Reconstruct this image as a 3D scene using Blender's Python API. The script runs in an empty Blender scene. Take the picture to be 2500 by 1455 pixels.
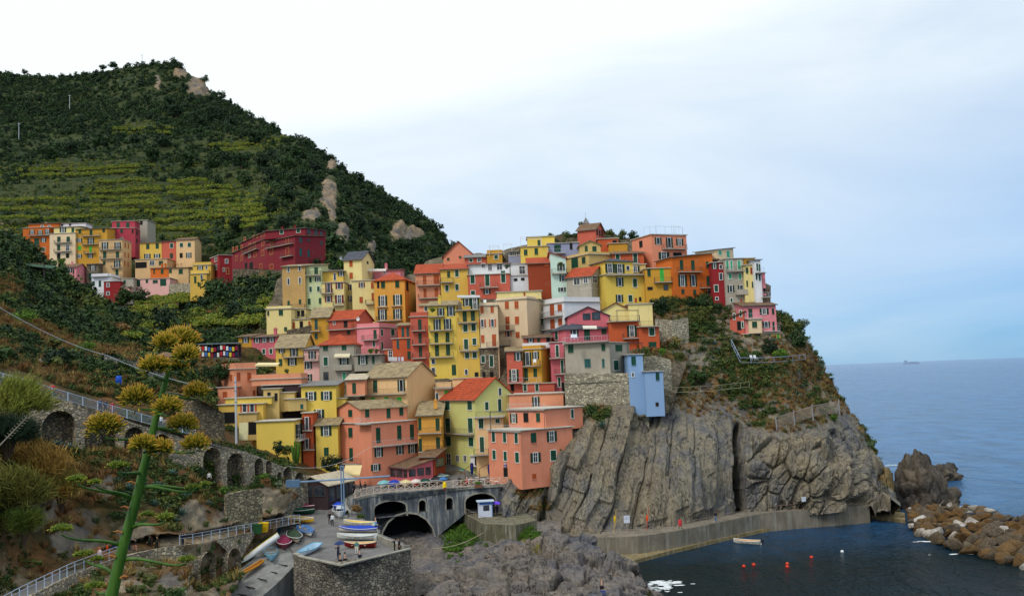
import bpy, bmesh, math, random
import numpy as np
from mathutils import Vector, Matrix

random.seed(7)
rng = np.random.default_rng(7)
scene = bpy.context.scene
COL = scene.collection

# ---------------------------------------------------------------- camera
FPX, IW, IH = 2400.0, 2500.0, 1455.0
CAM = np.array([0.0, 0.0, 28.0])
PITCH = math.atan(190.9 / FPX)
ROLL = math.radians(2.19)
_f = np.array([0, math.cos(PITCH), math.sin(PITCH)])
_r0 = np.array([1.0, 0, 0])
_u0 = np.array([0, -math.sin(PITCH), math.cos(PITCH)])
CR = _r0 * math.cos(ROLL) - _u0 * math.sin(ROLL)
CU = _u0 * math.cos(ROLL) + _r0 * math.sin(ROLL)
CF = _f
cd = bpy.data.cameras.new('camera')
cam = bpy.data.objects.new('camera', cd)
COL.objects.link(cam)
cd.sensor_width = 36.0
cd.lens = 36.0 * FPX / IW
cd.clip_start = 0.5
cd.clip_end = 60000
cam.matrix_world = Matrix(((CR[0], CU[0], -CF[0], CAM[0]), (CR[1], CU[1], -CF[1], CAM[1]),
                           (CR[2], CU[2], -CF[2], CAM[2]), (0, 0, 0, 1)))
scene.camera = cam

# ---------------------------------------------------------------- world, sun, exposure
SUN_EL, SUN_AZ = math.radians(48), math.radians(215)    # azimuth clockwise from +Y
world = bpy.data.worlds.new('World')
scene.world = world
world.use_nodes = True
wn = world.node_tree
wn.nodes.clear()


def wnode(t, **k):
    n = wn.nodes.new(t)
    for a, b in k.items():
        setattr(n, a, b)
    return n


wout = wnode('ShaderNodeOutputWorld')
wbg = wnode('ShaderNodeBackground')
sky = wnode('ShaderNodeTexSky', sky_type='NISHITA', sun_disc=False, sun_elevation=SUN_EL, sun_rotation=SUN_AZ,
            altitude=30, air_density=1.0, dust_density=0.4, ozone_density=1.2)
wsc = wnode('ShaderNodeMix', data_type='RGBA', blend_type='MULTIPLY')
wsc.inputs[0].default_value = 1.0
wn.links.new(sky.outputs[0], wsc.inputs[6])
wsc.inputs[7].default_value = (0.0205, 0.0505, 0.098, 1)          # sky strength, cool clear band low over the sea
wtc = wnode('ShaderNodeTexCoord')
wmp = wnode('ShaderNodeMapping')
wmp.inputs[1].default_value = (3.1, 0.35, 0.0)
wmp.inputs[3].default_value = (1.0, 1.0, 2.8)
wn.links.new(wtc.outputs['Generated'], wmp.inputs[0])
wnz = wnode('ShaderNodeTexNoise')
wnz.inputs['Scale'].default_value = 1.9
wnz.inputs['Detail'].default_value = 6
wnz.inputs['Roughness'].default_value = 0.52
wnz.inputs['Distortion'].default_value = 0.6
wn.links.new(wmp.outputs[0], wnz.inputs['Vector'])
wdt = wnode('ShaderNodeVectorMath', operation='DOT_PRODUCT')    # cloud deck thickens towards the land
wn.links.new(wtc.outputs['Generated'], wdt.inputs[0])
wdt.inputs[1].default_value = (-0.66, 0.0, 2.35)
wad = wnode('ShaderNodeMath', operation='ADD')
wml = wnode('ShaderNodeMath', operation='MULTIPLY')
wn.links.new(wdt.outputs['Value'], wml.inputs[0])
wml.inputs[1].default_value = 1.0
wng = wnode('ShaderNodeMath', operation='MULTIPLY_ADD')
wn.links.new(wnz.outputs[0], wng.inputs[0])
wng.inputs[1].default_value = 1.1
wng.inputs[2].default_value = 0.256 - 0.56
wn.links.new(wng.outputs[0], wad.inputs[0])
wn.links.new(wml.outputs[0], wad.inputs[1])
wrp = wnode('ShaderNodeValToRGB')
wrp.color_ramp.elements[0].position = 0.0
wrp.color_ramp.elements[0].color = (0.0, 0.0, 0.0, 1)
wrp.color_ramp.elements[1].position = 1.12
wrp.color_ramp.elements[1].color = (1.0, 1.0, 1.0, 1)
wn.links.new(wad.outputs[0], wrp.inputs[0])
wmx = wnode('ShaderNodeMix', data_type='RGBA')
wn.links.new(wrp.outputs[0], wmx.inputs[0])
whz = wnode('ShaderNodeMix', data_type='RGBA')                  # thin even veil over the clear sky
whz.inputs[0].default_value = 0.6
wn.links.new(wsc.outputs[2], whz.inputs[6])
whz.inputs[7].default_value = (0.26, 0.52, 0.83, 1)
wn.links.new(whz.outputs[2], wmx.inputs[6])
wmx.inputs[7].default_value = (0.93, 1.0, 1.02, 1)
wn.links.new(wmx.outputs[2], wbg.inputs[0])
wbg.inputs[1].default_value = 1.0
wn.links.new(wbg.outputs[0], wout.inputs[0])

sl = bpy.data.lights.new('sun', 'SUN')
sun = bpy.data.objects.new('sun', sl)
COL.objects.link(sun)
sl.energy = 1.5
sl.angle = math.radians(14)
sl.color = (1.0, 0.95, 0.88)
sd = Vector((math.sin(SUN_AZ) * math.cos(SUN_EL), math.cos(SUN_AZ) * math.cos(SUN_EL), math.sin(SUN_EL)))
sun.rotation_euler = sd.to_track_quat('Z', 'Y').to_euler()
sun.location = (0, 0, 400)

scene.view_settings.view_transform = 'Standard'
scene.view_settings.look = 'None'
scene.view_settings.gamma = 1.0
scene.view_settings.exposure = 0.08
scene.cycles.max_bounces = 5
scene.cycles.diffuse_bounces = 2
scene.cycles.glossy_bounces = 2
scene.cycles.transmission_bounces = 2
scene.cycles.transparent_max_bounces = 6
scene.cycles.use_denoising = True


# ---------------------------------------------------------------- pixel <-> world helpers
def ray(px, py):
    px = np.asarray(px, float)
    py = np.asarray(py, float)
    d = CF + ((px - IW / 2) / FPX)[..., None] * CR - ((py - IH / 2) / FPX)[..., None] * CU
    return d / d[..., 1:2]


def at(px, py, Y):                     # point on the pixel's ray at forward distance Y
    return CAM + ray(px, py) * np.asarray(Y, float)[..., None]


def on_z(px, py, z):                   # point where the pixel's ray meets height z
    d = ray(px, py)
    return CAM + d * ((np.asarray(z, float) - CAM[2]) / d[..., 2])[..., None]


def proj(P):
    v = np.asarray(P, float) - CAM
    w = v @ CF
    return IW / 2 + FPX * (v @ CR) / w, IH / 2 - FPX * (v @ CU) / w


# ---------------------------------------------------------------- noise
def _hash(ix, iy, iz, s):
    n = (ix * 374761393 + iy * 668265263 + iz * 2147483647 + s * 1274126177) & 0xffffffff
    n = ((n ^ (n >> 13)) * 1274126177) & 0xffffffff
    return ((n ^ (n >> 16)) & 0xffff) / 32767.5 - 1.0


def vnoise(P, s=0):
    P = np.asarray(P, float)
    i = np.floor(P).astype(np.int64)
    f = P - i
    f = f * f * (3 - 2 * f)
    r = 0
    for dx in (0, 1):
        for dy in (0, 1):
            for dz in (0, 1):
                w = (f[:, 0] if dx else 1 - f[:, 0]) * (f[:, 1] if dy else 1 - f[:, 1]) * (f[:, 2] if dz else 1 - f[:, 2])
                r = r + w * _hash(i[:, 0] + dx, i[:, 1] + dy, i[:, 2] + dz, s)
    return r


def fbm(P, octs=4, s=0, gain=0.5, ridged=False):
    r, a, t = 0, 1.0, 0
    P = np.asarray(P, float)
    for o in range(octs):
        n = vnoise(P, s + o * 17)
        if ridged:
            n = 1 - 2 * np.abs(n)
        r = r + a * n
        t += a
        a *= gain
        P = P * 2.03 + 11.3
    return r / t


def vor(P, seed=0):
    """cell noise: nearest and second nearest distance and the cell's own value"""
    P = np.asarray(P, float)
    b = np.floor(P).astype(np.int64)
    f1 = np.full(len(P), 9.0)
    f2 = np.full(len(P), 9.0)
    hv = np.zeros(len(P))
    for dx in (-1, 0, 1):
        for dy in (-1, 0, 1):
            for dz in (-1, 0, 1):
                c = b + np.array([dx, dy, dz])
                j = np.stack([_hash(c[:, 0], c[:, 1], c[:, 2], seed + k) for k in (1, 2, 3)], 1) * 0.5 + 0.5
                d = np.linalg.norm(c + j - P, axis=1)
                m = d < f1
                f2 = np.where(m, f1, np.minimum(f2, d))
                hv = np.where(m, _hash(c[:, 0], c[:, 1], c[:, 2], seed + 9), hv)
                f1 = np.where(m, d, f1)
    return f1, f2, hv


# ---------------------------------------------------------------- materials
def lin(c):
    return tuple(((v / 255) / 12.92 if v / 255 <= 0.04045 else ((v / 255 + 0.055) / 1.055) ** 2.4) for v in c[:3])


class NT:
    def __init__(s, name):
        s.m = bpy.data.materials.new(name)
        s.m.use_nodes = True
        s.t = s.m.node_tree
        s.b = s.t.nodes['Principled BSDF']
        s.b.inputs['Specular IOR Level'].default_value = 0.25

    def n(s, t, **k):
        x = s.t.nodes.new(t)
        for a, b in k.items():
            setattr(x, a, b)
        return x

    def L(s, a, b):
        s.t.links.new(a, b)

    def coord(s, which='Object', scale=(1, 1, 1), rot=(0, 0, 0)):
        tc = s.n('ShaderNodeTexCoord')
        mp = s.n('ShaderNodeMapping')
        mp.inputs[3].default_value = scale
        mp.inputs[2].default_value = rot
        s.L(tc.outputs[which], mp.inputs[0])
        return mp.outputs[0]

    def geo(s, scale=(1, 1, 1), rot=(0, 0, 0)):
        g = s.n('ShaderNodeNewGeometry')
        mp = s.n('ShaderNodeMapping')
        mp.inputs[3].default_value = scale
        mp.inputs[2].default_value = rot
        s.L(g.outputs['Position'], mp.inputs[0])
        return mp.outputs[0]

    def noise(s, vec, scale, detail=4, rough=0.55, dist=0.0):
        x = s.n('ShaderNodeTexNoise')
        x.inputs['Scale'].default_value = scale
        x.inputs['Detail'].default_value = detail
        x.inputs['Roughness'].default_value = rough
        x.inputs['Distortion'].default_value = dist
        s.L(vec, x.inputs['Vector'])
        return x.outputs[0]

    def ramp(s, fac, stops):
        x = s.n('ShaderNodeValToRGB')
        e = x.color_ramp.elements
        while len(e) > len(stops):
            e.remove(e[-1])
        while len(e) < len(stops):
            e.new(0.5)
        for el, (p, c) in zip(e, stops):
            el.position = p
            el.color = (c[0], c[1], c[2], 1) if not isinstance(c, (int, float)) else (c, c, c, 1)
        s.L(fac, x.inputs[0])
        return x.outputs[0]

    def mix(s, fac, a, b, mode='MIX'):
        x = s.n('ShaderNodeMix', data_type='RGBA', blend_type=mode)
        for sock, v in ((x.inputs[0], fac), (x.inputs[6], a), (x.inputs[7], b)):
            if isinstance(v, (int, float)):
                sock.default_value = v if sock == x.inputs[0] else (v, v, v, 1)
            elif isinstance(v, tuple):
                sock.default_value = (v[0], v[1], v[2], 1)
            else:
                s.L(v, sock)
        return x.outputs[2]

    def math(s, op, a, b=0.0):
        x = s.n('ShaderNodeMath', operation=op)
        for sock, v in ((x.inputs[0], a), (x.inputs[1], b)):
            if isinstance(v, (int, float)):
                sock.default_value = v
            else:
                s.L(v, sock)
        return x.outputs[0]

    def attr(s, name):
        x = s.n('ShaderNodeAttribute', attribute_name=name)
        return x.outputs['Fac'], x.outputs['Color']

    def bump(s, h, strength=0.3, dist=0.1):
        x = s.n('ShaderNodeBump')
        x.inputs['Strength'].default_value = strength
        x.inputs['Distance'].default_value = dist
        s.L(h, x.inputs['Height'])
        s.L(x.outputs[0], s.b.inputs['Normal'])

    def out(s, col, rough=0.85):
        if isinstance(col, tuple):
            s.b.inputs['Base Color'].default_value = (*col, 1)
        else:
            s.L(col, s.b.inputs['Base Color'])
        s.b.inputs['Roughness'].default_value = rough
        return s.m


_MC = {}


def plain(rgb, rough=0.6, var=0.0, metal=0.0):
    k = ('p', tuple(rgb), rough, var, metal)
    if k not in _MC:
        t = NT('paint')
        c = lin(rgb)
        t.b.inputs['Metallic'].default_value = metal
        n = t.noise(t.coord('Object'), 3.0, 4)
        v = max(var, 0.12)
        t.out(t.mix(t.ramp(n, [(0.3, 1 - v), (0.7, 1 + v * 0.4)]), 0.0, c, 'MIX') if 0 else
              t.mix(1.0, c, t.ramp(n, [(0.3, 1 - v), (0.7, 1.0)]), 'MULTIPLY'), rough)
        _MC[k] = t.m
    return _MC[k]


def plaster(rgb, wear=0.5):
    k = ('w', tuple(rgb), wear)
    if k not in _MC:
        t = NT('plaster')
        c = lin(rgb)
        v = t.geo()
        big = t.noise(v, 0.35, 5, 0.6)
        streak = t.noise(t.geo((1.6, 1.6, 0.16)), 1.0, 4, 0.6)
        fine = t.noise(v, 6.0, 3)
        col = t.mix(1.0, c, t.ramp(big, [(0.25, 1 - 0.28 * wear), (0.75, 1.0)]), 'MULTIPLY')
        dirt = tuple(0.55 * x + 0.03 for x in c)
        col = t.mix(t.math('MULTIPLY', t.ramp(streak, [(0.52, 0.0), (0.8, 1.0)]), 0.75 * wear), col, dirt)
        pale = tuple(min(1, 0.5 * x + 0.33) for x in c)
        col = t.mix(t.math('MULTIPLY', t.ramp(t.noise(v, 0.8, 6, 0.7), [(0.6, 0.0), (0.7, 1.0)]), 0.4 * wear), col, pale)
        t.bump(fine, 0.15, 0.03)
        _MC[k] = t.out(col, 0.9)
    return _MC[k]


def stone_mat(key, a, b, mortar, sc=2.2, wear=0.4, flat=1.35):
    k = ('s', key)
    if k not in _MC:
        t = NT(key)
        v = t.geo((1, 1, flat))
        wob = t.n('ShaderNodeVectorMath', operation='ADD')
        nz = t.n('ShaderNodeTexNoise')
        nz.inputs['Scale'].default_value = 1.3
        t.L(v, nz.inputs['Vector'])
        sc_ = t.n('ShaderNodeVectorMath', operation='SCALE')
        sc_.inputs[3].default_value = 0.35
        t.L(nz.outputs['Color'], sc_.inputs[0])
        t.L(v, wob.inputs[0])
        t.L(sc_.outputs[0], wob.inputs[1])
        vo = t.n('ShaderNodeTexVoronoi', feature='F1')
        vo.inputs['Scale'].default_value = sc
        t.L(wob.outputs[0], vo.inputs['Vector'])
        ve = t.n('ShaderNodeTexVoronoi', feature='DISTANCE_TO_EDGE')
        ve.inputs['Scale'].default_value = sc
        t.L(wob.outputs[0], ve.inputs['Vector'])
        sep = t.n('ShaderNodeSeparateColor')
        t.L(vo.outputs['Color'], sep.inputs[0])
        col = t.mix(sep.outputs[0], lin(a), lin(b))
        col = t.mix(1.0, col, t.ramp(sep.outputs[1], [(0.0, 0.55), (1.0, 1.25)]), 'MULTIPLY')
        col = t.mix(t.ramp(ve.outputs[0], [(0.02, 1.0), (0.09, 0.0)]), col, lin(mortar))
        big = t.noise(t.geo(), 0.25, 5, 0.65)
        col = t.mix(1.0, col, t.ramp(big, [(0.3, 1 - wear), (0.7, 1.1)]), 'MULTIPLY')
        t.bump(t.ramp(ve.outputs[0], [(0.0, 0.0), (0.15, 1.0)]), 0.8, 0.12)
        _MC[k] = t.out(col, 0.92)
    return _MC[k]


def roof_mat(kind):
    k = ('r', kind)
    if k not in _MC:
        a, b = {'t': ((196, 84, 48), (150, 66, 42)), 's': ((178, 160, 122), (128, 112, 88)),
                'd': ((92, 96, 108), (66, 68, 76)), 'b': ((140, 112, 86), (100, 78, 62)),
                'g': ((150, 150, 150), (110, 108, 104)), 'r': ((150, 70, 52), (112, 56, 46)),
                'c': ((214, 200, 176), (180, 166, 140))}[kind]
        t = NT('roof_tiles')
        v = t.coord('Object')
        n = t.noise(v, 1.1, 6, 0.7)
        n2 = t.noise(v, 7.0, 3, 0.6)
        col = t.mix(t.ramp(n, [(0.35, 0.0), (0.65, 1.0)]), lin(a), lin(b))
        col = t.mix(1.0, col, t.ramp(n2, [(0.3, 0.65), (0.7, 1.15)]), 'MULTIPLY')
        wv = t.n('ShaderNodeTexWave', bands_direction='X')
        wv.inputs['Scale'].default_value = 1.1
        t.L(v, wv.inputs['Vector'])
        wy = t.n('ShaderNodeTexWave', bands_direction='Y')
        wy.inputs['Scale'].default_value = 0.8
        wy.inputs['Distortion'].default_value = 1.5
        t.L(v, wy.inputs['Vector'])
        h = t.math('ADD', wv.outputs['Fac'], wy.outputs['Fac'])
        col = t.mix(1.0, col, t.ramp(t.math('MULTIPLY', h, 0.5), [(0.1, 0.72), (0.5, 1.05)]), 'MULTIPLY')
        t.bump(h, 0.5, 0.08)
        _MC[k] = t.out(col, 0.88)
    return _MC[k]


def shutter_mat(rgb):
    k = ('sh', tuple(rgb))
    if k not in _MC:
        t = NT('shutter_paint')
        c = lin(rgb)
        wv = t.n('ShaderNodeTexWave', bands_direction='Z', wave_profile='SAW')
        wv.inputs['Scale'].default_value = 2.4
        t.L(t.coord('Object'), wv.inputs['Vector'])
        nz = t.noise(t.geo(), 0.7, 4)
        col = t.mix(1.0, c, t.ramp(nz, [(0.3, 0.7), (0.7, 1.25)]), 'MULTIPLY')
        t.bump(wv.outputs['Fac'], 0.6, 0.04)
        _MC[k] = t.out(col, 0.6)
    return _MC[k]


def glass_mat():
    if 'glass' not in _MC:
        t = NT('window_glass')
        n = t.noise(t.geo(), 0.5, 2)
        t.b.inputs['Specular IOR Level'].default_value = 0.5
        _MC['glass'] = t.out(t.ramp(n, [(0.35, (0.012, 0.015, 0.02)), (0.65, (0.06, 0.075, 0.095))]), 0.12)
    return _MC['glass']


# ---------------------------------------------------------------- object helpers
def link(o, parent=None, M=None):
    COL.objects.link(o)
    if parent is not None:
        o.parent = parent
    if M is not None:
        o.matrix_local = M
    return o


def mesh(name, V, F, mat=None, smooth=False):
    me = bpy.data.meshes.new(name)
    me.from_pydata([tuple(map(float, v)) for v in V], [], [tuple(map(int, f)) for f in F])
    for m in (mat if isinstance(mat, (list, tuple)) else [mat] if mat else []):
        me.materials.append(m)
    if smooth:
        me.polygons.foreach_set('use_smooth', np.ones(len(me.polygons), bool))
    me.update()
    return me


def ob(name, V, F, mat, parent=None, M=None, smooth=False):
    return link(bpy.data.objects.new(name, mesh(name, V, F, mat, smooth)), parent, M)


def tag(o, label=None, cat=None, group=None, kind=None):
    for k, v in (('label', label), ('category', cat), ('group', group), ('kind', kind)):
        if v:
            o[k] = v
    return o


def empty(name, loc, rz=0.0):
    e = bpy.data.objects.new(name, None)
    e.empty_display_size = 0.5
    COL.objects.link(e)
    e.location = tuple(map(float, loc))
    e.rotation_euler = (0, 0, rz)
    bpy_mats[e.name] = Matrix.Translation(Vector(tuple(map(float, loc)))) @ Matrix.Rotation(rz, 4, 'Z')
    return e


bpy_mats = {}


class MB:
    """collects boxes, bars and prisms into one mesh"""

    def __init__(s):
        s.V, s.F = [], []

    def add(s, V, F):
        k = len(s.V)
        s.V += [tuple(v) for v in V]
        s.F += [tuple(i + k for i in f) for f in F]
        return s

    def box(s, x0, x1, y0, y1, z0, z1):
        return s.add([(x0, y0, z0), (x1, y0, z0), (x1, y1, z0), (x0, y1, z0), (x0, y0, z1), (x1, y0, z1), (x1, y1, z1), (x0, y1, z1)],
                     [(0, 3, 2, 1), (4, 5, 6, 7), (0, 1, 5, 4), (1, 2, 6, 5), (2, 3, 7, 6), (3, 0, 4, 7)])

    def bar(s, a, b, r=0.03, n=4, r2=None):
        a, b = Vector(a), Vector(b)
        d = (b - a)
        if d.length < 1e-6:
            return s
        q = d.to_track_quat('Z', 'Y')
        r2 = r if r2 is None else r2
        V, F = [], []
        for k, (p, rr) in enumerate(((a, r), (b, r2))):
            for i in range(n):
                t = 2 * math.pi * (i + 0.5) / n
                V.append(tuple(p + q @ Vector((math.cos(t) * rr, math.sin(t) * rr, 0))))
        for i in range(n):
            j = (i + 1) % n
            F.append((i, j, n + j, n + i))
        F.append(tuple(range(n - 1, -1, -1)))
        F.append(tuple(range(n, 2 * n)))
        return s.add(V, F)

    def tube(s, pts, rad, n=6, cap=True):
        pts = [Vector(p) for p in pts]
        V, F = [], []
        up = None
        for i, p in enumerate(pts):
            d = (pts[min(i + 1, len(pts) - 1)] - pts[max(i - 1, 0)]).normalized()
            q = d.to_track_quat('Z', 'Y')
            r = rad[i] if isinstance(rad, (list, tuple, np.ndarray)) else rad
            if up is None:
                up = q @ Vector((1, 0, 0))
            x = (up - d * up.dot(d)).normalized()
            up = x
            y = d.cross(x)
            for k in range(n):
                t = 2 * math.pi * k / n
                V.append(tuple(p + (x * math.cos(t) + y * math.sin(t)) * r))
        for i in range(len(pts) - 1):
            for k in range(n):
                j = (k + 1) % n
                F.append((i * n + k, i * n + j, (i + 1) * n + j, (i + 1) * n + k))
        if cap:
            F.append(tuple(range(n - 1, -1, -1)))
            F.append(tuple(range((len(pts) - 1) * n, len(pts) * n)))
        return s.add(V, F)

    def ob(s, name, mat, parent=None, M=None, smooth=False):
        return ob(name, s.V, s.F, mat, parent, M, smooth)


def tps(ctrl, lam=0.5):
    """thin-plate interpolation of log depth over pixel space"""
    c = np.array(ctrl, float)
    P = c[:, :2] / 100.0
    v = np.log(c[:, 2])
    n = len(P)

    def U(r2):
        return np.where(r2 > 1e-12, r2 * np.log(np.maximum(r2, 1e-12)), 0)
    K = U(((P[:, None] - P[None]) ** 2).sum(-1)) + lam * np.eye(n)
    A = np.zeros((n + 3, n + 3))
    A[:n, :n] = K
    A[:n, n] = 1
    A[:n, n + 1:] = P
    A[n, :n] = 1
    A[n + 1:, :n] = P.T
    w = np.linalg.solve(A, np.concatenate([v, np.zeros(3)]))

    def f(px, py):
        Q = np.stack([np.ravel(px), np.ravel(py)], -1) / 100.0
        r = np.zeros(len(Q))
        for i0 in range(0, len(Q), 20000):
            q = Q[i0:i0 + 20000]
            r[i0:i0 + 20000] = U(((q[:, None] - P[None]) ** 2).sum(-1)) @ w[:n] + w[n] + q @ w[n + 1:]
        return np.exp(r).reshape(np.shape(px))
    return f


def grid_faces(nu, nv):
    i = np.arange((nu - 1) * (nv - 1))
    a = (i // (nv - 1)) * nv + i % (nv - 1)
    return np.stack([a, a + nv, a + nv + 1, a + 1], -1)


def fast_mesh(name, V, F, mat, smooth=True):
    me = bpy.data.meshes.new(name)
    V = np.asarray(V, np.float32)
    F = np.asarray(F, np.int32)
    me.vertices.add(len(V))
    me.vertices.foreach_set('co', V.ravel())
    k = F.shape[1]
    me.loops.add(F.size)
    me.loops.foreach_set('vertex_index', F.ravel())
    me.polygons.add(len(F))
    me.polygons.foreach_set('loop_start', np.arange(0, F.size, k, dtype=np.int32))
    me.polygons.foreach_set('loop_total', np.full(len(F), k, np.int32))
    for m in (mat if isinstance(mat, (list, tuple)) else [mat]):
        me.materials.append(m)
    if smooth:
        me.polygons.foreach_set('use_smooth', np.ones(len(F), bool))
    me.update(calc_edges=True)
    return me


def vattr(me, name, vals):
    a = me.attributes.new(name, 'FLOAT', 'POINT')
    a.data.foreach_set('value', np.asarray(vals, np.float32))
# ---------------------------------------------------------------- houses: engine
PAL = {'orange': (206, 106, 40), 'cream': (236, 208, 168), 'ochre': (208, 154, 56), 'crimson': (182, 68, 82),
       'tan': (216, 178, 128), 'yellow': (224, 184, 86), 'salmon': (230, 146, 114), 'peach': (238, 196, 142),
       'coral': (202, 100, 80), 'pink': (232, 142, 148), 'lpink': (240, 186, 176), 'white': (228, 228, 230),
       'red': (150, 40, 44), 'dred': (134, 44, 52), 'paleg': (200, 208, 160), 'pyel': (234, 214, 146),
       'byel': (232, 200, 92), 'grey': (176, 168, 152), 'bluew': (138, 170, 208), 'violet': (150, 156, 184),
       'rust': (198, 92, 54), 'mint': (206, 228, 214), 'beige': (228, 202, 166), 'ygreen': (206, 204, 128),
       'brown': (152, 66, 38), 'lorange': (228, 152, 116), 'amber': (224, 162, 72), 'dkbrown': (60, 46, 48),
       'decay': (206, 166, 104), 'rose': (206, 106, 116), 'sand': (208, 178, 112)}
FR = {'A': (0, 500, 4.85), 'B': (450, 500, 6.0625), 'C': (640, 600, 6.0625), 'D': (1000, 580, 6.0625),
      'E': (1240, 520, 6.0625), 'F': (1540, 540, 6.0625), 'G': (560, 760, 6.0625), 'I': (860, 720, 6.0625),
      'J': (1240, 720, 6.0625), 'K': (500, 880, 6.0625), 'L': (780, 900, 6.0625), 'M': (1040, 920, 6.0625),
      'N': (1340, 820, 6.0625), 'P': (800, 1060, 4.85), 'Q': (480, 1180, 5.0), 'S': (1700, 700, 6.0625)}
SH = {'g': (24, 78, 58), 'G': (24, 74, 56), 'r': (178, 84, 44), 'b': (40, 92, 92), 'l': (60, 190, 74), 'T': (70, 170, 130),
      'o': (22, 58, 46), 'm': (122, 44, 36), 'n': (190, 96, 56), 'y': (140, 44, 40)}
STONE = lambda: stone_mat('rubble_stone', (176, 160, 128), (120, 112, 100), (88, 80, 68), 2.6)
_mesh_cache = {}


def cached(key, fn):
    if key not in _mesh_cache:
        _mesh_cache[key] = fn()
    return _mesh_cache[key]


def box_mesh(nm, x0, x1, y0, y1, z0, z1, mat, mk):
    key = (nm, round(x1 - x0, 2), round(y0, 3), round(y1, 3), round(z1 - z0, 2), round(x0, 2), round(z0, 2), mk)
    return cached(key, lambda: (lambda b: mesh(nm, b.V, b.F, mat))(MB().box(x0, x1, y0, y1, z0, z1)))


class Block:
    pass


BLOCKS = []
HOUSES = []
_cur = [None, None]
WHITE = plain((226, 224, 216), 0.6)


def ymap(v):                    # rough distance read from door heights -> distance on the built slope
    return -v if v < 0 else float(np.interp(v, [150, 152, 156, 158, 162, 166, 172, 176, 181, 190, 196, 204, 214, 240], [158, 159, 168, 172, 174, 176, 180, 183, 187, 194, 199, 206, 215, 240]))


def _solve(fr, edges, Y, bot, top, D):
    X0, Y0, S = FR[fr]
    if fr not in 'AB':
        Y = tuple(ymap(v) for v in Y) if isinstance(Y, (tuple, list)) else ymap(Y)
    e = [X0 + v / S for v in edges]
    yt, yb = Y0 + top / S, Y0 + bot / S
    ym = (yt + yb) / 2
    b = Block()
    if len(e) == 2:
        if isinstance(Y, (tuple, list)):
            ya, yb_ = Y
        else:
            ya = yb_ = Y
        A = at(e[0], ym, ya)[:2]
        B = at(e[1], ym, yb_)[:2]
        ex = (B - A) / np.linalg.norm(B - A)
        La = float(np.linalg.norm(B - A))
        ey = np.array([-ex[1], ex[0]])
        Lb = D
    else:
        B = at(e[1], ym, Y)[:2]
        vd = math.atan2(B[1], B[0])
        rd = (ray(e[2], ym)[:2], ray(e[0], ym)[:2])

        def hit(P, dvec, r):               # P + t d = s r
            M_ = np.array([[dvec[0], -r[0]], [dvec[1], -r[1]]])
            return np.linalg.solve(M_, -P)[0]
        if abs(e[2] - e[1]) <= abs(e[1] - e[0]):
            lo, hi = vd, vd - math.pi / 2
            for _ in range(40):
                a = (lo + hi) / 2
                C = B + D * np.array([math.cos(a), math.sin(a)])
                if C[0] / C[1] < rd[0][0] / rd[0][1]:
                    lo = a
                else:
                    hi = a
            ey = np.array([math.cos(a), math.sin(a)])
            ex = np.array([ey[1], -ey[0]])
            Lb, La = D, float(np.clip(hit(B, -ex, rd[1]), 2, 60))
        else:
            lo, hi = vd, vd + math.pi / 2
            for _ in range(40):
                a = (lo + hi) / 2
                C = B + D * np.array([math.cos(a), math.sin(a)])
                if C[0] / C[1] > rd[1][0] / rd[1][1]:
                    lo = a
                else:
                    hi = a
            ex = -np.array([math.cos(a), math.sin(a)])
            ey = np.array([-ex[1], ex[0]])
            La, Lb = D, float(np.clip(hit(B, ey, rd[0]), 2, 60))
    b.B, b.ex, b.ey, b.La, b.Lb = B, ex, ey, La, Lb
    b.three = len(e) == 3
    YB = B[1]
    b.zt = float(at(e[1], yt, YB)[2])
    b.zb = float(at(e[1], yb, YB)[2])
    b.fr, b.px, b.py0, b.py1 = (X0, Y0, S), e, yt, yb
    b.M = Matrix(((ex[0], ey[0], 0, B[0]), (ex[1], ey[1], 0, B[1]), (0, 0, 1, 0), (0, 0, 0, 1)))
    return b


def facade_hit(b, px, py, fc):
    d = ray(px, py)
    n = -b.ey if fc == 0 else b.ex
    t = (b.B - CAM[:2]) @ n / (d[:2] @ n)
    P = CAM + d * t
    u = (P[:2] - b.B) @ (b.ex if fc == 0 else b.ey)
    return float(u), float(P[2])


def pick(b, px, py):
    if not b.three:
        return 0
    P = np.array([b.B[0], b.B[1], at(px, py, b.B[1])[2]])
    return 0 if px <= proj(P)[0] else 1


def slab_roof(mb, polys, th):
    """closed shell from top polygons"""
    V = []
    idx = {}

    def vi(p):
        k = tuple(round(c, 4) for c in p)
        if k not in idx:
            idx[k] = len(V)
            V.append(k)
        return idx[k]
    T = [[vi(p) for p in poly] for poly in polys]
    n = len(V)
    VV = V + [(x, y, z - th) for x, y, z in V]
    F = [tuple(t) for t in T] + [tuple(i + n for i in reversed(t)) for t in T]
    ed = {}
    for t in T:
        for i in range(len(t)):
            a, c = t[i], t[(i + 1) % len(t)]
            ed[(a, c)] = 1
    for (a, c) in ed:
        if (c, a) not in ed:
            F.append((c, a, a + n, c + n))
    return mb.add(VV, F)


def h(label, col, fr, edges, Y, top, bot, roof, wins='', bals='', D=9.0, name='house', cat='house', ext=6.0, ch=0, wear=0.5):
    b = _solve(fr, edges, Y, bot, top, D)
    root = empty(name, (b.B[0], b.B[1], b.zb), math.atan2(b.ex[1], b.ex[0]))
    tag(root, label, cat, 'houses stacked on the hillside')
    _cur[0] = root
    HOUSES.append(root)
    _build(b, root, col, roof, wins, bals, ext, ch, wear)
    return b


def a(col, fr, edges, Y, top, bot, roof, wins='', bals='', D=6.0, ext=0.0, ch=0, wear=0.5):
    b = _solve(fr, edges, Y, bot, top, D)
    _build(b, _cur[0], col, roof, wins, bals, ext, ch, wear)
    return b


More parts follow.
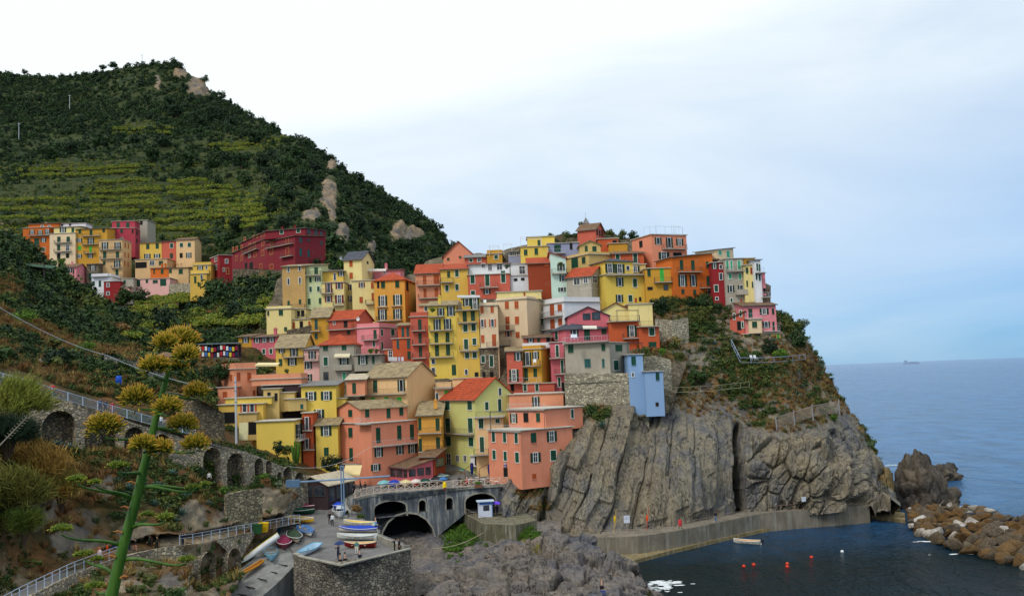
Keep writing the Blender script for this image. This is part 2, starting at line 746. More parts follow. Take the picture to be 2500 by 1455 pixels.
def _build(b, root, col, roof, wins, bals, ext, ch, wear):
    BLOCKS.append(b)
    b.root = root
    inv = bpy_mats[root.name].inverted()
    ML = inv @ b.M
    b.ML = ML
    La, Lb, T, zb = b.La, b.Lb, b.zt, b.zb - ext
    wm = STONE() if col == 'stone' else plaster(PAL[col], wear)
    b.wm = wm
    kind = roof[0]
    rest = roof[1:]
    rm = roof_mat('s')
    if rest and rest[0].isalpha():
        rm = roof_mat(rest[0])
        rest = rest[1:]
    hgt = float(rest) if rest else 0.0
    # wall shell
    V = [(-La, 0, zb), (0, 0, zb), (0, Lb, zb), (-La, Lb, zb), (-La, 0, T), (0, 0, T), (0, Lb, T), (-La, Lb, T)]
    F = [(0, 1, 5, 4), (1, 2, 6, 5), (2, 3, 7, 6), (3, 0, 4, 7), (4, 5, 6, 7), (3, 2, 1, 0)]
    if kind == 'L':
        V += [(-La, Lb / 2, T + hgt), (0, Lb / 2, T + hgt)]
        F = [(0, 1, 5, 4), (1, 2, 6, 9, 5), (2, 3, 7, 6), (3, 0, 4, 8, 7), (4, 5, 9, 8), (6, 7, 8, 9), (3, 2, 1, 0)]
    elif kind == 'R':
        V += [(-La / 2, 0, T + hgt), (-La / 2, Lb, T + hgt)]
        F = [(0, 1, 5, 8, 4), (1, 2, 6, 5), (2, 3, 7, 9, 6), (3, 0, 4, 7), (5, 6, 9, 8), (7, 4, 8, 9), (3, 2, 1, 0)]
    elif kind == 'S':
        V[6] = (0, Lb, T + hgt)
        V[7] = (-La, Lb, T + hgt)
    elif kind == 'X':
        V[4] = (-La, 0, T + hgt)
        V[7] = (-La, Lb, T + hgt)
    ob('wall', V, F, wm, root, ML)
    o, th = 0.38, 0.16
    e = 0.02
    m = MB()
    if kind == 'F':
        m.box(-La - 0.28, 0.28, -0.28, Lb + 0.28, T + e, T + 0.16)
        ob_r = m.ob('roof', plaster((196, 190, 178), 0.6), root, ML)
        if hgt > 0:
            p = MB()
            z0, z1 = T + 0.165, T + 0.165 + hgt
            p.box(-La + .02, -.02, .02, .2, z0, z1).box(-.2, -.02, .202, Lb - .02, z0, z1).box(-La + .02, -La + .2, .202, Lb - .02, z0, z1)
            p.box(-La + .202, -.202, Lb - .2, Lb - .02, z0, z1)
            p.ob('parapet', wm, root, ML)
        b.roof = ob_r
    else:
        if kind == 'L':
            s = hgt / (Lb / 2)
            z0, zr = T + e - s * o + 0.1, T + hgt + 0.1
            P = [[(-La - o, -o, z0), (o, -o, z0), (o, Lb / 2, zr), (-La - o, Lb / 2, zr)],
                 [(-La - o, Lb / 2, zr), (o, Lb / 2, zr), (o, Lb + o, z0), (-La - o, Lb + o, z0)]]
        elif kind == 'R':
            s = hgt / (La / 2)
            z0, zr = T + e - s * o + 0.1, T + hgt + 0.1
            P = [[(-La - o, -o, z0), (-La / 2, -o, zr), (-La / 2, Lb + o, zr), (-La - o, Lb + o, z0)][::-1],
                 [(-La / 2, -o, zr), (o, -o, z0), (o, Lb + o, z0), (-La / 2, Lb + o, zr)][::-1]]
            P = [q[::-1] for q in P]
        elif kind == 'S':
            s = hgt / Lb
            P = [[(-La - o, -o, T + e - s * o + .12), (o, -o, T + e - s * o + .12), (o, Lb + o, T + hgt + s * o + .12), (-La - o, Lb + o, T + hgt + s * o + .12)]]
        elif kind == 'X':
            s = hgt / La
            P = [[(-La - o, -o, T + hgt + s * o + .12), (o, -o, T - s * o + .12), (o, Lb + o, T - s * o + .12), (-La - o, Lb + o, T + hgt + s * o + .12)]]
        else:  # hip
            r = min(La, Lb) / 2
            s = hgt / r
            z0, zr = T + e - s * o + 0.1, T + hgt + 0.1
            if La >= Lb:
                r1, r2 = (-La + r, Lb / 2, zr), (-r + 1e-3, Lb / 2, zr)
            else:
                r1, r2 = (-La / 2, r, zr), (-La / 2, Lb - r + 1e-3, zr)
            c = [(-La - o, -o, z0), (o, -o, z0), (o, Lb + o, z0), (-La - o, Lb + o, z0)]
            if La >= Lb:
                P = [[c[0], c[1], r2, r1], [c[1], c[2], r2], [c[2], c[3], r1, r2], [c[3], c[0], r1]]
            else:
                P = [[c[0], c[1], r1], [c[1], c[2], r2, r1], [c[2], c[3], r2], [c[3], c[0], r1, r2]]
        slab_roof(m, P, th)
        b.roof = m.ob('roof', rm, root, ML)
        if kind in 'LS' and La > 2:      # gutter along the eave
            z0 = T + e - (hgt / (Lb / 2 if kind == 'L' else Lb)) * o
            MB().box(-La - o, o, -o - .12, -o - 0.005, z0 - .02, z0 + .09).ob('gutter', plain((120, 116, 110), 0.5), b.roof, None)
    for k in range(ch):
        x = -La * (0.25 + 0.5 * ((k * 0.618 + 0.37 * len(BLOCKS)) % 1))
        y = Lb * 0.35
        z = T + hgt * 0.6 if kind != 'F' else T
        c = MB().box(x - .3, x + .3, y - .25, y + .25, z - .3, z + 1.1).box(x - .4, x + .4, y - .35, y + .35, z + 1.1, z + 1.2)
        c.box(x - .22, x + .22, y - .2, y + .2, z + 1.2, z + 1.45)
        c.ob('chimney', wm, b.roof, None)
    X0, Y0, S = b.fr
    t, w, hh = 'g', 40, 60
    for q in [x for x in wins.replace('\n', ' ').split(';') if x.strip()]:
        f = q.split()
        if f[0].isalpha():
            t = f.pop(0)
        f = [float(v) for v in f]
        if len(f) >= 4:
            w, hh = f[2], f[3]
        window(b, t, X0 + f[0] / S, Y0 + f[1] / S, w / S, hh / S)
    for q in [x for x in bals.split(';') if x.strip()]:
        f = q.split()
        bt = f.pop(0) if f[0].isalpha() else 'i'
        f = [float(v) for v in f]
        balcony(b, bt, X0 + f[0] / S, X0 + f[1] / S, Y0 + f[2] / S, f[3] if len(f) > 3 else None)


def fmat(b, fc):
    """facade frame: x along the facade to the viewer's right, -y outward"""
    if fc == 0:
        return b.ML.copy()
    return b.ML @ Matrix.Rotation(math.pi / 2, 4, 'Z')


def window(b, t, px, py, w, hh):
    fc = pick(b, px, py)
    u0, z = facade_hit(b, px, py, fc)
    u1, _ = facade_hit(b, px - w / 2, py, fc)
    u2, _ = facade_hit(b, px + w / 2, py, fc)
    W = float(np.clip(abs(u2 - u1), 0.35, 5))
    H_ = abs(facade_hit(b, px, py - hh / 2, fc)[1] - facade_hit(b, px, py + hh / 2, fc)[1])
    lim = b.La if fc == 0 else b.Lb
    lo, hi = (-lim, 0) if fc == 0 else (0, lim)
    if hi - lo > W + .3:
        u0 = min(max(u0, lo + W / 2 + .1), hi - W / 2 - .1)
    W, H_ = round(W * 20) / 20, max(0.4, round(H_ * 20) / 20)
    M = fmat(b, fc) @ Matrix.Translation((u0, 0, z))
    fw = 0.11
    isdoor = H_ > 1.95
    framed = t in 'gwyaomnpT'
    # surround
    mk = 'y' if t == 'y' else 'k' if t in 'kd' else 'w'
    fm = {'y': plain((206, 160, 92), 0.7), 'k': plain((70, 66, 62), 0.8), 'w': WHITE}[mk]
    if not framed and t not in 'kd':
        fm, mk = b.wm, 'b' + b.wm.name
        fw = 0.06
    dp = 0.045 if framed else 0.03

    def mk_surround():
        m = MB()
        x, zz = W / 2, H_ / 2
        m.box(-x - fw, -x, -dp, -0.002, -zz - fw, zz + fw).box(x, x + fw, -dp, -0.002, -zz - fw, zz + fw)
        m.box(-x, x, -dp, -0.002, zz, zz + fw)
        m.box(-x, x, -dp - (0.08 if not isdoor else 0), -0.002, -zz - fw, -zz)
        if t in 'omnwa' and W > 0.7:
            m.box(-.035, .035, -.04, -.004, -zz, zz)
            m.box(-x, -x + .06, -.04, -.004, -zz, zz).box(x - .06, x, -.04, -.004, -zz, zz)
            if isdoor or H_ > 1.3:
                m.box(-x + .061, -.036, -.038, -.004, zz * .2, zz * .2 + .06).box(.036, x - .061, -.038, -.004, zz * .2, zz * .2 + .06)
        return mesh('window', m.V, m.F, fm)
    wo = link(bpy.data.objects.new('door' if isdoor and t in 'gGbrk' else 'window', cached(('wf', W, H_, mk, t in 'omnwa', framed, isdoor), mk_surround)), b.root, M)
    x, zz = W / 2, H_ / 2
    if t in 'omnwakd':
        gm = glass_mat() if t != 'k' else plain((26, 24, 24), 0.9)  # unglazed openings get a near-black sheet painting the unlit inside
        link(bpy.data.objects.new('pane', box_mesh('pane', -x, x, -.02, -.001, -zz, zz, gm, t == 'k')), wo)
    if t in 'omn':
        sm = shutter_mat(SH[t])
        sw = max(0.3, W * 0.5)
        for s in (-1, 1):
            sx0 = -x - fw - .02 - sw if s < 0 else x + fw + .02
            link(bpy.data.objects.new('shutter', box_mesh('shutter', sx0, sx0 + sw, -.08, -.03, -zz - .03, zz + .03, sm, t)), wo)
    elif t in 'gGrblTy':
        sm = shutter_mat(SH[t])
        for s in (-1, 1):
            if W < 0.6:
                if s > 0:
                    continue
                bx = (-x, x)
            else:
                bx = (-x, -.012) if s < 0 else (.012, x)
            link(bpy.data.objects.new('shutter', box_mesh('shutter', bx[0], bx[1], -.03, -.001, -zz, zz, sm, t)), wo)


def railing(mb, pts, hgt=0.95, gap=0.14, r=0.012, rail=0.025, post=1.6):
    for a_, b_ in zip(pts[:-1], pts[1:]):
        a_, b_ = Vector(a_), Vector(b_)
        L = (b_ - a_).length
        up = Vector((0, 0, hgt))
        mb.bar(a_ + up, b_ + up, rail)
        mb.bar(a_ + Vector((0, 0, .1)), b_ + Vector((0, 0, .1)), r * 1.3)
        n = max(1, int(L / gap))
        for i in range(n + 1):
            p = a_.lerp(b_, i / n)
            mb.bar(p + Vector((0, 0, .0)), p + up, r if i % max(1, int(post / gap)) else rail, 3)


def balcony(b, bt, px0, px1, py, dep=None):
    pm = (px0 + px1) / 2
    fc = pick(b, pm, py)
    u0, z0 = facade_hit(b, px0, py, fc)
    u1, z1 = facade_hit(b, px1, py, fc)
    lim = (-b.La, 0) if fc == 0 else (0, b.Lb)
    u0, u1 = max(u0, lim[0] - .4), min(u1, lim[1] + .4)
    if u1 - u0 < 0.8:
        u0, u1 = (u0 + u1) / 2 - .6, (u0 + u1) / 2 + .6
    z = (z0 + z1) / 2
    d = dep or 1.0
    M = fmat(b, fc)
    m = MB().box(u0, u1, -d, -0.004, z - .16, z)
    o = m.ob('balcony', b.wm if bt in 's' else plaster((178, 170, 158), 0.7), b.root, M)
    if bt in 'sw':
        r = MB()
        hh = .95
        r.box(u0, u1, -d, -d + .12, z + .004, z + hh).box(u0, u0 + .12, -d + .125, -.004, z + .004, z + hh).box(u1 - .12, u1, -d + .125, -.004, z + .004, z + hh)
        r.ob('parapet', b.wm if bt == 's' else plaster((224, 224, 226), .4), o)
    elif bt == 'n':
        pass
    else:
        r = MB()
        railing(r, [(u0 + .03, -.01, z), (u0 + .03, -d + .03, z), (u1 - .03, -d + .03, z), (u1 - .03, -.01, z)], gap=0.16 if bt == 'i' else 0.5)
        r.ob('railing', plain((96, 84, 76) if bt == 'i' else (200, 205, 212), 0.5), o)
# ---------------------------------------------------------------- houses: far left hamlet
h('orange house at the far left end of the upper hamlet, with dark shutters', 'orange', 'A', [272, 585], 372, 268, 690, 'Fr0',
  'o 380 325 26 48;475 335 26 58;560 322;G 345 440 34 85;435 440 60 85;o 515 420 28 44;G 430 545 36 80;g 515 530 36 48;512 640', '295 470 485;345 590 365;385 465 600')
a('orange', 'A', [335, 700], 376, 218, 268, 'Sr.8', 'w 500 258 30 26;585 258')
h('cream house with two long balconies beside the orange house', 'cream', 'A', [587, 893], 370, 335, 668, 'F',
  'G 697 410 40 65;808 410;695 508 38 70;w 800 510 40 70;k 695 608 35 60;800 602 32 48', '648 848 450;645 845 555')
a('pyel', 'A', [637, 940], 373, 258, 335, 'Sr.7', 'o 745 300 34 52;G 862 300 32 55')
a('white', 'A', [705, 1015], 377, 218, 262, 'F', 'k 737 234 20 24;830 234')
h('mustard house with stacked balconies and bright green shutters', 'ochre', 'A', [895, 1268], 371, 278, 745, 'Sb1',
  'G 945 320 32 50;1078 330 34 65;1228 305 32 42;o 940 420 28 45;1075 430 34 70;l 942 512 38 50;1073 525 30 75;o 938 608 28 45;1070 608', '980 1190 370;980 1170 470;1000 1130 572')
h('crimson house topping the upper hamlet', 'crimson', 'A', [1270, 1600, 1660], 380, 275, 440, 'F',
  'G 1318 328 35 65;1440 312 32 45;k 1572 315 15 40;1622 335;g 1318 405 30 30;1440 405 30 30;k 1620 425 14 40', '1270 1370 372')
a('crimson', 'A', [1325, 1600, 1655], 382, 192, 275, 'F', 'G 1400 240 38 60;1512 240')
h('grey concrete hut behind the crimson house', 'grey', 'A', [1650, 1745], 392, 182, 275, 'F', 'k 1672 215 30 40', name='hut', cat='hut')
h('tan five storey block standing forward in the upper hamlet', 'tan', 'A', [1172, 1450, 1557], 362, 412, 862, 'F',
  'o 1243 485 34 80;1393 485;G 1240 595 40 80;1392 595;1235 690 30 48;o 1388 700 34 80;G 1385 808 35 85;r 1482 480 14 60;1520 490;1480 590;1518 600;1478 690;1515 705',
  '1180 1440 532;1190 1445 638;1320 1445 747;1310 1440 857')
h('small yellow house right of the tan block', 'yellow', 'A', [1655, 1914], 372, 445, 665, 'Sr1', 'G 1750 495 38 65;1862 490;o 1745 610 34 55;1860 605 34 45', 'n 1640 1780 660')
h('small salmon red house between the yellow and peach ones', 'coral', 'A', [1917, 2084], 372, 430, 645, 'Sr1', 'g 2032 485 38 55;G 2030 605 35 60')
h('peach house at the right end of the upper row', 'peach', 'A', [2087, 2305, 2385], 368, 408, 645, 'Lb1.2', 'g 2148 478 38 50;2242 475;o 2235 598 28 60;k 2145 600 30 50', D=8)
h('tan terrace house with a dark loggia', 'tan', 'A', [1600, 1980], 362, 640, 770, 'Fb0', 'k 1670 715 130 66;w 1800 690 60 50;G 1905 690 50 50')
h('orange cottage row above the pink garages', 'orange', 'A', [1782, 1996], 357, 745, 866, 'Sr1', 'G 1825 790 18 56;1920 790 32 55', ch=2)
h('tan cottage at the end of the orange row', 'tan', 'A', [1999, 2232], 357, 742, 866, 'Sr1', 'G 2018 785 32 50;2140 790 50 60', ch=2)
h('long pale pink house with wide green garage doors', 'lpink', 'A', [1580, 2012], 350, 868, 978, 'F', 'G 1640 930 40 80;1740 905 30 40;1838 910 60 40;1932 920 72 80')
h('white cottage with a balustraded roof terrace', 'white', 'A', [1085, 1312], 350, 850, 995, 'F.9', 'G 1105 930 35 50;1183 935 30 75', 'w 1095 1290 850')
h('dark red cottage low in the upper hamlet', 'red', 'A', [1230, 1420], 344, 905, 1085, 'F', 'w 1280 950 30 46;1278 1050 36 40')
h('grey stuccoed cottage beside the dark red one', 'grey', 'A', [1440, 1580], 347, 870, 972, 'F', 'G 1475 915 28 45')
a('lpink', 'A', [1440, 1530], 344, 972, 1045, 'F', 'G 1495 1030 35 40')
h('tall narrow stone house left of the tan block', 'stone', 'A', [1025, 1165], 358, 700, 885, 'Sb.8', 'o 1100 750 28 55;G 1070 850 30 80')
h('pink cottage with a brown roof below the cream house', 'pink', 'A', [715, 905], 352, 735, 880, 'Lb1.6', 'G 735 775 30 50;o 815 778 34 42;G 870 790 20 60', ch=1)
# ---------------------------------------------------------------- red palace group
h('small yellow house with a roof terrace beside the red houses', 'yellow', 'B', [125, 395], 302, 890, 1020, 'F.8', 'o 235 960 36 100;w 328 930 22 50', 's 85 380 1018')
a('yellow', 'B', [85, 330], 300, 1020, 1172, 'F', 'G 162 1110 34 105;w 255 1070 30 60', ext=5)
h('small blood red house with white framed windows', 'red', 'B', [390, 520, 705], 302, 745, 1015, 'F', 'w 468 800 36 78;466 925;625 835 40 62;g 585 960 22 50;y 640 980 36 90')
h('long crimson palace with ochre framed windows above the village', 'dred', 'B', [1205, 1640, 2092], 298, 460, 968, 'Sb0.8',
  'y 1293 555 40 100;1525 535;1290 695 45 80;1525 695 45 115;1292 920 48 70;b 1722 525 36 80;1840 525 30 40;2028 570 28 60;1722 700 38 120;1838 720 34 110',
  '1230 1625 612;1450 1620 767', name='palace', D=16)
a('dred', 'B', [1190, 1790, 2092], 301, 345, 462, 'Sb1', 'g 1440 405 50 58;1688 385 55 58;b 1840 395 34 80;1948 415;2025 430 25 60', 'i 1820 2030 482', ch=2, D=14)
a('dred', 'B', [690, 1207], (345, 312), 505, 945, 'Ss1',
  'y 968 615 34 80;1040 605 34 90;1162 570 35 75;850 640 28 75;775 655 30 75;722 660 26 60;1162 715 36 80;w 965 745 30 70;y 1045 740 40 70;775 790 30 70;850 785 28 75;k 915 900 35 80;990 900 50 90;y 1132 915 40 70',
  '895 1105 692', D=14, ext=5)
a('dred', 'B', [830, 1215], (338, 314), 396, 560, 'Ss1', 'y 895 505 30 40;1025 475 30 38;1080 465;1148 450;1238 420', ch=2, D=9)
# ---------------------------------------------------------------- west of the centre
h('tall tan house with peeling decorated plaster', 'decay', 'C', [300, 640], 226, 300, 930, 'Ss1.4',
  'w 390 350 28 78;555 335;390 530 28 88;558 515;G 392 850 36 75;560 830 36 70', '430 640 930', wear=1.0)
h('tall pale green house beside the peeling one', 'paleg', 'C', [645, 878], 227, 285, 1025, 'Ss1.2',
  'G 800 370 55 100;715 505 36 75;o 825 495 28 65;g 717 645 38 80;833 640 38 75;G 697 825 40 90;858 815 36 85;k 700 1000 20 40;770 990', '650 870 437')
h('cream yellow house with maroon shutters and round balconies', 'pyel', 'C', [882, 1215], 225, 540, 965, 'F',
  'm 985 625 42 135;1140 590 46 92;983 785 44 92;1143 790 56 120', '870 1050 703;1055 1220 882')
a('yellow', 'C', [882, 1200], 229, 378, 540, 'Ss.7', 'w 1075 460 32 100;o 1170 415 34 70')
h('tall pale yellow tower house with a white gable and slate roof', 'pyel', 'C', [1215, 1480, 1665], 230, 195, 905, 'Ld2.4',
  'r 1315 265 50 95;1318 445;m 1310 615 32 85;1315 785 46 88;k 1560 250 20 20', D=9)
h('pink cottage with a white awning behind the amber house', 'pink', 'C', [1480, 2045], 238, 352, 490, 'Sr1', 'o 1565 430 50 90;w 1810 380 35 50', '1370 1660 490', ch=1)
h('pale yellow house with rust shutters left of the amber house', 'pyel', 'C', [1335, 1662], 226, 512, 1005, 'F', 'm 1475 580 36 70;r 1637 585 40 95;1466 800 50 90;1640 755 36 115', '1535 1660 862')
h('amber house with red hipped roof and three rows of french windows', 'amber', 'C', [1665, 2115, 2282], 222, 492, 1165, 'Ht1.9',
  'G 1790 580 60 100;2000 570 60 105;k 1718 580 18 80;o 1785 815 56 145;2005 800;1780 1020;2005 1010 56 138;1990 1175 40 50;k 2148 600 30 120', 'n 1705 1860 905 .6;n 1915 2070 890 .6;1700 2075 1107', D=11)
h('low cream house with arched doors beside the steps', 'pyel', 'C', [65, 430], 213, 930, 1270, 'F.5', 'G 90 1000 30 70;278 990 65 85;348 1235 45 65')
a('pyel', 'C', [432, 730], 214, 1085, 1255, 'F', 'r 468 1180 36 100;k 580 1165 38 85;r 700 1150 34 60')
a('pyel', 'C', [440, 640], 218, 930, 1085, 'F', 'k 600 1000 40 80;540 1000 30 70', '530 660 1080')
h('narrow mustard house with teal shutters and mossy roof', 'ochre', 'C', [730, 985], 208, 1052, 1395, 'Ls2.4', 'b 800 1165 46 150;800 1340 45 85', '720 865 1262', D=10)
h('coral house with red tile roof and long veranda', 'coral', 'C', [985, 1390, 1640], 206, 1080, 1340, 'Lt2.2', 'w 1068 1140 20 45;k 1235 1160 45 80;r 1335 1150 40 80;G 1280 1285 50 55', '980 1375 1237', D=9)
h('candy pink house with a ladder on its terrace', 'pink', 'C', [1382, 1735, 2000], 204, 1205, 1600, 'F.8',
  'G 1672 1310 48 130;g 1772 1285 28 95;1932 1280 48 95;1655 1450 30 80;1775 1480 26 120', '1500 1735 1390', D=8)
# ---------------------------------------------------------------- terrace of the grey house
h('yellow end house beside the souvenir stall', 'ochre', 'G', [137, 333], 206, 372, 705, 'Sb.9', 'o 240 425 34 72;G 235 595 40 75')
h('rose pink house with three pairs of dark shutters', 'rose', 'G', [335, 705, 918], 205, 372, 700, 'Sb1', 'o 410 425 38 72;520 420;625 415;g 402 600 42 75;510 595;615 590;o 778 415 28 80;k 870 400 25 60', ch=1)
h('yellow house under a broad mossy roof with a flower balcony', 'yellow', 'G', [690, 1104], 192, 528, 1065, 'Ls2.8', 'o 775 580 26 66;955 600 48 115;930 745 56 100;G 757 755 52 105', '795 1110 672', D=11)
h('narrow pale pink house squeezed beside the grey one', 'lpink', 'G', [1106, 1332], 191, 560, 1080, 'Sg1', 'o 1225 645 44 110;1168 800 44 98;1165 980 48 98', '1110 1335 727')
h('grey stuccoed house with red hipped roof and cream awning', 'grey', 'G', [1335, 1850], 189, 472, 1115, 'Ht2',
  'G 1422 530 70 105;1697 520;g 1425 740 64 125;o 1700 770 56 158;d 1430 965 60 120;T 1700 960 50 120', 's 1560 1825 862;1560 1720 1088', D=9, wear=1.0)
a('grey', 'G', [1850, 2250], 188, 636, 875, 'F', 'o 1975 720 62 122;G 2130 715 36 115', '1890 2250 632', wear=1.0)
h('rust red house with laundry on a long balcony', 'rust', 'I', [600, 890], 194, 640, 1105, 'F', 'b 675 730 38 130;832 725 46 132;G 840 890 48 118;580 1070 40 40;725 1065 44 44', '450 890 988')
a('rust', 'I', [672, 868], 197, 450, 640, 'Ss.8', 'b 748 550 40 140;822 545')
a('rust', 'I', [480, 602], 195, 808, 988, 'F', 'w 565 890 58 118')
h('tall narrow coral house with one door per floor', 'coral', 'I', [868, 1130], 192, 320, 1135, 'F.8', 'G 1000 440 52 155;1003 640 50 150;1010 840;995 1065 50 50', '885 1090 527;890 1095 732;890 1100 932')
a('salmon', 'I', [990, 1130], 197, 160, 320, 'Ss.8', 'w 1090 205 44 70')
h('tall yellow house with a full stack of balconies', 'byel', 'I', [1132, 1548], 191, 150, 1205, 'Ss1.5',
  'o 1460 240 50 130;1310 250 40 100;1255 440 42 150;1410 430 46 150;G 1245 630 55 150;1410 625;1255 825 60 160;1418 815;w 1198 985 44 72;1200 1120 48 88;G 1505 1110 64 158',
  '1140 1490 522;1140 1500 717;1145 1500 917;1120 1360 318', ch=1)
h('tall yellow house with a glazed room on its roof', 'yellow', 'I', [1551, 1888], 191, 228, 1205, 'F',
  'G 1665 320 60 150;1785 310;g 1675 490 62 108;1795 480;1685 730 58 148;1808 690 56 98;1700 895 58 88;1812 890;w 1688 1140 36 72;k 1840 1175 40 50', '1545 1865 222;1565 1850 407;1590 1870 822')
a('yellow', 'I', [1620, 1880], 194, 42, 222, 'Fb0', 'o 1695 110 46 98;1815 125 54 150')
h('narrow beige house with rust shutters above a grey stone ground floor', 'beige', 'I', [1890, 2160], 191, 155, 780, 'F.5', 'r 1920 220 50 108;2070 215 50 98;n 1925 420 38 108;2075 415;r 1930 650 54 112;2100 670 58 175', '1990 2160 770')
a('stone', 'I', [1890, 2160], 190.8, 782, 1265, 'F', 'g 1937 950 52 102;2060 980 52 165;k 1950 1190 30 88;2065 1195 44 108', ext=6)
h('broad beige house with rust shutters and a blank roof wall', 'beige', 'D', [1290, 1745, 1978], 196, 905, 1570, 'F.4',
  'r 1440 1000 60 110;1583 995;1450 1225 62 112;1590 1225;1450 1330 58 70;n 1463 1420 40 90;r 1600 1440 60 90', '1315 1555 1372;1290 1500 1590', D=8)
a('pyel', 'D', [1290, 1950], 201, 790, 905, 'F', 'r 1700 840 30 60')
h('grey green back house with green french windows', 'grey', 'D', [1770, 1985], 203, 1130, 1400, 'F.5', 'o 1830 1230 40 120;G 1955 1230 60 130', '1770 1985 1360')
# ---------------------------------------------------------------- crown of the village, west half
h('coral house with two shaded balconies under a red roof', 'lorange', 'D', [92, 458], 214, 520, 1105, 'Lt2.6', 'r 222 630 50 130;395 620 80 140;228 820 44 130;395 810 50 130', '110 455 705;130 460 895', D=12)
h('yellow house with four green shutters under a red lean roof', 'yellow', 'D', [462, 864], 213, 462, 915, 'St2.2', 'G 578 545 44 88;g 700 530 50 98;553 750 48 92;702 735', '460 650 662', D=10)
h('coral house with white loggia and roof stairs', 'coral', 'D', [866, 1488], 210, 535, 855, 'F', 'g 932 620 60 118;1150 630 62 175;1385 580;938 818 60 60;o 1145 800 42 66', '1040 1310 738')
a('white', 'D', [870, 1480], 215, 385, 535, 'Sr.8', 'w 1090 415 50 60;1190 440 60 90;1330 430 80 90')
h('small white house with a covered terrace', 'white', 'D', [1492, 1762], 211, 562, 765, 'F', 'k 1570 625 40 10;1675 615')
a('white', 'D', [1495, 1745], 215, 388, 562, 'F', 'w 1665 480 86 115', 'r 1500 1750 560')
h('windowless brick red house with faint painted shutters', 'brown', 'D', [1757, 2103], 209, 375, 805, 'St2.2', 'r 2025 410 62 44')
h('mint white house with plants on its balcony', 'mint', 'D', [2092, 2322], 208, 300, 805, 'Xt1.2', 'o 2240 440 44 96;2272 600 44 92;2255 770 44 60', '2100 2320 532')
h('salmon gabled house on the skyline at the village edge', 'salmon', 'D', [500, 960], 246, 262, 360, 'Rr3.6', 'G 572 320 38 38;748 290 38 34', D=10)
h('coral red house with a grey lean roof on the skyline', 'coral', 'D', [815, 1143], 232, 290, 420, 'Sg1.8', 'g 907 340 48 46;w 1030 330 50 58')
h('ochre rooftop house with laundry poles', 'ochre', 'D', [1145, 1372], 230, 240, 360, 'F.8', 'g 1280 290 54 56')
h('grey glazed rooftop room beside the lemon house', 'violet', 'D', [1460, 1640], 229, 210, 300, 'Sg1.2', 'w 1500 245 50 50;1555 240;1610 235')
h('lemon yellow stepped house with a white pergola', 'byel', 'E', [190, 600], 222, 492, 730, 'F', 'G 263 585 52 88;420 570 52 96')
a('byel', 'E', [290, 690], 226, 345, 492, 'F', 'G 460 445 42 88')
h('violet grey house with a wide green garage door', 'violet', 'E', [592, 1048], 223, 440, 600, 'Fd0', 'G 735 525 100 106;k 935 490 30 90', 'd 505 850 600')
h('coral square tower house on the very top of the village', 'coral', 'E', [1030, 1297, 1428], 232, 238, 440, 'Lb1.9', 'k 1320 280 18 80;1358 300;1392 300', D=7, name='tower_house')
h('low rust orange house behind the tower', 'rust', 'E', [1332, 1630], 229, 378, 450, 'Fb0', 'k 1580 425 52 28')
h('low ochre house under the garden trees', 'ochre', 'E', [1500, 1768], 226, 448, 545, 'Fr0')
h('sand coloured house with a pillared roof terrace', 'sand', 'E', [862, 1200, 1562], 214, 612, 855, 'F.5', 'G 990 740 100 150;1122 700 56 98', D=9)
a('sand', 'E', [1062, 1372], 219, 470, 612, 'Rs1', 'G 1160 530 44 92;1280 535 62 82')
h('rust coloured house with one green balcony door', 'rust', 'E', [1567, 2015], 213, 592, 760, 'Sb1.5', 'g 1625 655 56 82;1885 670 56 136', '1720 1940 748')
a('sand', 'E', [1800, 2040], 212, 762, 935, 'F', 'o 1885 830 54 86')
h('lemon house with a long iron balcony and dark eaves', 'byel', 'E', [1225, 1450, 2042], 203, 915, 1385, 'F', 'o 1655 1020 46 122;g 1880 1035 58 126;o 1650 1265 46 108;g 1812 1265 56 98;r 1893 1290 34 68;k 1957 1275 20 48', '1450 2040 918', D=8)
a('byel', 'E', [1222, 1450, 1850], 204.5, 712, 915, 'Hd.9', 'o 1510 820 62 128;1655 825;w 1775 815 42 58', D=7)
h('weathered pale grey gabled house with white casements', 'grey', 'E', [872, 1235, 1458], 203, 925, 1205, 'Lt2.2', 'w 1020 1015 92 92;1150 990 66 96;1285 985 62 98;1380 1010 38 66', D=8, wear=1.0)
a('white', 'E', [950, 1235, 1462], 203.4, 1120, 1400, 'F', 'w 1060 1205 40 50;1270 1195 50 50', wear=1.0, D=8)
h('white and orange house with a balustraded roof terrace', 'white', 'J', [525, 838, 1372], 195, 105, 545, 'F.9', 'r 655 225 66 165;770 190 66 106;662 430 68 145;775 400 62 106', '515 815 322;510 690 512', D=8)
# ---------------------------------------------------------------- crown of the village, east half
h('salmon house with a rooftop rail at the summit', 'salmon', 'F', [20, 312, 830], 214, 200, 620, 'F', 'o 405 295 42 96;570 320 42 146;722 310 42 96;490 510 70 96;k 690 490 115 36;150 340 42 86', '460 805 412', D=9)
h('mustard house with a bright green balcony door', 'ochre', 'F', [215, 625], 204, 692, 1075, 'F', 'G 268 755 48 128;l 460 795 60 186;k 285 995 66 32;d 520 980 56 66', '345 605 902')
h('orange house with two green balconies above the shrubs', 'orange', 'F', [382, 625, 1222], 203, 532, 1112, 'Sg.8', 'G 750 650 50 152;918 655;1133 645 42 98;o 765 880 54 160;925 880 42 160;G 1143 885 46 148;770 1040 48 68;945 1055 46 88;w 1160 1050 38 66', '690 1030 752;1020 1222 987', D=8)
h('narrow scarlet house squeezed between orange and grey', 'red', 'F', [1212, 1392], 202, 610, 1170, 'F', 'o 1240 660 30 76;w 1333 675 34 56;1335 820 44 96;g 1265 995 54 96;w 1275 1145 36 40', wear=.3)
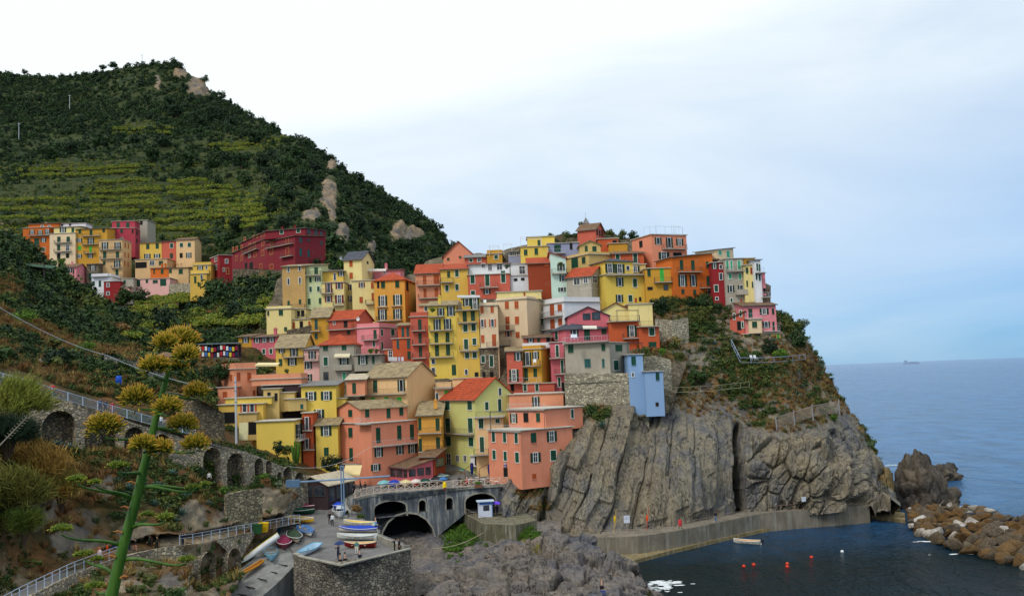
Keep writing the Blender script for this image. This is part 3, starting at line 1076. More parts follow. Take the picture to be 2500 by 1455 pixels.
h('grey green house with turquoise shutters', 'grey', 'F', [1395, 1680], 201, 552, 1205, 'Fg0', 'T 1430 650 34 130;1490 650 30 130;1605 650 44 130;1470 815 42 85;1615 820 44 85;o 1482 1000 36 98;1638 990 44 86;g 1490 1170 30 58;r 1635 1185 24 72', '1410 1690 742;s 1550 1720 1082', wear=.8)
a('cream', 'F', [950, 1262, 1520], 207, 425, 552, 'Sg1', 'T 1320 470 42 60;1440 490 42 96', D=8)
h('narrow cream house near the cliff end', 'pyel', 'F', [1682, 1838], 200, 648, 1170, 'F', 'G 1720 730 38 88;y 1795 735 46 88;G 1722 925 24 92;1803 940 20 92')
a('ochre', 'F', [1682, 1835], 204, 550, 648, 'F')
h('narrow white house with a corner balcony at the cliff end', 'white', 'F', [1838, 1935], 198, 572, 1135, 'Sg.6', 'G 1872 680 20 108;1908 690;1860 820 20 96;1908 835', 'r 1840 1985 762')
a('pink', 'F', [1937, 1995], 199, 770, 1095, 'F', 'k 1980 1030 14 60', 'r 1890 2120 1130 2.2')
h('pink house clinging to the cliff edge with blue balconies', 'pink', 'S', [708, 1185], 192, 268, 665, 'Sb1.4', 'o 1003 365 54 82;G 1135 365 38 84;800 390 60 130;o 1035 560 44 84;G 1143 585 32 138', 'r 710 960 468;r 980 1235 657')
a('coral', 'S', [500, 708], (194, 191.6), 375, 800, 'Xb-1', 'g 562 440 26 88;657 395 28 88;735 560 26 90;k 635 575 50 120')
a('cream', 'S', [782, 970], 190.6, 478, 685, 'F', 'G 862 560 74 88', D=2)
a('sand', 'S', [690, 1250], 191.5, 687, 805, 'F', 'b 790 745 50 90;k 905 745 70 80;b 1065 745 70 80;l 1208 740 30 70', ext=4)
# ---------------------------------------------------------------- grey bastion, pink slate house, orange terraces
h('pink house with a slate hipped roof over the bastion', 'rose', 'J', [640, 860, 1640], 184, 500, 700, 'Hd2.3', 'g 720 600 42 126;o 985 560 46 106;G 1170 580 86 175;1420 540 76 80', D=9)
a('rose', 'J', [888, 1492], 187, 300, 470, 'Rd1.8', 'd 1165 320 100 80;1305 310 110 100', D=7)
a('rose', 'J', [640, 842], 182, 700, 1445, 'F', 'g 730 830 42 176;805 1060 40 195;760 1290 34 136;k 818 1360 30 120', '610 835 932;690 835 1167')
h('rust orange house with sun loungers on its terrace', 'rust', 'J', [1500, 1945], 184, 390, 710, 'F', 'o 1835 535 62 156', '1500 1945 385;1700 1975 638')
a('rust', 'J', [1945, 2242], 182, 468, 790, 'F', 'g 2130 545 76 112;G 2140 735 116 82', '1950 2235 462')
h('plain lemon cube house behind the orange terraces', 'pyel', 'J', [1792, 2142], 189, 130, 410, 'F')
a('pyel', 'J', [1400, 1800], 191, 212, 400, 'Rr1.4')
h('mottled grey stucco house on the stone bastion', 'grey', 'J', [845, 1510, 1805], -174.5, 705, 1165, 'Fg0', 'G 930 790 82 136;1412 775 56 106;1640 785 104 100;b 1180 1010 88 128;1413 1010 38 128;g 1600 1040 72 146', 'r 845 1505 695', wear=1.0, D=9)
h('slim pale blue house with a bay at the bastion corner', 'bluew', 'J', [1785, 2002], -172.5, 880, 1265, 'Fg0', 'G 1860 975 66 136;w 1850 1180 28 56', wear=.2)
h('plain pale blue tower standing on the cliff', 'bluew', 'N', [1432, 1702], -170.5, 522, 1098, 'Fg0', 'G 1608 600 56 118;k 1602 1010 20 38', name='tower_house', wear=.2, ext=1)
h('mustard house with white chairs on its balcony', 'ochre', 'J', [222, 500, 668], 181, 800, 1300, 'F.6', 'o 290 945 46 186;410 895 38 106;G 270 1180 56 190;405 1150 54 130', '220 490 1048;r 220 490 1298', D=7)
h('coral house with a yellow curtain in its window', 'coral', 'J', [-12, 218], 181.3, 830, 1455, 'Ss1', 'o 150 910 46 116;90 1190 60 170;k 65 1370 40 100', 'r 0 218 1298')
a('coral', 'J', [222, 690], 180.5, 1302, 1460, 'F', 'g 230 1370 48 108;430 1370')
h('small coral attic house with a white screened terrace', 'coral', 'J', [235, 640], 187, 625, 790, 'Sb.9', 'o 335 670 36 60;G 455 665 46 70;k 600 680 50 120', 'w 215 655 785 2')
# ---------------------------------------------------------------- lower village
h('salmon villa with arched rust shutters and roof parapet', 'lorange', 'K', [245, 440, 765], 176, 130, 540, 'F1', 'r 390 255 34 92;498 240 56 122;655 238;300 520 68 120;495 490 58 78;727 478 38 78', D=8)
a('lorange', 'K', [190, 440], 172, 395, 600, 'F', 'r 300 520 70 120', ext=4)
a('lorange', 'K', [692, 1425], 172, 262, 350, 'F.8', '')
h('bright yellow house with two blue trimmed windows', 'byel', 'K', [1430, 1945], 168, 365, 870, 'Sg.8', 'o 1570 525 68 120;1800 520;1690 790 64 126', '')
a('byel', 'K', [1945, 2090], 170, 562, 870, 'F')
h('brown tile clad house behind the yellow one', 'dkbrown', 'K', [865, 1428], 171, 352, 560, 'Fg0')
h('sand coloured house with stacked grey roof slabs', 'sand', 'K', [870, 1100], 167, 415, 750, 'Fg0', 'k 950 495 32 28;1055 540 28 100')
a('sand', 'K', [1030, 1330], 168.5, 470, 750, 'Fg0')
a('sand', 'K', [1130, 1245, 1505], 164, 575, 750, 'Fg0', 'b 1435 680 44 72', D=6)
h('yellow house with brown slatted shutters and a dark garage', 'yellow', 'K', [202, 865], 162, 638, 945, 'Fg0', 'n 590 700 55 120;700 700 55 120;k 365 845 165 150')
a('byel', 'K', [305, 988], 166, 540, 640, 'F')
a('sand', 'K', [505, 765], 160, 775, 1175, 'F', 'k 705 1000 100 170;a 575 1010 110 160')
h('blank lemon house with a railed roof terrace', 'byel', 'K', [765, 1325, 1452], 156, 890, 1320, 'F', 'o 1385 1040 40 200', 'r 1335 1530 1152', wear=.3, D=7)
h('narrow orange red house with two iron balconies', 'rust', 'K', [1452, 1602], 160, 775, 1475, 'Fg0', 'm 1510 935 44 186;1510 1230 44 140', '1460 1600 1027;1470 1630 1312', wear=.4)
h('yellow house with pale blue corner bands', 'byel', 'K', [1645, 1975], 161, 948, 1480, 'Ss1.6', 'o 1795 1040 66 136;G 1800 1350 70 128', D=6)
h('large salmon house with three storeys of balconies on the square', 'salmon', 'L', [275, 775, 1462], 157, 815, 1560, 'F', 'G 460 945 62 146;470 1270 54 200;868 985 66 230;1180 945 64 216;1367 935 60 226;o 875 1230 54 136;1190 1200 46 120;1375 1180 54 126;o 830 1460 60 90',
  'r 600 775 812 1.2;r 785 1462 1117;330 620 1397 1.0', D=9.5, ext=3)
a('salmon', 'L', [275, 610, 1302], 158.5, 592, 812, 'Rs1.3', 'G 457 660 62 106;705 660 62 120;1020 645 62 176;1210 630 60 126', D=8)
h('peach gabled house with a long balcony above the square', 'peach', 'L', [672, 1300, 1710], 172, 112, 640, 'Ls2.6', 'G 825 260 64 182;o 1212 250 46 168;l 795 450 62 52;990 440 58 44;1180 450 72 58', '665 1290 372', D=10)
a('lorange', 'L', [400, 672], 172.5, 160, 392, 'Sc1', 'G 513 290 58 158', 'n 250 680 395')
h('amber house with a shared green balcony', 'amber', 'L', [1458, 1812], 166, 682, 1245, 'Ss2.2', 'G 1480 820 46 186;1748 825 60 186;1490 1130 46 190;1755 1105 60 186', '1460 1812 947;1470 1812 1217', D=8, ch=1)
h('lime yellow gabled house with bright red tile roof', 'ygreen', 'M', [240, 740, 1350], 162, 325, 1330, 'Lt3.6', 'g 318 420 68 136;648 418;325 715 68 212;658 715;335 950 70 136;668 958;w 338 1225 60 180;468 1205 44 86;578 1205;w 1095 220 38 106;g 898 430 50 116;1090 420 50 186', '240 720 832', D=12)
h('peach house with a covered loggia beside the lime one', 'peach', 'M', [735, 1152], 158.5, 592, 1165, 'F', 'g 815 690 68 142;828 1000 60 222;1060 650 60 60', '740 1150 588;630 930 1142 1.6')
a('white', 'M', [660, 935], 160.5, 1165, 1320, 'F', 'k 760 1240 60 110;880 1240 100 120')
h('big salmon corner house with green shutters beside the cliff', 'salmon', 'M', [930, 1410, 2180], 152, 800, 1480, 'F', 'g 1000 885 46 146;1165 895;1337 905;1010 1150 46 136;1175 1170;1350 1190 54 146;G 1590 900 84 146;o 1860 880 64 146;1620 1190 66 136;g 1885 1160 82 150;r 1600 1470 60 80;k 1180 1410 50 120',
  'r 930 1410 795 .3', D=9, ext=2, wear=.8)
a('salmon', 'M', [1225, 1770, 2322], -163, 480, 802, 'F', 'G 1660 600 58 136;k 1480 600 60 120;o 1300 610 44 130;g 2165 545 36 126', 'r 1235 1770 478 .4', D=9)
h('salmon terrace room with an air conditioner under the bastion', 'lorange', 'M', [1230, 2035], 166, 238, 480, 'Fd0', 'o 1625 365 38 136')
h('small red hut behind the flowering stalk', 'coral', 'A', [1825, 2080], 190, 1795, 1960, 'Sb1', 'r 2010 1875 46 80', name='hut', cat='hut', D=6)
h('tan house with a low wall behind the red roof', 'peach', 'L', [1712, 1962], 178, 280, 520, 'F.9', 'w 1740 415 36 110;l 1880 350 60 60', '1712 1962 285')
a('peach', 'L', [1965, 2390], 178, 135, 290, 'F')
# ---------------------------------------------------------------- terrain sheets
def interp(pts):
    p = np.array(sorted(pts), float)
    return lambda x: np.interp(x, p[:, 0], p[:, 1])


def sstep(a_, b_, x):
    t = np.clip((x - a_) / (b_ - a_), 0, 1)
    return t * t * (3 - 2 * t)


class Sheet:
    pass


def sheet(name, x0, x1, nx, top, bot, ny, depth, mat, disp=None, back=(6, 12.0, 6.0), attrs=None, kind='structure', power=1.0, fix=None):
    s = Sheet()
    s.top, s.bot, s.depth = interp(top), interp(bot), depth
    px = np.linspace(x0, x1, nx)
    t = np.linspace(0, 1, ny) ** power
    PX = np.repeat(px[:, None], ny, 1)
    PY = s.bot(px)[:, None] * (1 - t) + s.top(px)[:, None] * t
    Yd = depth(PX, PY)
    if fix is not None:
        Yd = fix(PX, PY, Yd)
    P = at(PX, PY, Yd)
    if back:
        nb, dY, dz = back
        ext = []
        for k in range(1, nb + 1):
            q = P[:, -1].copy()
            q[:, 1] += dY * k
            q[:, 0] *= q[:, 1] / P[:, -1, 1]
            q[:, 2] -= dz * k * (0.4 + 0.25 * k)
            ext.append(q)
        P = np.concatenate([P, np.stack(ext, 1)], 1)
        PX = np.concatenate([PX, np.repeat(PX[:, -1:], nb, 1)], 1)
        PY = np.concatenate([PY, np.repeat(PY[:, -1:], nb, 1)], 1)
    s.nx, s.ny = nx, P.shape[1]
    V = P.reshape(-1, 3)
    fx, fy = PX.ravel(), PY.ravel()
    # normals of the smooth sheet (towards the viewer)
    du = np.gradient(P, axis=0)
    dv = np.gradient(P, axis=1)
    N = np.cross(du, dv).reshape(-1, 3)
    N /= np.maximum(np.linalg.norm(N, axis=1, keepdims=True), 1e-9)
    if disp is not None:
        V = disp(V, N, fx, fy)
    F = grid_faces(nx, s.ny)
    me = fast_mesh(name, V, F, mat)
    if attrs:
        for k, fn in attrs.items():
            vattr(me, k, fn(V, fx, fy))
    s.o = link(bpy.data.objects.new(name, me))
    tag(s.o, kind=kind)
    s.V, s.N, s.fx, s.fy = V, N, fx, fy
    G = V.reshape(nx, s.ny, 3)
    s.area = np.zeros(len(V))
    A_ = np.linalg.norm(np.cross(G[1:, :-1] - G[:-1, :-1], G[:-1, 1:] - G[:-1, :-1]), axis=-1)
    s.area.reshape(nx, s.ny)[:-1, :-1] = A_
    s.G = G
    return s


def sample(s, n, mask, seed=1):
    """random points on a sheet, evenly by true surface area, weighted by mask"""
    r = np.random.default_rng(seed)
    w = s.area * mask
    w = w / w.sum()
    i = r.choice(len(w), n, p=w)
    iu, iv = i // s.ny, i % s.ny
    iu, iv = np.minimum(iu, s.nx - 2), np.minimum(iv, s.ny - 2)
    a_, b_ = r.random(n)[:, None], r.random(n)[:, None]
    G = s.G
    P = (G[iu, iv] * (1 - a_) + G[iu + 1, iv] * a_) * (1 - b_) + (G[iu, iv + 1] * (1 - a_) + G[iu + 1, iv + 1] * a_) * b_
    return P, i


def blobs(fx, fy, L):
    r = np.zeros(len(fx))
    for x, y, rx, ry in L:
        r = np.maximum(r, np.exp(-(((fx - x) / rx) ** 2 + ((fy - y) / ry) ** 2)))
    return r


def rock_mat(name, A_, B_, dark, strata=(1, 1, 1), rot=(0, 0, 0), veg=((116, 74, 40), (70, 74, 30)), sc=0.35, wet=False, warm=0.65):
    t = NT(name)
    v = t.geo(strata, rot)
    n1 = t.noise(v, sc, 8, 0.62, 0.4)
    n2 = t.noise(v, sc * 5, 6, 0.65, 0.3)
    n3 = t.noise(t.geo(), 0.09, 4, 0.6)
    col = t.mix(t.ramp(n1, [(0.36, 0.0), (0.62, 1.0)]), lin(A_), lin(B_))
    col = t.mix(t.ramp(n3, [(0.42, 0.0), (0.62, warm)]), col, lin(tuple(int(0.5 * (x + y)) for x, y in zip(B_, (150, 128, 92)))))
    col = t.mix(1.0, col, t.ramp(n2, [(0.28, 0.45), (0.5, 0.95), (0.75, 1.3)]), 'MULTIPLY')
    n4 = t.noise(v, sc * 2.2, 5, 0.55, 1.2)
    crack = t.ramp(t.math('ABSOLUTE', t.math('SUBTRACT', n4, 0.5)), [(0.0, 1.0), (0.018, 0.0)])
    crack = t.math('MULTIPLY', crack, t.ramp(t.noise(t.geo(), 0.25, 3), [(0.42, 0.0), (0.6, 1.0)]))
    col = t.mix(t.math('MULTIPLY', crack, 0.85), col, lin(dark))
    lich = t.ramp(t.noise(t.geo(), 1.3, 6, 0.75), [(0.64, 0.0), (0.72, 0.8)])
    col = t.mix(t.math('MULTIPLY', lich, 0.5), col, lin((176, 170, 154)))
    f, _ = t.attr('veg')
    vn = t.noise(t.geo(), 0.9, 6, 0.75)
    vm = t.ramp(t.math('ADD', f, t.math('MULTIPLY', t.math('SUBTRACT', vn, 0.5), 1.6)), [(0.42, 0.0), (0.6, 1.0)])
    vc = t.mix(t.ramp(t.noise(t.geo(), 0.35, 5, 0.7), [(0.42, 0.0), (0.6, 1.0)]), lin(veg[0]), lin(veg[1]))
    vc = t.mix(1.0, vc, t.ramp(t.noise(t.geo(), 4.0, 4, 0.7), [(0.3, 0.45), (0.7, 1.3)]), 'MULTIPLY')
    col = t.mix(vm, col, vc)
    if wet:
        g = t.n('ShaderNodeNewGeometry')
        sp = t.n('ShaderNodeSeparateXYZ')
        t.L(g.outputs['Position'], sp.inputs[0])
        col = t.mix(t.ramp(t.math('ADD', t.math('MULTIPLY', sp.outputs[2], 0.4), t.math('MULTIPLY', n2, 0.6)), [(0.3, 0.75), (0.8, 0.0)]), col, lin((46, 40, 28)))
    hgt = t.math('ADD', t.math('MULTIPLY', n1, 1.0), t.math('MULTIPLY', n2, 0.5))
    hgt = t.math('SUBTRACT', hgt, t.math('MULTIPLY', crack, 0.5))
    t.bump(hgt, 0.9, 0.6)
    return t.out(col, 0.9)


def soil_mat(name, cols, rockc=((150, 128, 100), (112, 106, 100)), sc=0.06):
    t = NT(name)
    n1 = t.noise(t.geo(), sc, 6, 0.65)
    n2 = t.noise(t.geo(), sc * 9, 6, 0.7)
    col = t.ramp(n1, [(0.3 + 0.4 * i / (len(cols) - 1), lin(c)) for i, c in enumerate(cols)])
    col = t.mix(1.0, col, t.ramp(n2, [(0.3, 0.45), (0.7, 1.35)]), 'MULTIPLY')
    f, _ = t.attr('rock')
    rc = t.mix(t.ramp(t.noise(t.geo((1, 1, .4)), 0.12, 6, 0.7), [(0.4, 0.0), (0.6, 1.0)]), lin(rockc[0]), lin(rockc[1]))
    rc = t.mix(1.0, rc, t.ramp(t.noise(t.geo(), 0.6, 5, 0.7), [(0.3, 0.5), (0.7, 1.25)]), 'MULTIPLY')
    fm = t.ramp(t.math('ADD', f, t.math('MULTIPLY', t.math('SUBTRACT', t.noise(t.geo(), 0.15, 5, 0.7), 0.5), 0.9)), [(0.45, 0.0), (0.62, 1.0)])
    col = t.mix(fm, col, rc)
    t.bump(n2, 0.8, 0.5)
    return t.out(col, 0.95)


YH = lambda x: 919 + (1250 - x) * 0.0383          # horizon row at pixel column x

# --- the big vineyard hill behind the village
HILL_TOP = [(-420, 215), (-200, 195), (0, 180), (60, 183), (140, 194), (230, 183), (300, 170), (345, 158), (375, 162), (425, 152), (460, 178),
            (500, 194), (520, 218), (560, 250), (600, 285), (660, 312), (700, 332), (740, 352), (790, 382), (815, 404), (840, 424), (880, 444), (930, 464),
            (975, 494), (1010, 519), (1050, 549), (1090, 584), (1130, 608), (1200, 665), (1300, 735)]
HILL_C = [(430, 150, 800), (200, 180, 850), (0, 175, 900), (-400, 200, 960), (600, 280, 720), (740, 345, 620), (820, 400, 545), (930, 460, 570), (1010, 515, 550),
          (1130, 605, 500), (1300, 730, 480), (0, 450, 570), (-400, 450, 600), (250, 450, 545), (500, 450, 520), (700, 450, 460), (820, 520, 405), (0, 570, 430), (250, 560, 428),
          (500, 560, 400), (700, 540, 365), (850, 600, 350), (950, 600, 420), (1000, 560, 470), (-400, 700, 380), (0, 780, 385), (300, 780, 385), (600, 730, 340), (900, 690, 310), (1100, 700, 430), (1300, 800, 440)]
hill_d = tps(HILL_C)
ROCKS_H = [(490, 205, 40, 30), (385, 205, 10, 20), (808, 410, 16, 18), (800, 480, 22, 45), (760, 530, 26, 20), (812, 520, 14, 30), (835, 570, 20, 28), (910, 605, 14, 26), (970, 570, 22, 18),
           (870, 432, 22, 6), (930, 468, 26, 6), (1010, 575, 30, 14), (440, 180, 22, 12)]


def hill_disp(V, N, fx, fy):
    r = blobs(fx, fy, ROCKS_H)
    n = fbm(V * np.array([1 / 60, 1 / 60, 1 / 60]), 5, 3)
    V = V + N * (n * 7 + fbm(V / 14, 3, 9) * 1.6)[:, None]
    V = V + N * (r * (fbm(V / 9, 4, 21, ridged=True) * 5))[:, None]
    z = V[:, 2]
    hs = 5.2
    k = z / hs + fbm(V * np.array([1 / 90, 1 / 90, 0]), 2, 5) * 0.6
    f = k - np.floor(k)
    st = sstep(0.55, 0.95, f) - f
    m = (1 - sstep(0.2, 0.5, r)) * sstep(740, 640, fx - (fy - 500) * 0.3) * sstep(300, 420, fy)
    V[:, 2] = z + hs * st * 0.75 * m
    return V


def hill_rock(V, fx, fy):
    r = blobs(fx, fy, ROCKS_H)
    k = V[:, 2] / 5.2 + fbm(V * np.array([1 / 90, 1 / 90, 0]), 2, 5) * 0.6
    f = k - np.floor(k)
    riser = ((f > .7) & (f < .95)) * np.clip(fbm(V / 25, 3, 77) * 1.6 + .1, 0, .62) * (fy > 395) * (fx < 720)
    return np.maximum(r, riser)


hill_mat = soil_mat('hill_scrub_ground', [(28, 40, 24), (40, 54, 28), (62, 70, 34), (48, 50, 30)])
hill = sheet('hill', -420, 1300, 430, HILL_TOP, [(-420, 800), (1300, 800)], 210, hill_d, hill_mat, hill_disp, back=(10, 30, 9),
             attrs={'rock': hill_rock})

def ls_fix(PX, PY, Yd):
    for b in BLOCKS:
        if b.B[1] > 240 or b.px[0] > 800 or b.py1 < 880:
            continue
        m = (PX > min(b.px) - 8) & (PX < max(b.px) + 8) & (PY > b.py0 - 6) & (PY < b.py1 + 3)
        ymx = max(b.B[1], (b.B - b.ex * b.La)[1], (b.B + b.ey * b.Lb)[1] if b.three else 0)
        Yd = np.where(m, np.maximum(Yd, ymx + 1.5), Yd)
    return Yd


# --- the near slope on the left, from the upper hamlet down to the lower path
LS_TOP = [(-420, 520), (-100, 545), (0, 578), (60, 606), (100, 650), (150, 680), (220, 722), (300, 752), (400, 760), (470, 742), (560, 698), (640, 668), (690, 668), (760, 720), (800, 800)]
LS_C = [(0, 578, 250), (-420, 520, 250), (100, 650, 255), (200, 692, 300), (300, 728, 332), (400, 735, 330), (560, 690, 292), (640, 668, 286), (690, 680, 270), (0, 720, 195), (-420, 750, 170), (150, 800, 195),
        (300, 830, 205), (480, 800, 245), (640, 790, 232), (0, 850, 152), (150, 880, 156), (300, 885, 168), (480, 885, 185), (600, 900, 190), (0, 935, 128), (95, 955, 131), (270, 1005, 138), (400, 1045, 143),
        (480, 960, 174), (500, 1050, 150), (560, 1000, 184), (600, 1085, 166), (700, 1128, 168), (800, 1160, 172), (800, 1000, 196), (800, 850, 215), (100, 1110, 121), (300, 1165, 121), (450, 1235, 123), (650, 1250, 134), (700, 1240, 146), (760, 1235, 152),
        (-420, 1100, 90), (0, 1100, 105), (0, 1300, 96), (0, 1400, 94), (100, 1395, 101), (100, 1440, 96), (200, 1350, 107), (200, 1395, 104), (340, 1320, 113), (340, 1345, 113.5), (480, 1300, 120), (480, 1325, 120), (600, 1285, 128), (600, 1300, 127), (700, 1262, 138), (700, 1280, 137), (340, 1380, 107), (430, 1375, 106), (430, 1420, 101), (480, 1450, 98), (300, 1455, 92), (180, 1440, 97), (-420, 1455, 75), (0, 1490, 86), (200, 1640, 72), (500, 1640, 84), (780, 1300, 142)]
ls_d = tps(LS_C)
ROCKS_L = [(330, 1300, 60, 34), (420, 1330, 40, 24), (430, 1430, 60, 40), (300, 1440, 60, 30), (180, 1320, 80, 50), (470, 1260, 40, 50), (600, 1265, 40, 30), (680, 1230, 30, 40), (640, 1230, 60, 30),
           (120, 880, 40, 14), (300, 900, 40, 20), (60, 700, 40, 12), (250, 1200, 40, 40), (80, 1250, 60, 60), (540, 1190, 30, 50)]


def ls_disp(V, N, fx, fy):
    r = blobs(fx, fy, ROCKS_L)
    d = np.clip(V[:, 1] / 150, 0.4, 2) * np.where(fy > 1240, 0.35, 1.0)
    V = V + N * (fbm(V / 16, 4, 31) * 2.2 * d + fbm(V / 4, 3, 37) * 0.45)[:, None]
    V = V + N * (r * fbm(V / 3.0, 4, 41, ridged=True) * np.where(fy > 1240, 0.8, 1.3))[:, None]
    z = V[:, 2]
    hs = 3.0
    k = z / hs + fbm(V * np.array([1 / 40, 1 / 40, 0]), 2, 5) * 0.5
    f = k - np.floor(k)
    m = sstep(260, 420, fx) * sstep(920, 860, fy)
    V[:, 2] = z + hs * (sstep(0.5, 0.95, f) - f) * 0.85 * m
    # keep the ground behind the two walled paths
    lx = [-60, 60, 180, 300, 400, 480, 600, 735]
    ly = np.interp(fx, lx, [1530, 1462, 1402, 1356, 1337, 1327, 1303, 1276])
    lz = np.interp(fx, lx, [9.8, 9.8, 9.8, 9.8, 9.7, 9.5, 9.0, 8.0])
    lY = (28 - lz) * FPX / (ly - YH(fx))
    face = np.interp(fx, [0, 100, 300, 340, 400, 440, 480, 500, 600, 660, 735], [4, 10, 22, 40, 44, 60, 120, 120, 110, 60, 30])
    m1 = (fx > -70) & (fx < 760) & (fy > ly - 26) & (fy < ly + face)
    need = lY + np.clip((ly - fy) / 26, 0, 1) * 3.6 + 1.2
    ux = [-160, 60, 180, 270, 400, 480, 600, 700, 782]
    uy = np.interp(fx, ux, [890, 948, 984, 1010, 1046, 1064, 1102, 1142, 1174])
    uY = np.interp(fx, ux, [118, 123, 126, 129, 133, 136, 143, 150, 157])
    uf = np.interp(fx, [-160, 60, 100, 190, 300, 420, 480, 500, 600, 640, 700, 782], [60, 90, 120, 118, 90, 80, 90, 140, 104, 62, 48, 30])
    m2 = (fx < 790) & (fy > uy - 20) & (fy < uy + uf)
    need2 = uY + np.clip((uy - fy) / 20, 0, 1) * 4.0 + 2.0
    k1 = np.where(m1, need / V[:, 1], 1.0)
    k2 = np.where(m2, need2 / V[:, 1], 1.0)
    kk = np.maximum(1.0, np.maximum(k1, k2))[:, None]
    return CAM + (V - CAM) * kk


ls_mat = soil_mat('slope_scrub_ground', [(44, 46, 24), (70, 62, 32), (112, 76, 42), (74, 74, 34)], ((150, 134, 108), (98, 94, 90)), 0.12)
lslope = sheet('left_slope', -420, 800, 330, LS_TOP, [(-420, 1640), (440, 1640), (540, 1500), (620, 1345), (672, 1300), (700, 1240), (740, 1208), (800, 1195)], 230, ls_d, ls_mat, ls_disp, back=(4, 14, 5), fix=ls_fix,
               attrs={'rock': lambda V, fx, fy: np.maximum(blobs(fx, fy, ROCKS_L), 0.5 * sstep(1190, 1260, fy))})

# --- the mound the village stands on, behind every facade
vc_pts = []
for b in BLOCKS:
    if b.B[1] < 250:
        xm = (b.px[0] + b.px[-1]) / 2
        vc_pts.append((xm, b.py1 + 4, max(b.B[1], (b.B - b.ex * b.La)[1]) + 2.5))
seen = {}
for x, y, d in vc_pts:
    seen[(round(x / 14), round(y / 14))] = (x, y, d)
VM_C = list(seen.values()) + [(1440, 590, 248), (1300, 600, 245), (1550, 590, 240), (1180, 640, 250), (1030, 650, 255), (900, 640, 262), (760, 650, 262), (690, 700, 250), (1700, 640, 225), (1860, 680, 212),
                              (1900, 720, 206), (1350, 568, 250), (560, 850, 205), (500, 900, 190), (480, 1000, 172), (600, 1170, 163), (900, 1250, 168), (1100, 1230, 172), (1300, 1150, 170), (1480, 1000, 178)]
vm_d = tps(VM_C, 3.0)


def vm_fix(PX, PY, Yd):
    for b in BLOCKS:
        if b.B[1] > 250:
            continue
        m = (PX > min(b.px) - 6) & (PX < max(b.px) + 6) & (PY > b.py0 - 4) & (PY < b.py1 + 6)
        ymx = max(b.B[1], (b.B - b.ex * b.La)[1], (b.B + b.ey * b.Lb)[1] if b.three else 0)
        Yd = np.where(m, np.maximum(Yd, ymx + 1.2), Yd)
    K = Yd.copy()
    for _ in range(2):
        K = np.maximum(K, 0.25 * (np.roll(K, 1, 0) + np.roll(K, -1, 0) + np.roll(K, 1, 1) + np.roll(K, -1, 1)))
    return np.clip(K, 150, 290)


vm_mat = rock_mat('village_ground', (124, 112, 92), (98, 92, 82), (44, 40, 34), veg=((84, 66, 40), (56, 62, 28)), sc=0.5)
VM_TOP = [(480, 905), (560, 850), (640, 800), (665, 720), (690, 660), (760, 655), (850, 660), (950, 680), (1010, 668), (1040, 640), (1100, 622), (1180, 620), (1260, 606), (1340, 585), (1370, 572), (1440, 566),
          (1500, 572), (1560, 590), (1620, 610), (1700, 640), (1780, 655), (1880, 700)]
vmound = sheet('village_mound', 480, 1880, 400, VM_TOP, [(480, 1130), (620, 1150), (760, 1195), (860, 1205), (1240, 1190), (1340, 1150), (1450, 1040), (1640, 1010), (1700, 800), (1880, 770)], 200, vm_d, vm_mat,
               lambda V, N, fx, fy: V + N * np.minimum(0.3, fbm(V / 5, 4, 51) * 1.2)[:, None], back=(5, 12, 6), fix=vm_fix, attrs={'veg': lambda V, fx, fy: np.full(len(V), 0.4) + 0.35 * blobs(fx, fy, [(1350, 575, 60, 20), (1500, 565, 60, 20), (700, 830, 80, 40)])})

# --- headland with the tilted slabs
def zY(x, y, z):
    return (28 - z) * FPX / (y - YH(x))


HD_TOP = [(1225, 1180), (1345, 1110), (1400, 1010), (1440, 950), (1560, 850), (1590, 740), (1640, 716), (1700, 718), (1780, 738), (1860, 748), (1900, 760), (1940, 790), (1975, 840), (2000, 890), (2030, 932), (2055, 985),
          (2085, 1025), (2115, 1062), (2135, 1110), (2150, 1150), (2160, 1195), (2175, 1240)]
HD_BOT = [(1225, 1345), (1340, 1312), (1400, 1322), (1480, 1318), (1650, 1298), (1800, 1268), (1950, 1255), (2120, 1246), (2175, 1252)]
HD_C = [(x, y, zY(x, y, 1.8) + 1.5) for x, y in HD_BOT] + [(1300, 1200, 160), (1345, 1120, 166), (1400, 1100, 163), (1500, 1150, 162), (1500, 1000, 171), (1440, 960, 178), (1600, 1150, 164), (1600, 1015, 174), (1580, 860, 188), (1640, 800, 196), (1700, 1150, 167), (1700, 1030, 177),
                                                          (1700, 850, 193), (1650, 718, 208), (1780, 740, 206), (1850, 1000, 182), (1850, 1120, 174), (1850, 850, 192), (1800, 890, 188), (1960, 880, 190), (1900, 760, 207), (1960, 820, 202), (1960, 1000, 182), (1960, 1150, 172),
                                                          (2050, 1000, 192), (2100, 1060, 190), (2080, 1150, 175), (2150, 1170, 188), (2000, 900, 200)]
hd_d = tps(HD_C, 0.2)
hd_line = interp([(1225, 1120), (1350, 1130), (1430, 1040), (1500, 1000), (1570, 1000), (1640, 1015), (1700, 1045), (1800, 1050), (1900, 1068), (2000, 1050), (2060, 1040), (2130, 1110), (2175, 1200)])


def cellstep(s, w, t, tw, seed):
    i = np.floor(s / w).astype(np.int64)
    j = np.floor(t / tw + _hash(i, i * 0, i * 0, seed) * 0.5).astype(np.int64)
    return _hash(i, j, i * 0, seed + 1)


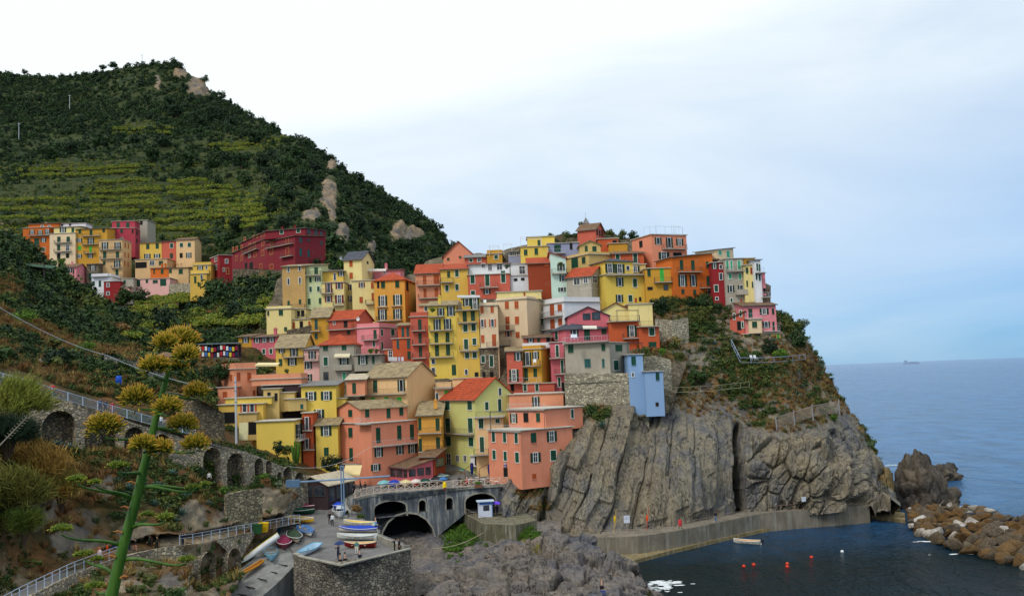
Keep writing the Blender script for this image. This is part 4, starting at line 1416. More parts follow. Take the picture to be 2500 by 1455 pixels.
def hd_disp(V, N, fx, fy):
    low = sstep(-30, 25, fy - hd_line(fx))                  # 1 on the bare rock
    left = sstep(1840, 1780, fx)
    lean = np.interp(fx, [1250, 1450, 1560, 1700, 1800], [0.75, 0.55, 0.42, 0.2, 0.05])
    wob = fbm(V / 7, 3, 61) * 1.1
    s = V[:, 0] - V[:, 2] * lean + wob
    t = V[:, 2] + V[:, 0] * lean
    slab = cellstep(s, 2.6, t, 9.0, 3) * 0.75 + cellstep(s + 0.9, 1.1, t, 5.0, 9) * 0.28 + cellstep(s, 5.5, t, 30, 5) * 0.7
    rough = fbm(V / 1.6, 4, 71) * 0.28
    massive = fbm(np.stack([V[:, 0] - V[:, 2] * 0.5, V[:, 1], V[:, 2] * .6], 1) / 5.5, 5, 81, ridged=True) * 1.5 + fbm(V / 16, 3, 83) * 1.2
    f1, f2, hv = vor(np.stack([(V[:, 0] - V[:, 2] * 0.45) / 3.4, V[:, 1] / 5, (V[:, 2] + V[:, 0] * .3) / 5.5], 1) + wob[:, None] * .12, 3)
    g1, g2, gv = vor(np.stack([(V[:, 0] - V[:, 2] * 0.45) / 1.3, V[:, 1] / 2, V[:, 2] / 2.0], 1) + wob[:, None] * .2, 13)
    massive = massive + hv * 0.9 - (1 - sstep(0.0, 0.10, f2 - f1)) * 0.9 + gv * 0.22 - (1 - sstep(0, .12, g2 - g1)) * .25
    fs = s / 5.5 - np.floor(s / 5.5)
    slab = slab - (1 - sstep(0, .05, np.minimum(fs, 1 - fs))) * 1.1 * (fbm(V / 6, 2, 67) > -.15)
    d = low * (left * (slab + rough) + (1 - left) * massive) + (1 - low) * (fbm(V / 6, 4, 91) * 1.2 + fbm(V / 1.8, 3, 95) * 0.45)
    crev = np.exp(-((fx - 1806 - (fy - 1150) * 0.02) / 9.0) ** 2) * sstep(1020, 1070, fy) * 7.0
    crev += np.exp(-((fx - 1325 - (1250 - fy) * 0.2) / 8) ** 2) * sstep(1150, 1190, fy) * 3
    V = V + N * d[:, None]
    V[:, 1] += crev
    return V


def hd_veg(V, fx, fy):
    v = sstep(25, -35, fy - hd_line(fx))
    v = v * (0.52 + 0.42 * fbm(V / 9, 3, 101))
    return np.maximum(v, 0.75 * blobs(fx, fy, [(1290, 1200, 50, 25), (1320, 1240, 40, 16), (1460, 1010, 40, 30)]) )


hd_mat = rock_mat('cliff_rock', (98, 99, 104), (138, 130, 113), (30, 27, 24), (1.0, 1.0, 0.22), (0, math.radians(22), 0), ((124, 92, 56), (66, 74, 32)), 0.55, warm=0.55)
head = sheet('headland_cliff', 1225, 2175, 520, HD_TOP, HD_BOT, 330, hd_d, hd_mat, hd_disp, back=(8, 5, 2.0), attrs={'veg': hd_veg}, power=1.0)

# --- rocks round the mouth of the stream
FR_TOP = [(985, 1500), (1050, 1480), (1100, 1440), (1130, 1405), (1180, 1365), (1240, 1335), (1300, 1312), (1335, 1288), (1350, 1278), (1368, 1288), (1400, 1300), (1440, 1312), (1470, 1335), (1500, 1352), (1540, 1372), (1568, 1398), (1590, 1432), (1604, 1470), (1625, 1530)]
FR_C = [(1350, 1278, 134), (1240, 1335, 130), (1130, 1405, 122), (1440, 1312, 132), (1540, 1372, 127), (1590, 1432, 119), (1625, 1530, 108), (1350, 1380, 120), (1450, 1400, 117), (1250, 1420, 114), (1350, 1455, 110), (1500, 1455, 110), (1150, 1455, 112),
        (985, 1500, 110), (1000, 1650, 95), (1300, 1600, 96), (1600, 1650, 97)]
fr_d = tps(FR_C)


def fr_disp(V, N, fx, fy):
    wob = fbm(V / 3, 3, 111)[:, None] * 0.3
    f1, f2, hv = vor(V / np.array([3.6, 3.6, 2.6]) + wob, 5)
    g1, g2, gv = vor(V / 1.3 + wob, 25)
    d = fbm(V / 8, 3, 113) * 2.0 + hv * 0.8 - (1 - sstep(0, .12, f2 - f1)) * 0.9 + gv * .18 - (1 - sstep(0, .15, g2 - g1)) * .2 + fbm(V / 1.2, 3, 117) * 0.22
    return V + N * d[:, None]


fr_mat = rock_mat('shore_rock', (84, 87, 98), (122, 114, 108), (34, 32, 34), (1, 1, 1), (0, 0, 0), ((120, 110, 60), (70, 86, 30)), 0.4, wet=True, warm=0.4)
frock = sheet('foreshore_rock', 985, 1625, 330, FR_TOP, [(985, 1680), (1625, 1680)], 190, fr_d, fr_mat, fr_disp, back=(8, 2.2, 1.2), attrs={'veg': lambda V, fx, fy: 0.7 * blobs(fx, fy, [(1240, 1372, 22, 12), (1310, 1330, 20, 10), (1590, 1440, 12, 10)])})
# stream bed between quay wall and bridge
SB_C = [(960, 1300, 163), (1060, 1290, 166), (1180, 1290, 158), (1300, 1290, 150), (960, 1380, 146), (1060, 1370, 146), (1180, 1350, 146), (1300, 1320, 145), (960, 1440, 131), (1060, 1425, 134), (1150, 1400, 135), (1250, 1370, 133), (1360, 1330, 137), (1360, 1290, 148)]
sb_d = tps(SB_C)
sbed = sheet('stream_rock', 940, 1370, 190, [(940, 1285), (1370, 1285)], [(940, 1475), (1130, 1440), (1250, 1400), (1370, 1345)], 110, sb_d, fr_mat,
             lambda V, N, fx, fy: V + N * (fbm(np.stack([V[:, 0] * .5 + V[:, 2] * .8, V[:, 1] * .4, V[:, 2] * .3 - V[:, 0] * .2], 1), 4, 121, ridged=True) * 0.55 + fbm(V / 5, 3, 125) * 0.8)[:, None],
             back=(3, 3, 0.2), attrs={'veg': lambda V, fx, fy: 0.72 * blobs(fx, fy, [(1130, 1310, 50, 22), (1280, 1310, 40, 14), (1100, 1345, 30, 12)])})

# ---------------------------------------------------------------- sea
t = NT('sea_water')
g1 = t.noise(t.geo((1, 0.6, 1)), 0.3, 7, 0.62)
g2 = t.noise(t.geo((1, 0.6, 1)), 1.5, 4, 0.6)
g3 = t.noise(t.geo((0.6, 0.14, 1), (0, 0, 0.12)), 0.012, 6, 0.65)
g4 = t.noise(t.geo((1, 0.5, 1), (0, 0, 0.1)), 0.09, 5, 0.7)
t.bump(t.math('ADD', t.math('ADD', t.math('MULTIPLY', g1, 1.8), t.math('MULTIPLY', g2, 0.6)), t.math('MULTIPLY', g4, 5.0)), 1.0, 1.1)
deep = t.mix(t.ramp(g3, [(0.35, 0.0), (0.65, 1.0)]), (0.016, 0.088, 0.225), (0.046, 0.158, 0.345))
deep = t.mix(1.0, deep, t.ramp(g4, [(0.35, 0.62), (0.5, 1.0), (0.65, 1.25)]), 'MULTIPLY')
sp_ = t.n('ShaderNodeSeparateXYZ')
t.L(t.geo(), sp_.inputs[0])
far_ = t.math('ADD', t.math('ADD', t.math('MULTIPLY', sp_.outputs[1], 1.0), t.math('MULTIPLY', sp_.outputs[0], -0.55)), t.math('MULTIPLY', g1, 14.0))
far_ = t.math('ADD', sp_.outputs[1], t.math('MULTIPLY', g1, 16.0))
basin_blend = t.math('MULTIPLY', t.math('SUBTRACT', far_, 150.0), 1 / 60)
col = t.mix(t.ramp(basin_blend, [(0.0, 0.0), (1.0, 1.0)]), (0.0015, 0.013, 0.018), deep)      # basin: shallow tint plus dark cliff reflection painted in -> open water
t.b.inputs['IOR'].default_value = 1.33
t.L(t.ramp(basin_blend, [(0.0, 0.14), (1.0, 0.24)]), t.b.inputs['Specular IOR Level'])
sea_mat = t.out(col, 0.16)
t.L(t.ramp(g3, [(0.3, 0.10), (0.7, 0.30)]), t.b.inputs['Roughness'])
R = 45000
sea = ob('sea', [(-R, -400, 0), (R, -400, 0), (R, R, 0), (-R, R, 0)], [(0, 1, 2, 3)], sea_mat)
tag(sea, kind='structure')
# ---------------------------------------------------------------- walls, quays and paths
from mathutils.geometry import delaunay_2d_cdt


def wall_path(pts):
    """pts: (px, py_top, Y, z_bottom) -> plan polyline with top and bottom heights"""
    P = [at(p[0], p[1], p[2]) for p in pts]
    xy = np.array([p[:2] for p in P])
    u = np.concatenate([[0], np.cumsum(np.linalg.norm(np.diff(xy, axis=0), axis=1))])
    return dict(xy=xy, u=u, zt=np.array([p[2] for p in P]), zb=np.array([p[3] for p in pts], float))


def wp_hit(w, px, py):
    d = ray(px, py)
    best = None
    n = len(w['xy'])
    for i in range(n - 1):
        a_, b_ = w['xy'][i], w['xy'][i + 1]
        e = b_ - a_
        M_ = np.array([[d[0], -e[0]], [d[1], -e[1]]])
        try:
            s, k = np.linalg.solve(M_, a_)
        except np.linalg.LinAlgError:
            continue
        c = 0 if 0 <= k <= 1 else min(abs(k), abs(k - 1))
        if best is None or c < best[0]:
            best = (c, w['u'][i] + k * np.linalg.norm(e), 28 + d[2] * s)
    return best[1], best[2]


def arch_wall(name, w, holes, mat, parent=None, reveal=1.6, back_mat=None, thick=1.0, rim=None):
    u, zt, zb = w['u'], w['zt'], w['zb']
    uu = np.unique(np.concatenate([u, np.linspace(u[0], u[-1], max(2, int((u[-1] - u[0]) / 3)))]))
    T = np.interp(uu, u, zt)
    B_ = np.interp(uu, u, zb)
    loop = [(a_, z) for a_, z in zip(uu, B_)] + [(a_, z) for a_, z in zip(uu[::-1], T[::-1])]
    V2 = [Vector(p) for p in loop]
    Fc = [list(range(len(loop)))]
    hl = []
    for hh in holes:
        x0, x1, yt, yb = hh[:4]
        sq = len(hh) > 4
        ua, za = wp_hit(w, x0, yb)
        ub, zb_ = wp_hit(w, x1, yb)
        zc = max(wp_hit(w, x0, yt)[1], wp_hit(w, x1, yt)[1])
        z0 = min(za, zb_)
        r = (ub - ua) / 2
        rise = min(r, (zc - z0) * 0.9) if not sq else min(r, hh[4])
        pts = [(ua, z0), (ub, z0)]
        for k in range(0, 9):
            th = math.pi * k / 8
            pts.append(((ua + ub) / 2 + r * math.cos(th), zc - rise + rise * math.sin(th)))
        k0 = len(V2)
        V2 += [Vector(p) for p in pts]
        Fc.append(list(range(k0, k0 + len(pts))))
        hl.append(pts)
    r = delaunay_2d_cdt(V2, [], Fc, 4, 1e-5)
    V, F = r[0], r[2]

    def pos(a_, z, dd=0.0):
        x = np.interp(a_, u, w['xy'][:, 0])
        y = np.interp(a_, u, w['xy'][:, 1])
        e = 0.05
        tx = np.interp(a_ + e, u, w['xy'][:, 0]) - np.interp(a_ - e, u, w['xy'][:, 0])
        ty = np.interp(a_ + e, u, w['xy'][:, 1]) - np.interp(a_ - e, u, w['xy'][:, 1])
        L = math.hypot(tx, ty) or 1
        return (x - ty / L * dd, y + tx / L * dd, z)
    m = MB()
    # drop triangles that ended up inside a hole
    def inside(p, poly):
        c = False
        for i in range(len(poly)):
            a_, b_ = poly[i], poly[i - 1]
            if (a_[1] > p[1]) != (b_[1] > p[1]) and p[0] < (b_[0] - a_[0]) * (p[1] - a_[1]) / (b_[1] - a_[1]) + a_[0]:
                c = not c
        return c
    F2 = []
    for f in F:
        c = [sum(V[i][k] for i in f) / len(f) for k in (0, 1)]
        if not any(inside(c, h_) for h_ in hl):
            F2.append(tuple(f))
    m.add([pos(v[0], v[1]) for v in V], F2)
    # cap and ends
    k = [pos(a_, z) for a_, z in zip(uu, T)] + [pos(a_, z, thick) for a_, z in zip(uu, T)]
    n = len(uu)
    m.add(k, [(i, i + 1, n + i + 1, n + i) for i in range(n - 1)])
    for i in (0, -1):
        m.add([pos(uu[i], B_[i]), pos(uu[i], T[i]), pos(uu[i], T[i], thick), pos(uu[i], B_[i], thick)], [(0, 1, 2, 3)])
    for pts in hl:
        q = [pos(a_, z) for a_, z in pts] + [pos(a_, z, reveal) for a_, z in pts]
        n = len(pts)
        m.add(q, [(i, (i + 1) % n, n + (i + 1) % n, n + i) for i in range(n)])
    o = m.ob(name, mat, parent)
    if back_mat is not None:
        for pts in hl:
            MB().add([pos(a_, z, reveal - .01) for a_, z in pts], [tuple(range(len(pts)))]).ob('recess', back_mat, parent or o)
    if rim is not None:
        for pts in hl:
            q = []
            arc = pts[1:] + [pts[0]]
            cx = (pts[0][0] + pts[1][0]) / 2
            cz = pts[0][1]
            rr = MB()
            n = len(arc)
            outp = []
            for (a_, z) in arc:
                dx, dz = a_ - cx, z - cz
                L = math.hypot(dx, dz) or 1
                outp.append((a_ + dx / L * .28, z + dz / L * .28))
            rr.add([pos(a_, z, -.06) for a_, z in arc] + [pos(a_, z, -.06) for a_, z in outp] + [pos(a_, z, .02) for a_, z in outp],
                   [(i, i + 1, n + i + 1, n + i) for i in range(n - 1)] + [(n + i, n + i + 1, 2 * n + i + 1, 2 * n + i) for i in range(n - 1)])
            rr.ob('arch_rim', rim, parent or o)
    o_pos = pos
    w['pos'] = pos
    return o


def ribbon(name, rows, mat, kind='structure', thick=0.0, skirt=None):
    """rows: (left point, right point) world points; solid strip with an optional skirt down to a height"""
    V, F = [], []
    for a_, b_ in rows:
        V += [tuple(a_), tuple(b_)]
    n = len(rows)
    F = [(2 * i, 2 * i + 1, 2 * i + 3, 2 * i + 2) for i in range(n - 1)]
    if skirt is not None:
        k = len(V)
        V += [(v[0], v[1], skirt) for v in V]
        for i in range(n - 1):
            F += [(2 * i + 1, k + 2 * i + 1, k + 2 * i + 3, 2 * i + 3), (2 * i, 2 * i + 2, k + 2 * i + 2, k + 2 * i)]
        F += [(0, k, k + 1, 1), (2 * n - 2, 2 * n - 1, k + 2 * n - 1, k + 2 * n - 2)]
    o = ob(name, V, F, mat)
    if kind:
        tag(o, kind=kind)
    return o


def concrete(name, c, sc=0.5, streak=0.35):
    k = ('cc', name)
    if k not in _MC:
        t = NT(name)
        a_ = t.noise(t.geo(), sc, 6, 0.65)
        b_ = t.noise(t.geo((1.5, 1.5, 0.12)), 1.2, 5, 0.7)
        f_ = t.noise(t.geo(), 5, 4, 0.6)
        col = t.mix(1.0, lin(c), t.ramp(a_, [(0.3, 0.6), (0.7, 1.2)]), 'MULTIPLY')
        col = t.mix(t.math('MULTIPLY', t.ramp(b_, [(0.5, 0.0), (0.66, 1.0)]), streak), col, lin((186, 184, 176)))
        col = t.mix(t.math('MULTIPLY', t.ramp(b_, [(0.28, 1.0), (0.44, 0.0)]), streak * 1.6), col, lin((44, 46, 48)))
        t.bump(f_, 0.4, 0.08)
        _MC[k] = t.out(col, 0.9)
    return _MC[k]


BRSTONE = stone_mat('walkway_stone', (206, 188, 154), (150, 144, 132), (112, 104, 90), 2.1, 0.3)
DKSTONE = stone_mat('dark_stone', (150, 134, 106), (108, 100, 88), (66, 60, 52), 2.1)  # darker stone: paints shade in the arch backs, plain tone on open walls
QSTONE = stone_mat('quay_stone', (168, 158, 140), (122, 116, 108), (80, 74, 66), 2.2)
BASTION = stone_mat('bastion_stone', (214, 202, 172), (166, 156, 136), (136, 128, 110), 2.4, 0.3)
ASPH = concrete('worn_paving', (112, 110, 110), 0.4, 0.12)
CONC = concrete('pale_concrete', (150, 146, 134), 0.5, 0.3)
BRIDGE = concrete('stained_bridge_plaster', (92, 98, 104), 0.5, 0.6)


def Z(px, py, z):
    return on_z(px, py, z)


# --- boat square, ramp and quay
sq = []
for y, xl, xr, z in [(1335, 640, 990, 6.62), (1300, 685, 925, 7.3), (1260, 690, 880, 8.2), (1236, 690, 858, 8.9), (1214, 700, 868, 9.9)]:
    sq.append((Z(xl, y, z), Z(xr, y, z)))
ribbon('boat_square', sq, ASPH, skirt=-1)
sq = []
for y, xl, xr, z in [(1214, 700, 868, 9.905), (1205, 720, 940, 10.25), (1196, 740, 1060, 10.3), (1186, 750, 1190, 10.33), (1181, 760, 1250, 10.35), (1160, 780, 1300, 11.0), (1130, 800, 1320, 12.6)]:
    sq.append((Z(xl, y, z), Z(xr, y, z)))
ribbon('upper_square', sq, ASPH)
rp = []
for y, xl, xr, z in [(1640, 330, 560, -1.2), (1455, 490, 640, 3.2), (1420, 545, 680, 4.3), (1385, 590, 714, 5.4), (1362, 620, 745, 6.15), (1336, 640, 780, 6.64)]:
    rp.append((Z(xl, y, z), Z(xr, y, z)))
ribbon('boat_ramp', rp, concrete('ramp_concrete', (126, 126, 124), 0.4, 0.2), skirt=-2)
q_pts = [(735, 1367), (832, 1388), (1002, 1347), (985, 1325), (918, 1298), (700, 1330)]
qd = [Z(x, y, 6.66) for x, y in q_pts]
tag(ob('quay', qd, [tuple(range(len(qd)))], ASPH), kind='structure')
# drain slots across the ramp
for k, (x0, y0, x1, y1, z) in enumerate([(675, 1377, 701, 1380, 5.62), (648, 1393, 676, 1398, 5.05), (622, 1410, 650, 1416, 4.55), (594, 1429, 622, 1436, 3.95), (570, 1448, 602, 1453, 3.35)]):
    a_, b_ = Z(x0, y0, z), Z(x1, y1, z)
    o = MB().bar(tuple(a_), tuple(b_), 0.09, 4).ob('drain_slot', plain((60, 56, 54), 0.9))
    tag(o, ['uppermost', 'second', 'middle', 'fourth', 'lowest'][k] + ' dark drain slot across the boat ramp', 'drain', 'drain slots across the ramp')
# quay wall with a low coping
qw = wall_path([(1003, 1341, zY(1003, 1341, 7.1), -2), (832, 1382, zY(832, 1382, 7.1), -2), (733, 1361, zY(733, 1361, 7.1), -2), (716, 1352, zY(716, 1352, 7.1), 3)][::-1])
qo = arch_wall('quay_wall', qw, [], QSTONE, thick=0.45)
tag(qo, 'rubble stone quay wall with pale coping below the boat square', 'wall')
pp = qw['pos']
cop = MB()
us = np.linspace(qw['u'][0], qw['u'][-1], 24)
for a_, b_ in zip(us[:-1], us[1:]):
    za, zb_ = np.interp(a_, qw['u'], qw['zt']) + .02, np.interp(b_, qw['u'], qw['zt']) + .02
    cop.add([pp(a_, za, -.1), pp(b_, zb_, -.1), pp(b_, zb_, .5), pp(a_, za, .5), pp(a_, za + .14, -.1), pp(b_, zb_ + .14, -.1), pp(b_, zb_ + .14, .5), pp(a_, za + .14, .5)],
            [(0, 1, 5, 4), (2, 3, 7, 6), (4, 5, 6, 7)])
cop.ob('coping', CONC, qo)
# return wall to the right and kerb wall up to the bridge
def low_wall(label, pts, hgt, th, mat, name='low_wall'):
    m = MB()
    for a_, b_ in zip(pts[:-1], pts[1:]):
        a_, b_ = Vector(a_), Vector(b_)
        e = (b_ - a_)
        nrm = Vector((-e.y, e.x, 0)).normalized() * th
        V = [a_, b_, b_ + nrm, a_ + nrm]
        V += [v + Vector((0, 0, hgt)) for v in V]
        m.add([tuple(v) for v in V], [(0, 1, 5, 4), (1, 2, 6, 5), (2, 3, 7, 6), (3, 0, 4, 7), (4, 5, 6, 7)])
    o = m.ob(name, mat)
    return tag(o, label, 'wall')


low_wall('pale concrete wall beside the red rowing boat', [Z(918, 1322, 6.6), Z(985, 1352, 6.6), Z(1001, 1349, 6.6)], 0.95, .3, CONC)
low_wall('pale kerb wall curving up from the boats to the bridge', [Z(858, 1262, 8.0), Z(846, 1240, 8.6), Z(848, 1226, 9.2), Z(866, 1215, 9.9), Z(880, 1208, 10.2)], 0.7, .3, CONC)

# --- bridge under the square
bw = wall_path([(866, 1217, zY(866, 1217, 10.0), -2), (905, 1207, zY(905, 1207, 10.2), -2), (960, 1201, zY(960, 1201, 10.25), -2), (1060, 1194, zY(1060, 1194, 10.3), -2), (1180, 1186, zY(1180, 1186, 10.3), -2),
                (1240, 1182, zY(1240, 1182, 10.3), -2), (1262, 1192, zY(1262, 1192, 9.8) + 3, -2)])
br = empty('bridge', (*bw['xy'][3], 0))
tag(br, 'stained grey bridge with arched openings under the railed square', 'bridge')
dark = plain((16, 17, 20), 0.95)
inv_br = bpy_mats[br.name].inverted()
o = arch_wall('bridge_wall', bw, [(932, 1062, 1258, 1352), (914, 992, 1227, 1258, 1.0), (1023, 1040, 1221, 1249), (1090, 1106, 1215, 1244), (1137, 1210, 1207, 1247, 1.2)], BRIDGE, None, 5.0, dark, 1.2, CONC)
for c in [o] + list(o.children):
    c.parent = br
    c.matrix_parent_inverse = inv_br
lip = MB()
pp = bw['pos']
us = np.linspace(bw['u'][0], bw['u'][-1], 40)
for a_, b_ in zip(us[:-1], us[1:]):
    za, zb_ = np.interp(a_, bw['u'], bw['zt']), np.interp(b_, bw['u'], bw['zt'])
    lip.add([pp(a_, za - .3, -.18), pp(b_, zb_ - .3, -.18), pp(b_, zb_ + .06, -.18), pp(a_, za + .06, -.18), pp(b_, zb_ + .06, .3), pp(a_, za + .06, .3), pp(a_, za - .3, -.002), pp(b_, zb_ - .3, -.002)],
            [(0, 1, 2, 3), (3, 2, 4, 5), (6, 7, 1, 0)])
c = lip.ob('ledge', CONC, br)
c.matrix_parent_inverse = inv_br
# criss-cross railing
RAILC = plain((214, 190, 172), 0.6)
fr_ = empty('railing', (*bw['xy'][3], 10.3))
tag(fr_, 'pale pink criss-cross wooden railing along the bridge edge', 'railing')
invf = bpy_mats[fr_.name].inverted()
np_ = 20
us = np.linspace(bw['u'][0] + .2, bw['u'][5], np_ + 1)
for i, a_ in enumerate(us):
    z = np.interp(a_, bw['u'], bw['zt']) + .06
    p = Vector(pp(a_, z, .1))
    c = MB().box(-.06, .06, -.06, .06, 0, 1.15).ob('post', RAILC, fr_)
    c.matrix_local = invf @ Matrix.Translation(p)
    if i < np_:
        b_ = us[i + 1]
        q = Vector(pp(b_, np.interp(b_, bw['u'], bw['zt']) + .06, .1))
        up = Vector((0, 0, 1))
        for nm, (s, e) in (('top_rail', (p + up * 1.1, q + up * 1.1)), ('cross_brace', (p + up * .12, q + up * 1.02)), ('cross_brace', (p + up * 1.02, q + up * .12)), ('bottom_rail', (p + up * .1, q + up * .1))):
            c = MB().bar(s, e, .06 if 'rail' in nm else .04).ob(nm, RAILC, fr_)
            c.matrix_local = invf

# --- kiosk platform with railing, right of the bridge
pf = [Z(1128, 1252, 6.2), Z(1180, 1278, 6.2), Z(1258, 1282, 6.2), Z(1310, 1270, 6.2), Z(1260, 1235, 6.2), Z(1130, 1238, 6.2)]
V = [tuple(p) for p in pf] + [(p[0], p[1], -1) for p in pf]
n = len(pf)
tag(ob('kiosk_platform', V, [tuple(range(n))] + [(i, n + i, n + (i + 1) % n, (i + 1) % n) for i in range(n)], concrete('mossy_concrete', (104, 100, 78), 0.6, 0.4)), kind='structure')
ro = MB()
railing(ro, [tuple(p) for p in pf[:4]], 1.0, 1.4, .02, .025)
tag(ro.ob('platform_railing', plain((170, 150, 130), .6)), 'thin rusty railing round the kiosk platform', 'railing')

# --- harbour walk below the cliff
hw = []
for x, y in [(1225, 1292), (1300, 1298), (1400, 1308), (1480, 1312), (1560, 1309), (1650, 1296), (1769, 1272), (1856, 1254), (1942, 1246), (2050, 1238), (2122, 1232)]:
    p = Z(x, y, 3.1)
    q = p.copy()
    d = np.array([p[0], p[1]]) / np.hypot(p[0], p[1])
    q[:2] += d * 7
    hw.append((q, p))
ribbon('harbour_walk', hw, concrete('walk_concrete', (122, 114, 100), 0.35, 0.3), skirt=-1)
lg = []
for x, y in [(1440, 1392), (1536, 1370), (1631, 1345), (1700, 1328), (1769, 1312), (1856, 1293), (1986, 1270), (2060, 1263), (2120, 1258), (2210, 1269)]:
    p = Z(x, y, 0.55)
    q = p.copy()
    d = np.array([p[0], p[1]]) / np.hypot(p[0], p[1])
    q[:2] += d * 9
    lg.append((q, p))
ribbon('harbour_ledge', lg, concrete('algae_concrete', (128, 112, 74), 0.5, 0.4), skirt=-1.5)
rl = MB()
railing(rl, [tuple(b_ + np.array([0, 0.25, 0.02])) for a_, b_ in hw[1:9]], 1.05, 1.5, .02, .025)
tag(rl.ob('walk_railing', plain((168, 140, 122), .6)), 'thin rusty railing along the harbour walk under the cliff', 'railing')

# --- upper walkway arcade on the left
uw = wall_path([(-160, 890, 118, 20), (60, 948, 123, 17), (180, 984, 126, 15.5), (270, 1010, 129, 14.5), (400, 1046, 133, 14), (480, 1064, 136, 11), (600, 1102, 143, 9.5), (700, 1142, 150, 8), (782, 1174, 157, 8)])
arc = empty('arcade_wall', (*uw['xy'][3], 14))
tag(arc, 'long rubble stone retaining wall with blind arches under the upper walkway', 'wall')
inva = bpy_mats[arc.name].inverted()
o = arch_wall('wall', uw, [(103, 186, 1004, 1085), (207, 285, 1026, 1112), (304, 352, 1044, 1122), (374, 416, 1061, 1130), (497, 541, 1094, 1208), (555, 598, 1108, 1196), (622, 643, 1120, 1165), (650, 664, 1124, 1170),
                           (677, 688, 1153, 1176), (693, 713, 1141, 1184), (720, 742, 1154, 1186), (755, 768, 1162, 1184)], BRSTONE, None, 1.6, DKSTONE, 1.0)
for c in [o] + list(o.children):
    c.parent = arc
    c.matrix_parent_inverse = inva
pp = uw['pos']
rows = []
for a_ in np.linspace(uw['u'][0], uw['u'][-1], 40):
    z = np.interp(a_, uw['u'], uw['zt']) - 0.02
    rows.append((pp(a_, z, 3.6), pp(a_, z, .9)))
ribbon('upper_walkway', rows, ASPH)
STEEL = plain((176, 190, 212), 0.4)
ur = empty('walkway_railing', pp(uw['u'][1], uw['zt'][1], .3))
tag(ur, 'pale steel railing with thin bars along the upper walkway', 'railing')
invu = bpy_mats[ur.name].inverted()
us = np.linspace(uw['u'][0], np.interp(480, [p for p in (-160, 60, 180, 270, 400, 480)], uw['u'][:6]), 18)
prev = None
bars = MB()
for a_ in us:
    p = Vector(pp(a_, np.interp(a_, uw['u'], uw['zt']), .3))
    c = MB().box(-.05, .05, -.05, .05, 0, 1.2).ob('post', STEEL, ur)
    c.matrix_local = invu @ Matrix.Translation(p)
    if prev is not None:
        c = MB().bar(prev + Vector((0, 0, 1.15)), p + Vector((0, 0, 1.15)), .05).bar(prev + Vector((0, 0, .12)), p + Vector((0, 0, .12)), .03).ob('rail', STEEL, ur)
        c.matrix_local = invu
        for k in range(1, 14):
            q = prev.lerp(p, k / 14)
            bars.bar(q + Vector((0, 0, .12)), q + Vector((0, 0, 1.15)), .012, 3)
    prev = p
c = bars.ob('balusters', STEEL, ur)
c.matrix_local = invu
c['kind'] = 'stuff'

# --- lower path and its wall
LP = [(-60, 1530, 9.8), (60, 1462, 9.8), (180, 1402, 9.8), (300, 1356, 9.8), (400, 1337, 9.7), (480, 1327, 9.5), (600, 1303, 9.0), (735, 1276, 8.0)]
lpw = []
for x, y, z in LP:
    p = Z(x, y, z)
    q = p.copy()
    d = np.array([p[0], p[1]]) / np.hypot(p[0], p[1])
    q[:2] += (d + np.array([-.25, .1])) * 3.4
    lpw.append((q, p))
ribbon('lower_path', lpw, ASPH)
lw = wall_path([(x, y - 1, zY(x, y, z) - .15, zb_) for (x, y, z), zb_ in zip(LP, [4, 4, 5, 5, 4, 2.6, 4.3, 6.5])])
laro = empty('path_wall', (*lw['xy'][5], 5))
tag(laro, 'rubble wall with two dark arches below the lower path', 'wall')
invl = bpy_mats[laro.name].inverted()
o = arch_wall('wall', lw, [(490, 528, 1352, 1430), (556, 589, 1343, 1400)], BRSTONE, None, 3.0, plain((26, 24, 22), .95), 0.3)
for c in [o] + list(o.children):
    c.parent = laro
    c.matrix_parent_inverse = invl
lr = empty('path_railing', pp(uw['u'][1], 10, .3))
tag(lr, 'pale steel post and rail fence along the lower path', 'railing')
invr = bpy_mats[lr.name].inverted()
pp = lw['pos']
prev = None
for k, a_ in enumerate(np.arange(lw['u'][0] + .5, lw['u'][-1], 1.75)):
    z = np.interp(a_, lw['u'], lw['zt']) + .02
    p = Vector(pp(a_, z, .15))
    px_, py_ = proj(p)
    if 300 < px_ < 432:
        prev = None
        continue
    c = MB().box(-.035, .035, -.035, .035, 0, 1.12).ob('post', STEEL, lr)
    c.matrix_local = invr @ Matrix.Translation(p)
    if prev is not None:
        c = MB().bar(prev + Vector((0, 0, 1.1)), p + Vector((0, 0, 1.1)), .035).bar(prev + Vector((0, 0, .75)), p + Vector((0, 0, .75)), .025).ob('rail', STEEL, lr)
        c.matrix_local = invr
    prev = p


# --- freestanding stone retaining walls
def swall(label, pts, mat=BRSTONE, holes=(), thick=.6):
    w = wall_path(pts)
    o = arch_wall('retaining_wall', w, list(holes), mat, None, 1.0, DKSTONE, thick)
    tag(o, label, 'wall')
    return w


swall('squared stone retaining wall between the rock and the boat square', [(553, 1208, 127, 8), (600, 1196, 129, 9), (640, 1194, 131, 9.5)], stone_mat('squared_stone', (172, 160, 128), (130, 120, 100), (84, 78, 64), 1.7))
swall('rubble wall behind the steps above the arcade', [(400, 955, 152, 12), (440, 962, 150, 12), (500, 982, 150, 12), (548, 1010, 153, 12)], stone_mat('bank_stone', (150, 136, 108), (108, 100, 86), (70, 62, 50), 2.3))
swall('grey dry stone wall in the garden above the walkway', [(255, 868, 160, 22), (330, 880, 162, 22), (405, 905, 166, 21)], stone_mat('dry_stone', (164, 162, 148), (118, 116, 108), (70, 68, 60), 2.4))
bw2 = wall_path([(1378, 911, 173.6, 17), (1470, 911, 173.4, 17), (1545, 911, 173.2, 17), (1579, 916, 172.9, 17)])
o = arch_wall('bastion', bw2, [], BASTION, None, 1, None, 3)
tag(o, 'pale rubble bastion carrying the grey stucco house', 'wall')
pp = bw2['pos']
